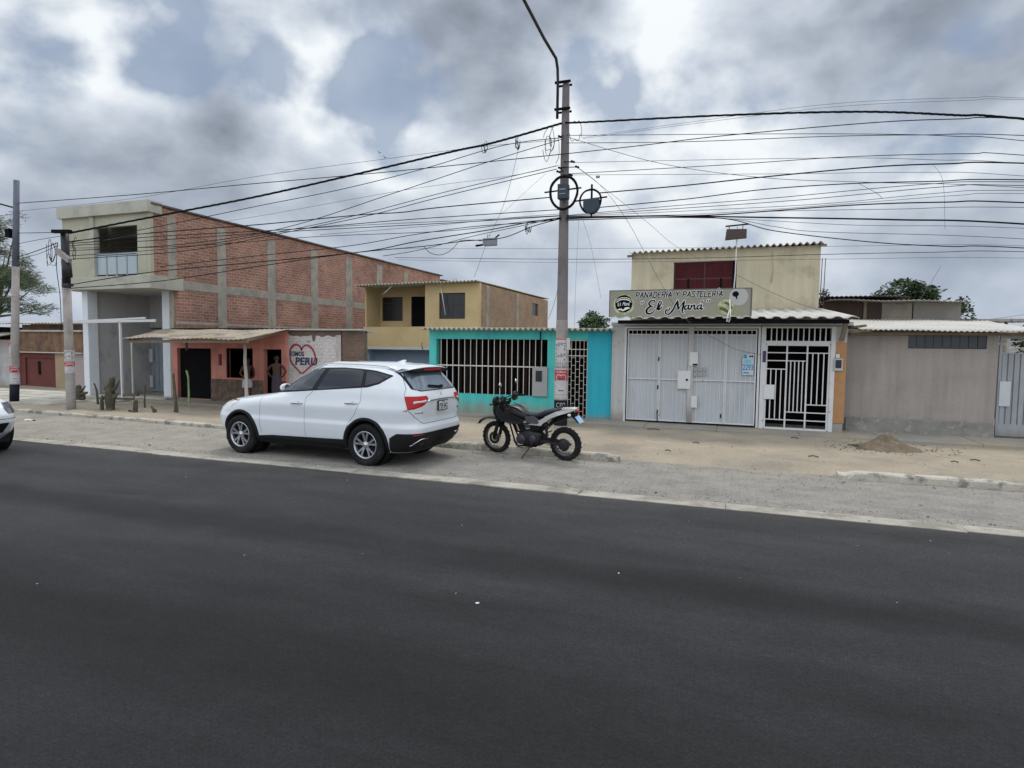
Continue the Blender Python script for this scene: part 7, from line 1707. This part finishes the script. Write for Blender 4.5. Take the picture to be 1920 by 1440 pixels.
drops = [([(1084, 314), (1130, 352), (1178, 417), (1233, 520), (1270, 580), (1306, 617)], .006, (YP, 14.7), 'thin drop wire slanting from the pole down across the bakery sign'),
 ([(1306, 617), (1340, 635), (1380, 655), (1428, 665)], .006, (14.7, 15.42), 'thin wire lying slack across the white folding gate'),
 ([(1084, 316), (1109, 334), (1214, 417), (1262, 458), (1315, 488)], .006, (YP, 17.4), 'thin drop wire from the pole to the bakery upper window'),
 ([(1382, 516), (1440, 545), (1500, 570), (1545, 582)], .007, (17.1, 17.0), 'dark wire slanting down across the cream upper wall'),
 ([(1085, 412), (1080, 520), (1077, 612)], .004, (YP, 15.2), 'hair-thin wire hanging straight down right of the main pole'), ([(1093, 412), (1110, 470), (1127, 560)], .004, (YP, 16), 'hair-thin wire hanging right of the pole, the more slanted one'),
 ([(974, 272), (955, 350), (938, 400), (915, 450), (889, 520)], .006, (YP, 16.2), 'thin wire dropping through the small grey junction box to the yellow house'),
 ([(1049, 510), (1045, 545), (1036, 578), (1028, 598)], .007, (YP, 16), 'slack service wire from the pole to the tan brick wall'),
 ([(1024, 325), (985, 360), (940, 402)], .004, (YP, 14.3), 'faint wire slanting left below the pole insulators'),
 ([(1608, 343), (1640, 360), (1655, 372)], .006, (YP, YP), 'short loose wire end hanging among the cables on the right'), ([(1750, 310), (1768, 340), (1772, 430)], .004, (YP, YP), 'thin stray wire hanging down from the right-hand cables'),
 ([(1723, 565), (1742, 535), (1765, 498)], .006, (20.3, 20.3), 'slanted guy wire rising from the shack roof'), ([(1722, 592), (1830, 600), (1920, 590)], .006, (17.5, 17), 'slack wire lying over the pale roof of the grey house'),
 ([(794, 461), (805, 473), (822, 478), (838, 474), (852, 463), (862, 452), (885, 450), (905, 452)], .010, (YP-.1, YP-.1), 'slack loop of cable left of the small grey junction box')]
for (p, r, ys, lab) in drops: cable(p, r, lab, 'drop wires', ys, name='drop_wire', ext=False)
lw = [([(34, 437), (100, 436)], .012, (Yl, Y2), 'short cable joining the tops of the two left poles'), ([(34, 457), (75, 449), (112, 443)], .010, (Yl, Y2), 'short cable between the left poles, second from the top'),
 ([(33, 482), (70, 470), (108, 455)], .016, (Yl, Y2), 'thick short cable rising to the tangled left pole'), ([(33, 486), (72, 476), (110, 460)], .010, (Yl, Y2), 'short cable between the left poles, lowest of them'),
 ([(108, 455), (106, 500), (113, 560), (115, 620)], .012, (Y2, Y2+.2), 'cable hanging down beside the tangled left pole'), ([(-10, 560), (60, 552), (122, 547)], .008, (Yl, Y2), 'thin line reaching the tangled left pole from the left edge')]
for (p, r, ys, lab) in lw: cable(p, r, lab, 'cables between the left poles', ys, ext=False)
# loops of slack wire round the pole heads
def loops(name, px, py, Y, n, size, seed, label):
    rnd = random.Random(seed); c0 = at(px, py, Y); mb = MB()
    for k in range(n):
        c = c0+Vector((rnd.uniform(-.15, .15), rnd.uniform(-.05, .05), rnd.uniform(-.2, .2)))*size; rx = rnd.uniform(.08, .2)*size; rz = rnd.uniform(.2, .42)*size; a0 = rnd.uniform(0, 6.28); a1 = a0+rnd.uniform(2.5, 5)
        mb.tube([(c.x+rx*math.cos(a0+(a1-a0)*i/14), c.y, c.z+rz*math.sin(a0+(a1-a0)*i/14)+.03*math.sin(i)) for i in range(15)], .0065, 5)
    o = mb.build(name, MATS['cable']); o.data.transform(Matrix.Translation(-c0)); o.location = c0
    return tag(o, label, 'wire loops')
loops('wire_loops', 1034, 270, PY_-.2, 6, .8, 2, 'loose wire loops hanging on the left of the main pole head')
loops('wire_loops', 1078, 254, PY_-.2, 2, .7, 5, 'single thin wire loop right of the main pole head')
loops('wire_loops', 912, 277, PY_-.5, 3, .4, 7, 'short wire loop under the thick cable farthest left of the pole')
loops('wire_loops', 972, 268, PY_-.3, 5, .35, 8, 'tangle of wire ends beneath the thick cable left of the pole')
loops('wire_loops', 98, 480, Y2-.1, 7, .9, 11, 'tangled wire loops left of the shorter leaning pole')
loops('wire_loops', 138, 462, Y2-.1, 4, .6, 12, 'small wire tangle right of the shorter leaning pole')
loops('wire_loops', 990, 428, PY_-.3, 5, .3, 13, 'knot of cable hooks below the bundle left of the pole')

# ================================================================== trees and plants
GREY_T = 1
def leafmat(name, c1, c2):
    m = mat(name, c1, .6, .35, 2.0, col2=c2, mixscale=1.4, mixlo=.42, mixhi=.6, spec=.25); return m
leafmat('leaf_dark', (.030, .050, .022), (.055, .080, .030)); leafmat('leaf_mid', (.045, .085, .035), (.075, .12, .045)); leafmat('leaf_feather', (.06, .085, .04), (.11, .13, .075))
mat('bark', (.12, .085, .055), .9, .3, 8, .5, 30)
def tree(name, label, base, clumps, leaf, nleaf, size, seed, trunk_r=.15, droop=0.0, aspect=.45):
    rnd = random.Random(seed); base = Vector(base); o = tag(empty(name, base), label, 'tree')
    mb = MB(); top = sum((Vector(c[0]) for c in clumps), Vector())/len(clumps); mid = base.lerp(top, .55)
    mb.tube([base, base.lerp(mid, .5)+Vector((.1, 0, 0)), mid], [trunk_r, trunk_r*.8, trunk_r*.6], 8)
    for c in clumps: e = Vector(c[0]); mb.tube([mid, mid.lerp(e, .5)+Vector((0, 0, -.08)), e], [trunk_r*.5, trunk_r*.28, trunk_r*.08], 6)
    mb.build('trunk', MATS['bark'], o)
    mb = MB(); tot = sum(c[1]**2*c[2] for c in clumps)
    for (c, rx, rz) in clumps:
        c = Vector(c); k = int(nleaf*rx*rx*rz/tot)
        subs = [(Vector((rnd.gauss(0, .55), rnd.gauss(0, .55), rnd.gauss(0, .5))), rnd.uniform(.16, .36)) for _ in range(22)]
        for _ in range(k):
            s_, sr = rnd.choice(subs); v = s_+Vector((rnd.gauss(0, sr), rnd.gauss(0, sr), rnd.gauss(0, sr*.8)))
            if v.length > 1.15: v = v*(1.15/v.length)*rnd.uniform(.8, 1)
            p = c+Vector((v.x*rx, v.y*rx, v.z*rz)); L_ = size*rnd.uniform(.6, 1.3); a = rnd.uniform(0, 6.28); el = rnd.uniform(-.6, .7)-droop
            d = Vector((math.cos(a)*math.cos(el), math.sin(a)*math.cos(el), math.sin(el))); s = d.orthogonal().normalized(); s.rotate(Matrix.Rotation(rnd.uniform(0, 6.28), 3, d)); w = L_*aspect
            mb.quad(p, p+d*L_*.5+s*w*.5, p+d*L_, p+d*L_*.5-s*w*.5)
    mb.build('crown', MATS[leaf], o); return o
b = at(1112, 598, 30); tree('round_tree', 'small green tree behind the turquoise house just right of the main pole', (b.x, 30, 0), [((b.x, 30, b.z-.1), .55, .45), ((b.x-.35, 30, b.z-.25), .35, .3), ((b.x+.35, 30.2, b.z-.2), .4, .3), ((b.x+.1, 30, b.z-.7), .7, .5)], 'leaf_mid', 2600, .16, 3, .08)
b = at(1705, 548, 27)
tree('wide_tree', 'dark spreading tree rising behind the shack roof on the right', (b.x, 27, 0), [((b.x-.15, 27, b.z-.1), .9, .50), ((b.x+.5, 27, b.z-.05), .6, .42), ((b.x-1.05, 27, b.z-.32), .42, .2), ((b.x+.1, 27, b.z-.7), 1.4, .5)], 'leaf_dark', 7000, .15, 5, .14)
b = at(1797, 572, 24); tree('creeper_tree', 'small leafy sprig beside the right end of the grey shack', (b.x+.1, 24, 0), [((b.x+.15, 24, b.z-.1), .22, .35), ((b.x+.25, 24, b.z-.6), .25, .4)], 'leaf_mid', 700, .12, 7, .04)
b = at(1545, 552, 22); tree('roof_bush', 'tiny green sprig between the bakery wall and the shack', (b.x, 22, 0), [((b.x, 22, b.z), .16, .14), ((b.x, 22, b.z-.3), .15, .2)], 'leaf_mid', 260, .11, 8, .03)
b = at(1916, 645, 18.5); tree('garden_bush', 'green bush showing through the bars over the far right gate', (b.x+.1, 18.5, 0), [((b.x+.2, 18.5, b.z), .35, .45)], 'leaf_mid', 900, .10, 9, .05)
# feathery tree behind the left poles
Yt = 20.0; cl = []
for (px, py, rx, rz) in ((-20, 510, 1.5, .9), (28, 520, 1.1, .60), (58, 540, .75, .40), (10, 565, 1.1, .45), (52, 578, .75, .30), (-10, 420, .85, .45), (15, 400, .40, .15), (5, 470, .7, .3), (-60, 450, 1.6, 1.2), (38, 482, .4, .12)):
    c = at(px, py, Yt); cl.append(((c.x, Yt+random.Random(px).uniform(-.5, .5), c.z), rx, rz))
b = at(-40, 700, Yt); tree('feathery_tree', 'wind-blown feathery tree behind the far left pole', (b.x, Yt, 0), cl, 'leaf_feather', 26000, .26, 12, .14, .10, .10)

# stumps, sticks and scrub planted in the sandy strip
mat('dry_wood', (.060, .055, .035), .9, .3, 9, .6, 30, col2=(.11, .10, .065), mixscale=6); mat('green_stick', (.22, .30, .13), .8, .3, 9, .3, 30)
def stick(pts, rs, name, label, cat='stake', m_='dry_wood', Y=None, extra=None, group=None):
    P = [at(px, py, Y) for px, py in pts]; base = P[0].copy(); P[0].z = min(P[0].z, .02); o = tag(empty(name, (base.x, Y, .08)), label, cat, group); mb = MB(); k = crspline(P, 4)
    rr = [float(np.interp(i/(len(k)-1), np.linspace(0, 1, len(rs)), rs))*(1+.15*mnoise.noise(Vector((i*.9, base.x, 0)))) for i in range(len(k))]
    mb.tube([p+Vector((.012*mnoise.noise(Vector((i*.8, base.x, 1))), .01*mnoise.noise(Vector((i*.7, 3, base.x))), 0)) for i, p in enumerate(k)], rr, 8); mb.build('stem', MATS[m_], o)
    for (q, r_) in (extra or []): mb = MB(); mb.tube([at(px, py, Y) for px, py in q], r_, 7); mb.build('branch', MATS[m_], o)
    return o
stick([(133, 770), (132, 745), (131, 738)], [.10, .09, .06], 'tree_stump', 'short rough stump at the foot of the shorter leaning pole', 'stump', Y=11.9)
stick([(208, 772), (206, 745), (208, 720), (213, 706)], [.10, .13, .10, .04], 'cactus_stump', 'thick gnarled cactus stump with forked arms, the largest in the sandy strip', 'stump', Y=12.2,
      extra=[([(206, 740), (198, 730), (192, 714)], [.06, .04, .015]), ([(209, 735), (218, 726), (224, 712)], [.06, .04, .015]), ([(207, 748), (200, 742), (196, 748)], [.07, .06, .03]), ([(209, 748), (216, 744), (220, 738)], [.06, .05, .03]), ([(205, 760), (213, 755), (214, 742), (222, 738)], [.05, .05, .04, .02]), ([(206, 722), (200, 718), (197, 712)], [.05, .03, .01])])
stick([(184, 750), (181, 732), (176, 719)], [.035, .03, .02], 'dead_branch', 'thin dark dead branch left of the large cactus stump', 'branch', Y=13.2)
stick([(192, 772), (191, 750), (192, 742)], [.05, .045, .03], 'fence_stake', 'grey stake standing just left of the large cactus stump', Y=12.1)
stick([(150, 750), (148, 735), (147, 722)], [.10, .11, .05], 'bush_stump', 'dark scrubby stump between the left poles and the white pillar', 'stump', Y=13.6, extra=[([(149, 742), (156, 738), (164, 736)], [.08, .06, .03]), ([(150, 736), (157, 728), (161, 723)], [.05, .03, .01]), ([(151, 748), (158, 746), (159, 741)], [.06, .05, .02])])
stick([(253, 778), (254, 762), (254, 750)], [.07, .06, .05], 'tree_stump', 'pale cut stump right of the large cactus stump', 'stump', Y=12.0)
stick([(246, 776), (244, 771), (241, 769)], [.05, .04, .02], 'dead_branch', 'dark broken branch lying beside the pale cut stump', 'branch', Y=12.0)
stick([(272, 768), (271, 745), (272, 722)], [.028, .022, .02], 'fence_stake', 'tall thin brown stake before the recess gate', Y=12.7)
stick([(291, 779), (289, 770), (284, 761)], [.06, .045, .02], 'tree_stump', 'small forked stump near the kerb left of the coral shop', 'stump', Y=12.0, extra=[([(290, 772), (293, 768)], [.04, .02])])
stick([(330, 775), (330, 760), (327, 730), (325, 700)], [.07, .045, .035, .03], 'fence_stake', 'tall grey stake at the left corner of the coral shop door', Y=12.3)
stick([(354, 757), (354, 735), (353, 710), (350, 695)], [.025, .028, .026, .03], 'green_stake', 'pale green stick standing before the black shop doorway', m_='green_stick', Y=13.6)
# timber kerb and ties round the planting strip
mb = MB(); mb.beam(at(188, 747, 13.4), at(250, 748, 13.2), .06, .06); tag(mb.build('fallen_timber', MATS['dry_wood']), 'dark squared timber lying behind the cactus stump', 'timber')
mb = MB(); mb.beam(at(232, 741, 14.0), at(259, 740, 14.0), .09, .09); tag(mb.build('fallen_timber', MATS['rust_edge']), 'short dark log lying between the white frame posts', 'timber')

# litter, pebbles
mat('litter_white', (.60, .58, .55), .7, .1, 8); mat('stone', (.22, .19, .155), .9, .3, 9, .4, 20); mat('clod', (.13, .105, .08), .95, .3, 9)
def pebble(x, y, z, s, m_, name, label, cat, seed):
    rnd = random.Random(seed); bm = bmesh.new(); bmesh.ops.create_icosphere(bm, subdivisions=2, radius=1)
    for v in bm.verts: v.co *= 1+.35*mnoise.noise(v.co*1.6+Vector((seed, 0, 0))); v.co = Vector((v.co.x*s[0], v.co.y*s[1], v.co.z*s[2]))
    me = bpy.data.meshes.new(name); bm.to_mesh(me); bm.free(); me.materials.append(MATS[m_]); o = bpy.data.objects.new(name, me); COL.objects.link(o); o.location = (x, y, z+s[2]*.6); o.rotation_euler = (0, 0, rnd.uniform(0, 3)); return tag(o, label, cat)
p = gd(52, 789); pebble(p.x, p.y, 0, (.10, .06, .03), 'litter_white', 'litter', 'crumpled white litter on the paving near the left edge', 'litter', 1); pebble(p.x+.16, p.y+.05, 0, (.04, .03, .02), 'blk_metal', 'litter', 'small black scrap beside the crumpled white litter', 'litter', 2)
p = gd(895, 1131); pebble(p.x, p.y, .0, (.018, .012, .004), 'litter_white', 'litter', 'tiny white paper scrap on the asphalt below the motorcycle', 'litter', 3)
p = gd(1160, 1075); pebble(p.x, p.y, .0, (.008, .008, .004), 'litter_white', 'litter', 'white speck on the asphalt below the broken kerb end', 'litter', 5)
# scattered crumbs of earth and gravel along the verge: uncountable
rnd = random.Random(21); mb = MB()
def crumb(x, y, z, s):
    pts = [Vector((rnd.uniform(-1, 1), rnd.uniform(-1, 1), rnd.uniform(0, .9)))*s for _ in range(5)]
    c = Vector((x, y, z)); mb.face([mb.vert(c+q) for q in (pts[0], pts[1], pts[2])]); mb.face([mb.vert(c+q) for q in (pts[0], pts[2], pts[3])]); mb.face([mb.vert(c+q) for q in (pts[1], pts[2], pts[4])])
for _ in range(3400):
    x = rnd.uniform(-16, 7); y = rnd.choice((rnd.gauss(10.5, .25), rnd.uniform(8.3, 14.6), rnd.gauss(8.45, .12)));
    z = sand_z(x, y) if y > 10.85 else .005; crumb(x, max(y, 8.06), z+.002, rnd.uniform(.006, .018)*(1 if rnd.random() < .93 else 1.8))
for _ in range(260):
    a = rnd.uniform(0, 6.28); d = rnd.uniform(.6, 1.3); x = 2.85+d*math.cos(a); y = 13.75+d*.7*math.sin(a); crumb(x, y, sand_z(x, y), rnd.uniform(.01, .03))
tag(mb.build('gravel', MATS['clod']), 'scattered dark earth crumbs and gravel along the sandy verge', 'gravel', kind='stuff')
mb = MB()
for _ in range(50):
    x = rnd.uniform(-12, 4); y = rnd.choice((rnd.gauss(7.4, .3), rnd.uniform(3.0, 8.0))); crumb(x, y, .001, rnd.uniform(.004, .010))
tag(mb.build('grit', MATS['litter_white']), 'scattered pale grit on the asphalt', 'grit', kind='stuff')
# leaves and twigs on the sand
mb = MB()
for (px, py, w) in ((1225, 805, .3), (1475, 812, .18), (1490, 821, .14), (1305, 830, .12), (1252, 845, .10), (1525, 856, .16), (1828, 863, .14), (1790, 866, .1), (1600, 835, .2), (1405, 800, .05)):
    p = gd(px, py, .12); mb.tube([(p.x-w/2, p.y, .12), (p.x, p.y+.03, .13), (p.x+w/2, p.y-.02, .12)], .011, 5)
tag(mb.build('twigs', MATS['dry_wood']), 'dry twigs scattered on the sand before the gate', 'twigs', kind='stuff')
# birds
for i, (px, py) in enumerate(((711, 287), (721, 296))):
    p = at(px, py, 75); mb = MB(); mb.tube([p+Vector((-.12, 0, 0)), p, p+Vector((.14, 0, .02))], [.01, .05, .01], 6)
    mb.quad(p, p+Vector((.06, .1, 0)), p+Vector((.10, .35, .22)), p+Vector((-.04, .25, .20))); mb.quad(p, p+Vector((.06, -.1, 0)), p+Vector((.10, -.35, .22)), p+Vector((-.04, -.25, .20)))
    o = mb.build('bird', MATS['blk_metal']); o.data.transform(Matrix.Translation(-p)); o.location = p; tag(o, 'tiny dark bird in flight, the upper left of two' if i == 0 else 'tiny dark bird in flight, the lower right of two', 'bird', 'birds over the roofs')

# ================================================================== people under the coral awning
mat('skin_shaded', (.075, .036, .025), .6, .1, 8, spec=.3); mat('hair_black', (.010, .008, .008), .6, .1); mat('shorts_pale', (.46, .42, .50), .85, .12, 9); mat('cloth_dark', (.05, .035, .05), .9, .2, 9)  # skin colour darkened to stand in for the deep shade under the awning
def skin_mesh(name, verts, edges, m_, parent, sub=2, root=0):
    me = bpy.data.meshes.new(name); me.from_pydata([v[0] for v in verts], edges, []); o = bpy.data.objects.new(name, me); COL.objects.link(o)
    md = o.modifiers.new('s', 'SKIN'); sk = me.skin_vertices[0].data if me.skin_vertices else None
    if sk is None:
        bm = bmesh.new(); bm.from_mesh(me); bm.verts.layers.skin.verify(); bm.to_mesh(me); bm.free(); sk = me.skin_vertices[0].data
    for i, v in enumerate(verts):
        r = v[1]; sk[i].radius = (r, r) if not isinstance(r, tuple) else r; sk[i].use_root = (i == root)
    md.use_smooth_shade = True; s2 = o.modifiers.new('d', 'SUBSURF'); s2.levels = sub; s2.render_levels = sub
    bpy.context.view_layer.update()
    me2 = bpy.data.meshes.new_from_object(o.evaluated_get(bpy.context.evaluated_depsgraph_get())); bpy.data.objects.remove(o)
    me2.name = name; me2.materials.clear(); me2.materials.append(MATS[m_])
    o = bpy.data.objects.new(name, me2); COL.objects.link(o); o.parent = parent
    for p in me2.polygons: p.use_smooth = True
    return o
def person(x, y, z, h, rot, label, top_bare=True, lean=0.0, arm='waist', lower='shorts'):
    root = empty('person', (x, y, z), label, 'person', rotz=rot); s = h/1.75
    def V(a, b, c): return (a*s+lean*max(0, c-.9)*s, b*s, c*s)
    vs = [(V(0, 0, .95), (.15*s, .10*s)), (V(0, 0, 1.10), (.135*s, .09*s)), (V(0, .01, 1.28), (.155*s, .10*s)), (V(0, .01, 1.42), (.15*s, .085*s)), (V(0, .0, 1.49), .055*s), (V(0, -.01, 1.57), .062*s), (V(0, -.015, 1.66), (.078*s, .09*s)), (V(0, -.01, 1.735), .05*s)]
    ed = [(i, i+1) for i in range(7)]
    def chain(start, pts):
        p = start
        for c, r in pts: vs.append((V(*c), r*s)); ed.append((p, len(vs)-1)); p = len(vs)-1
        return p
    hands = []
    for sd in (-1, 1):
        if arm == 'waist': pts = [((sd*.19, .0, 1.41), .052), ((sd*.27, .03, 1.15), .040), ((sd*.20, -.10, 1.03), .034), ((sd*.13, -.17, 1.0), .024), ((sd*.09, -.19, 1.0), .030)]
        else: pts = [((sd*.19, .0, 1.41), .052), ((sd*.34, .02, 1.20), .040), ((sd*.22, -.02, 1.03), .032), ((sd*.17, -.04, .99), .024), ((sd*.14, -.06, .97), .030)]
        w = chain(3, pts); hp = Vector(pts[-1][0])
        for k in range(4): chain(w, [((hp.x-sd*(.035+.004*k), hp.y-.02+.012*k, hp.z+.02-.016*k), .0095), ((hp.x-sd*(.065+.003*(k % 2)), hp.y-.015+.010*k, hp.z+.015-.018*k), .008)])
        chain(w, [((hp.x-sd*.01, hp.y-.02, hp.z+.035), .010), ((hp.x-sd*.035, hp.y-.03, hp.z+.048), .009)])
        chain(0, [((sd*.095, .0, .86), .095), ((sd*.10, -.01, .50), .060), ((sd*.10, .015, .28), .055), ((sd*.10, .02, .09), .036), ((sd*.11, -.03, .035), .038), ((sd*.115, -.13, .028), .030)])
    skin_mesh('body', vs, ed, 'skin_shaded', root)
    # face
    mb = MB(); mb.sm = True
    fz = 1.645*s; fx_ = lean*.75*s
    mb.lathe([(0, .012*s), (.010*s, .004*s), (.012*s, 0), (0, -.012*s)], (fx_, -.100*s, fz-.01*s), (0, 1, .3), 8)
    for sd in (-1, 1): mb.lathe([(0, .02*s), (.02*s, .01*s), (.026*s, 0), (.02*s, -.006*s), (0, -.012*s)], (fx_+sd*.080*s, -.0*s, fz), (0, 1, 0), 10)
    mb.build('face', MATS['skin_shaded'], root, local=True)
    mb = MB()
    for sd in (-1, 1): mb.lathe([(0, .006*s), (.010*s, .002*s), (.011*s, 0), (0, -.004*s)], (fx_+sd*.03*s, -.093*s, fz+.015*s), (0, -1, 0), 8)
    mb.beam((fx_-.022*s, -.094*s, fz-.048*s), (fx_+.022*s, -.094*s, fz-.048*s), .006*s, .006*s); mb.build('eyes_mouth', MATS['hair_black'], root, local=True)
    mb = MB(); mb.sm = True; rows = []
    for i in range(7):
        a = math.pi/2*i/6*1.25; rows.append([mb.vert((fx_+.088*s*math.sin(a)*math.cos(t), .005*s+(.098*s)*math.sin(a)*math.sin(t), 1.665*s+.095*s*math.cos(a)-(.02*s if math.sin(t) < -.3 else 0)*0+ (.05*s*max(0, -math.sin(t)) if i > 4 else 0))) for t in [2*math.pi*k/16 for k in range(16)]])
    for A, C in zip(rows, rows[1:]):
        for k in range(16): mb.face((A[k], A[(k+1) % 16], C[(k+1) % 16], C[k]))
    mb.build('hair', MATS['hair_black'], root, local=True)
    if lower == 'shorts':
        v2 = [(V(0, 0, 1.02), (.15*s, .112*s)), (V(0, 0, .93), (.165*s, .12*s))]; e2 = [(0, 1)]
        for sd in (-1, 1): k = len(v2); v2 += [(V(sd*.10, 0, .84), .108*s), (V(sd*.105, -.005, .66), .098*s), (V(sd*.107, -.005, .60), .098*s)]; e2 += [(1, k), (k, k+1), (k+1, k+2)]
        skin_mesh('shorts', v2, e2, 'shorts_pale', root)
    else:
        v2 = [(V(0, 0, 1.18), (.145*s, .105*s)), (V(0, 0, 1.02), (.16*s, .115*s)), (V(0, 0, .90), (.185*s, .135*s)), (V(0, 0, .6), (.20*s, .15*s)), (V(0, .0, .35), (.19*s, .14*s))]; skin_mesh('skirt', v2, [(0, 1), (1, 2), (2, 3), (3, 4)], 'cloth_dark', root)
    return root
p = at(455, 745, 14.75); person(p.x, 14.95, .14, 1.42, rad(70), 'shirtless person in pale shorts standing by the shop window', True, .04)
p = at(506, 745, 14.7); person(p.x, 15.0, .14, 1.50, rad(200), 'person in a dark wrap standing in the narrow shop doorway', True, 0, 'hips', 'skirt')
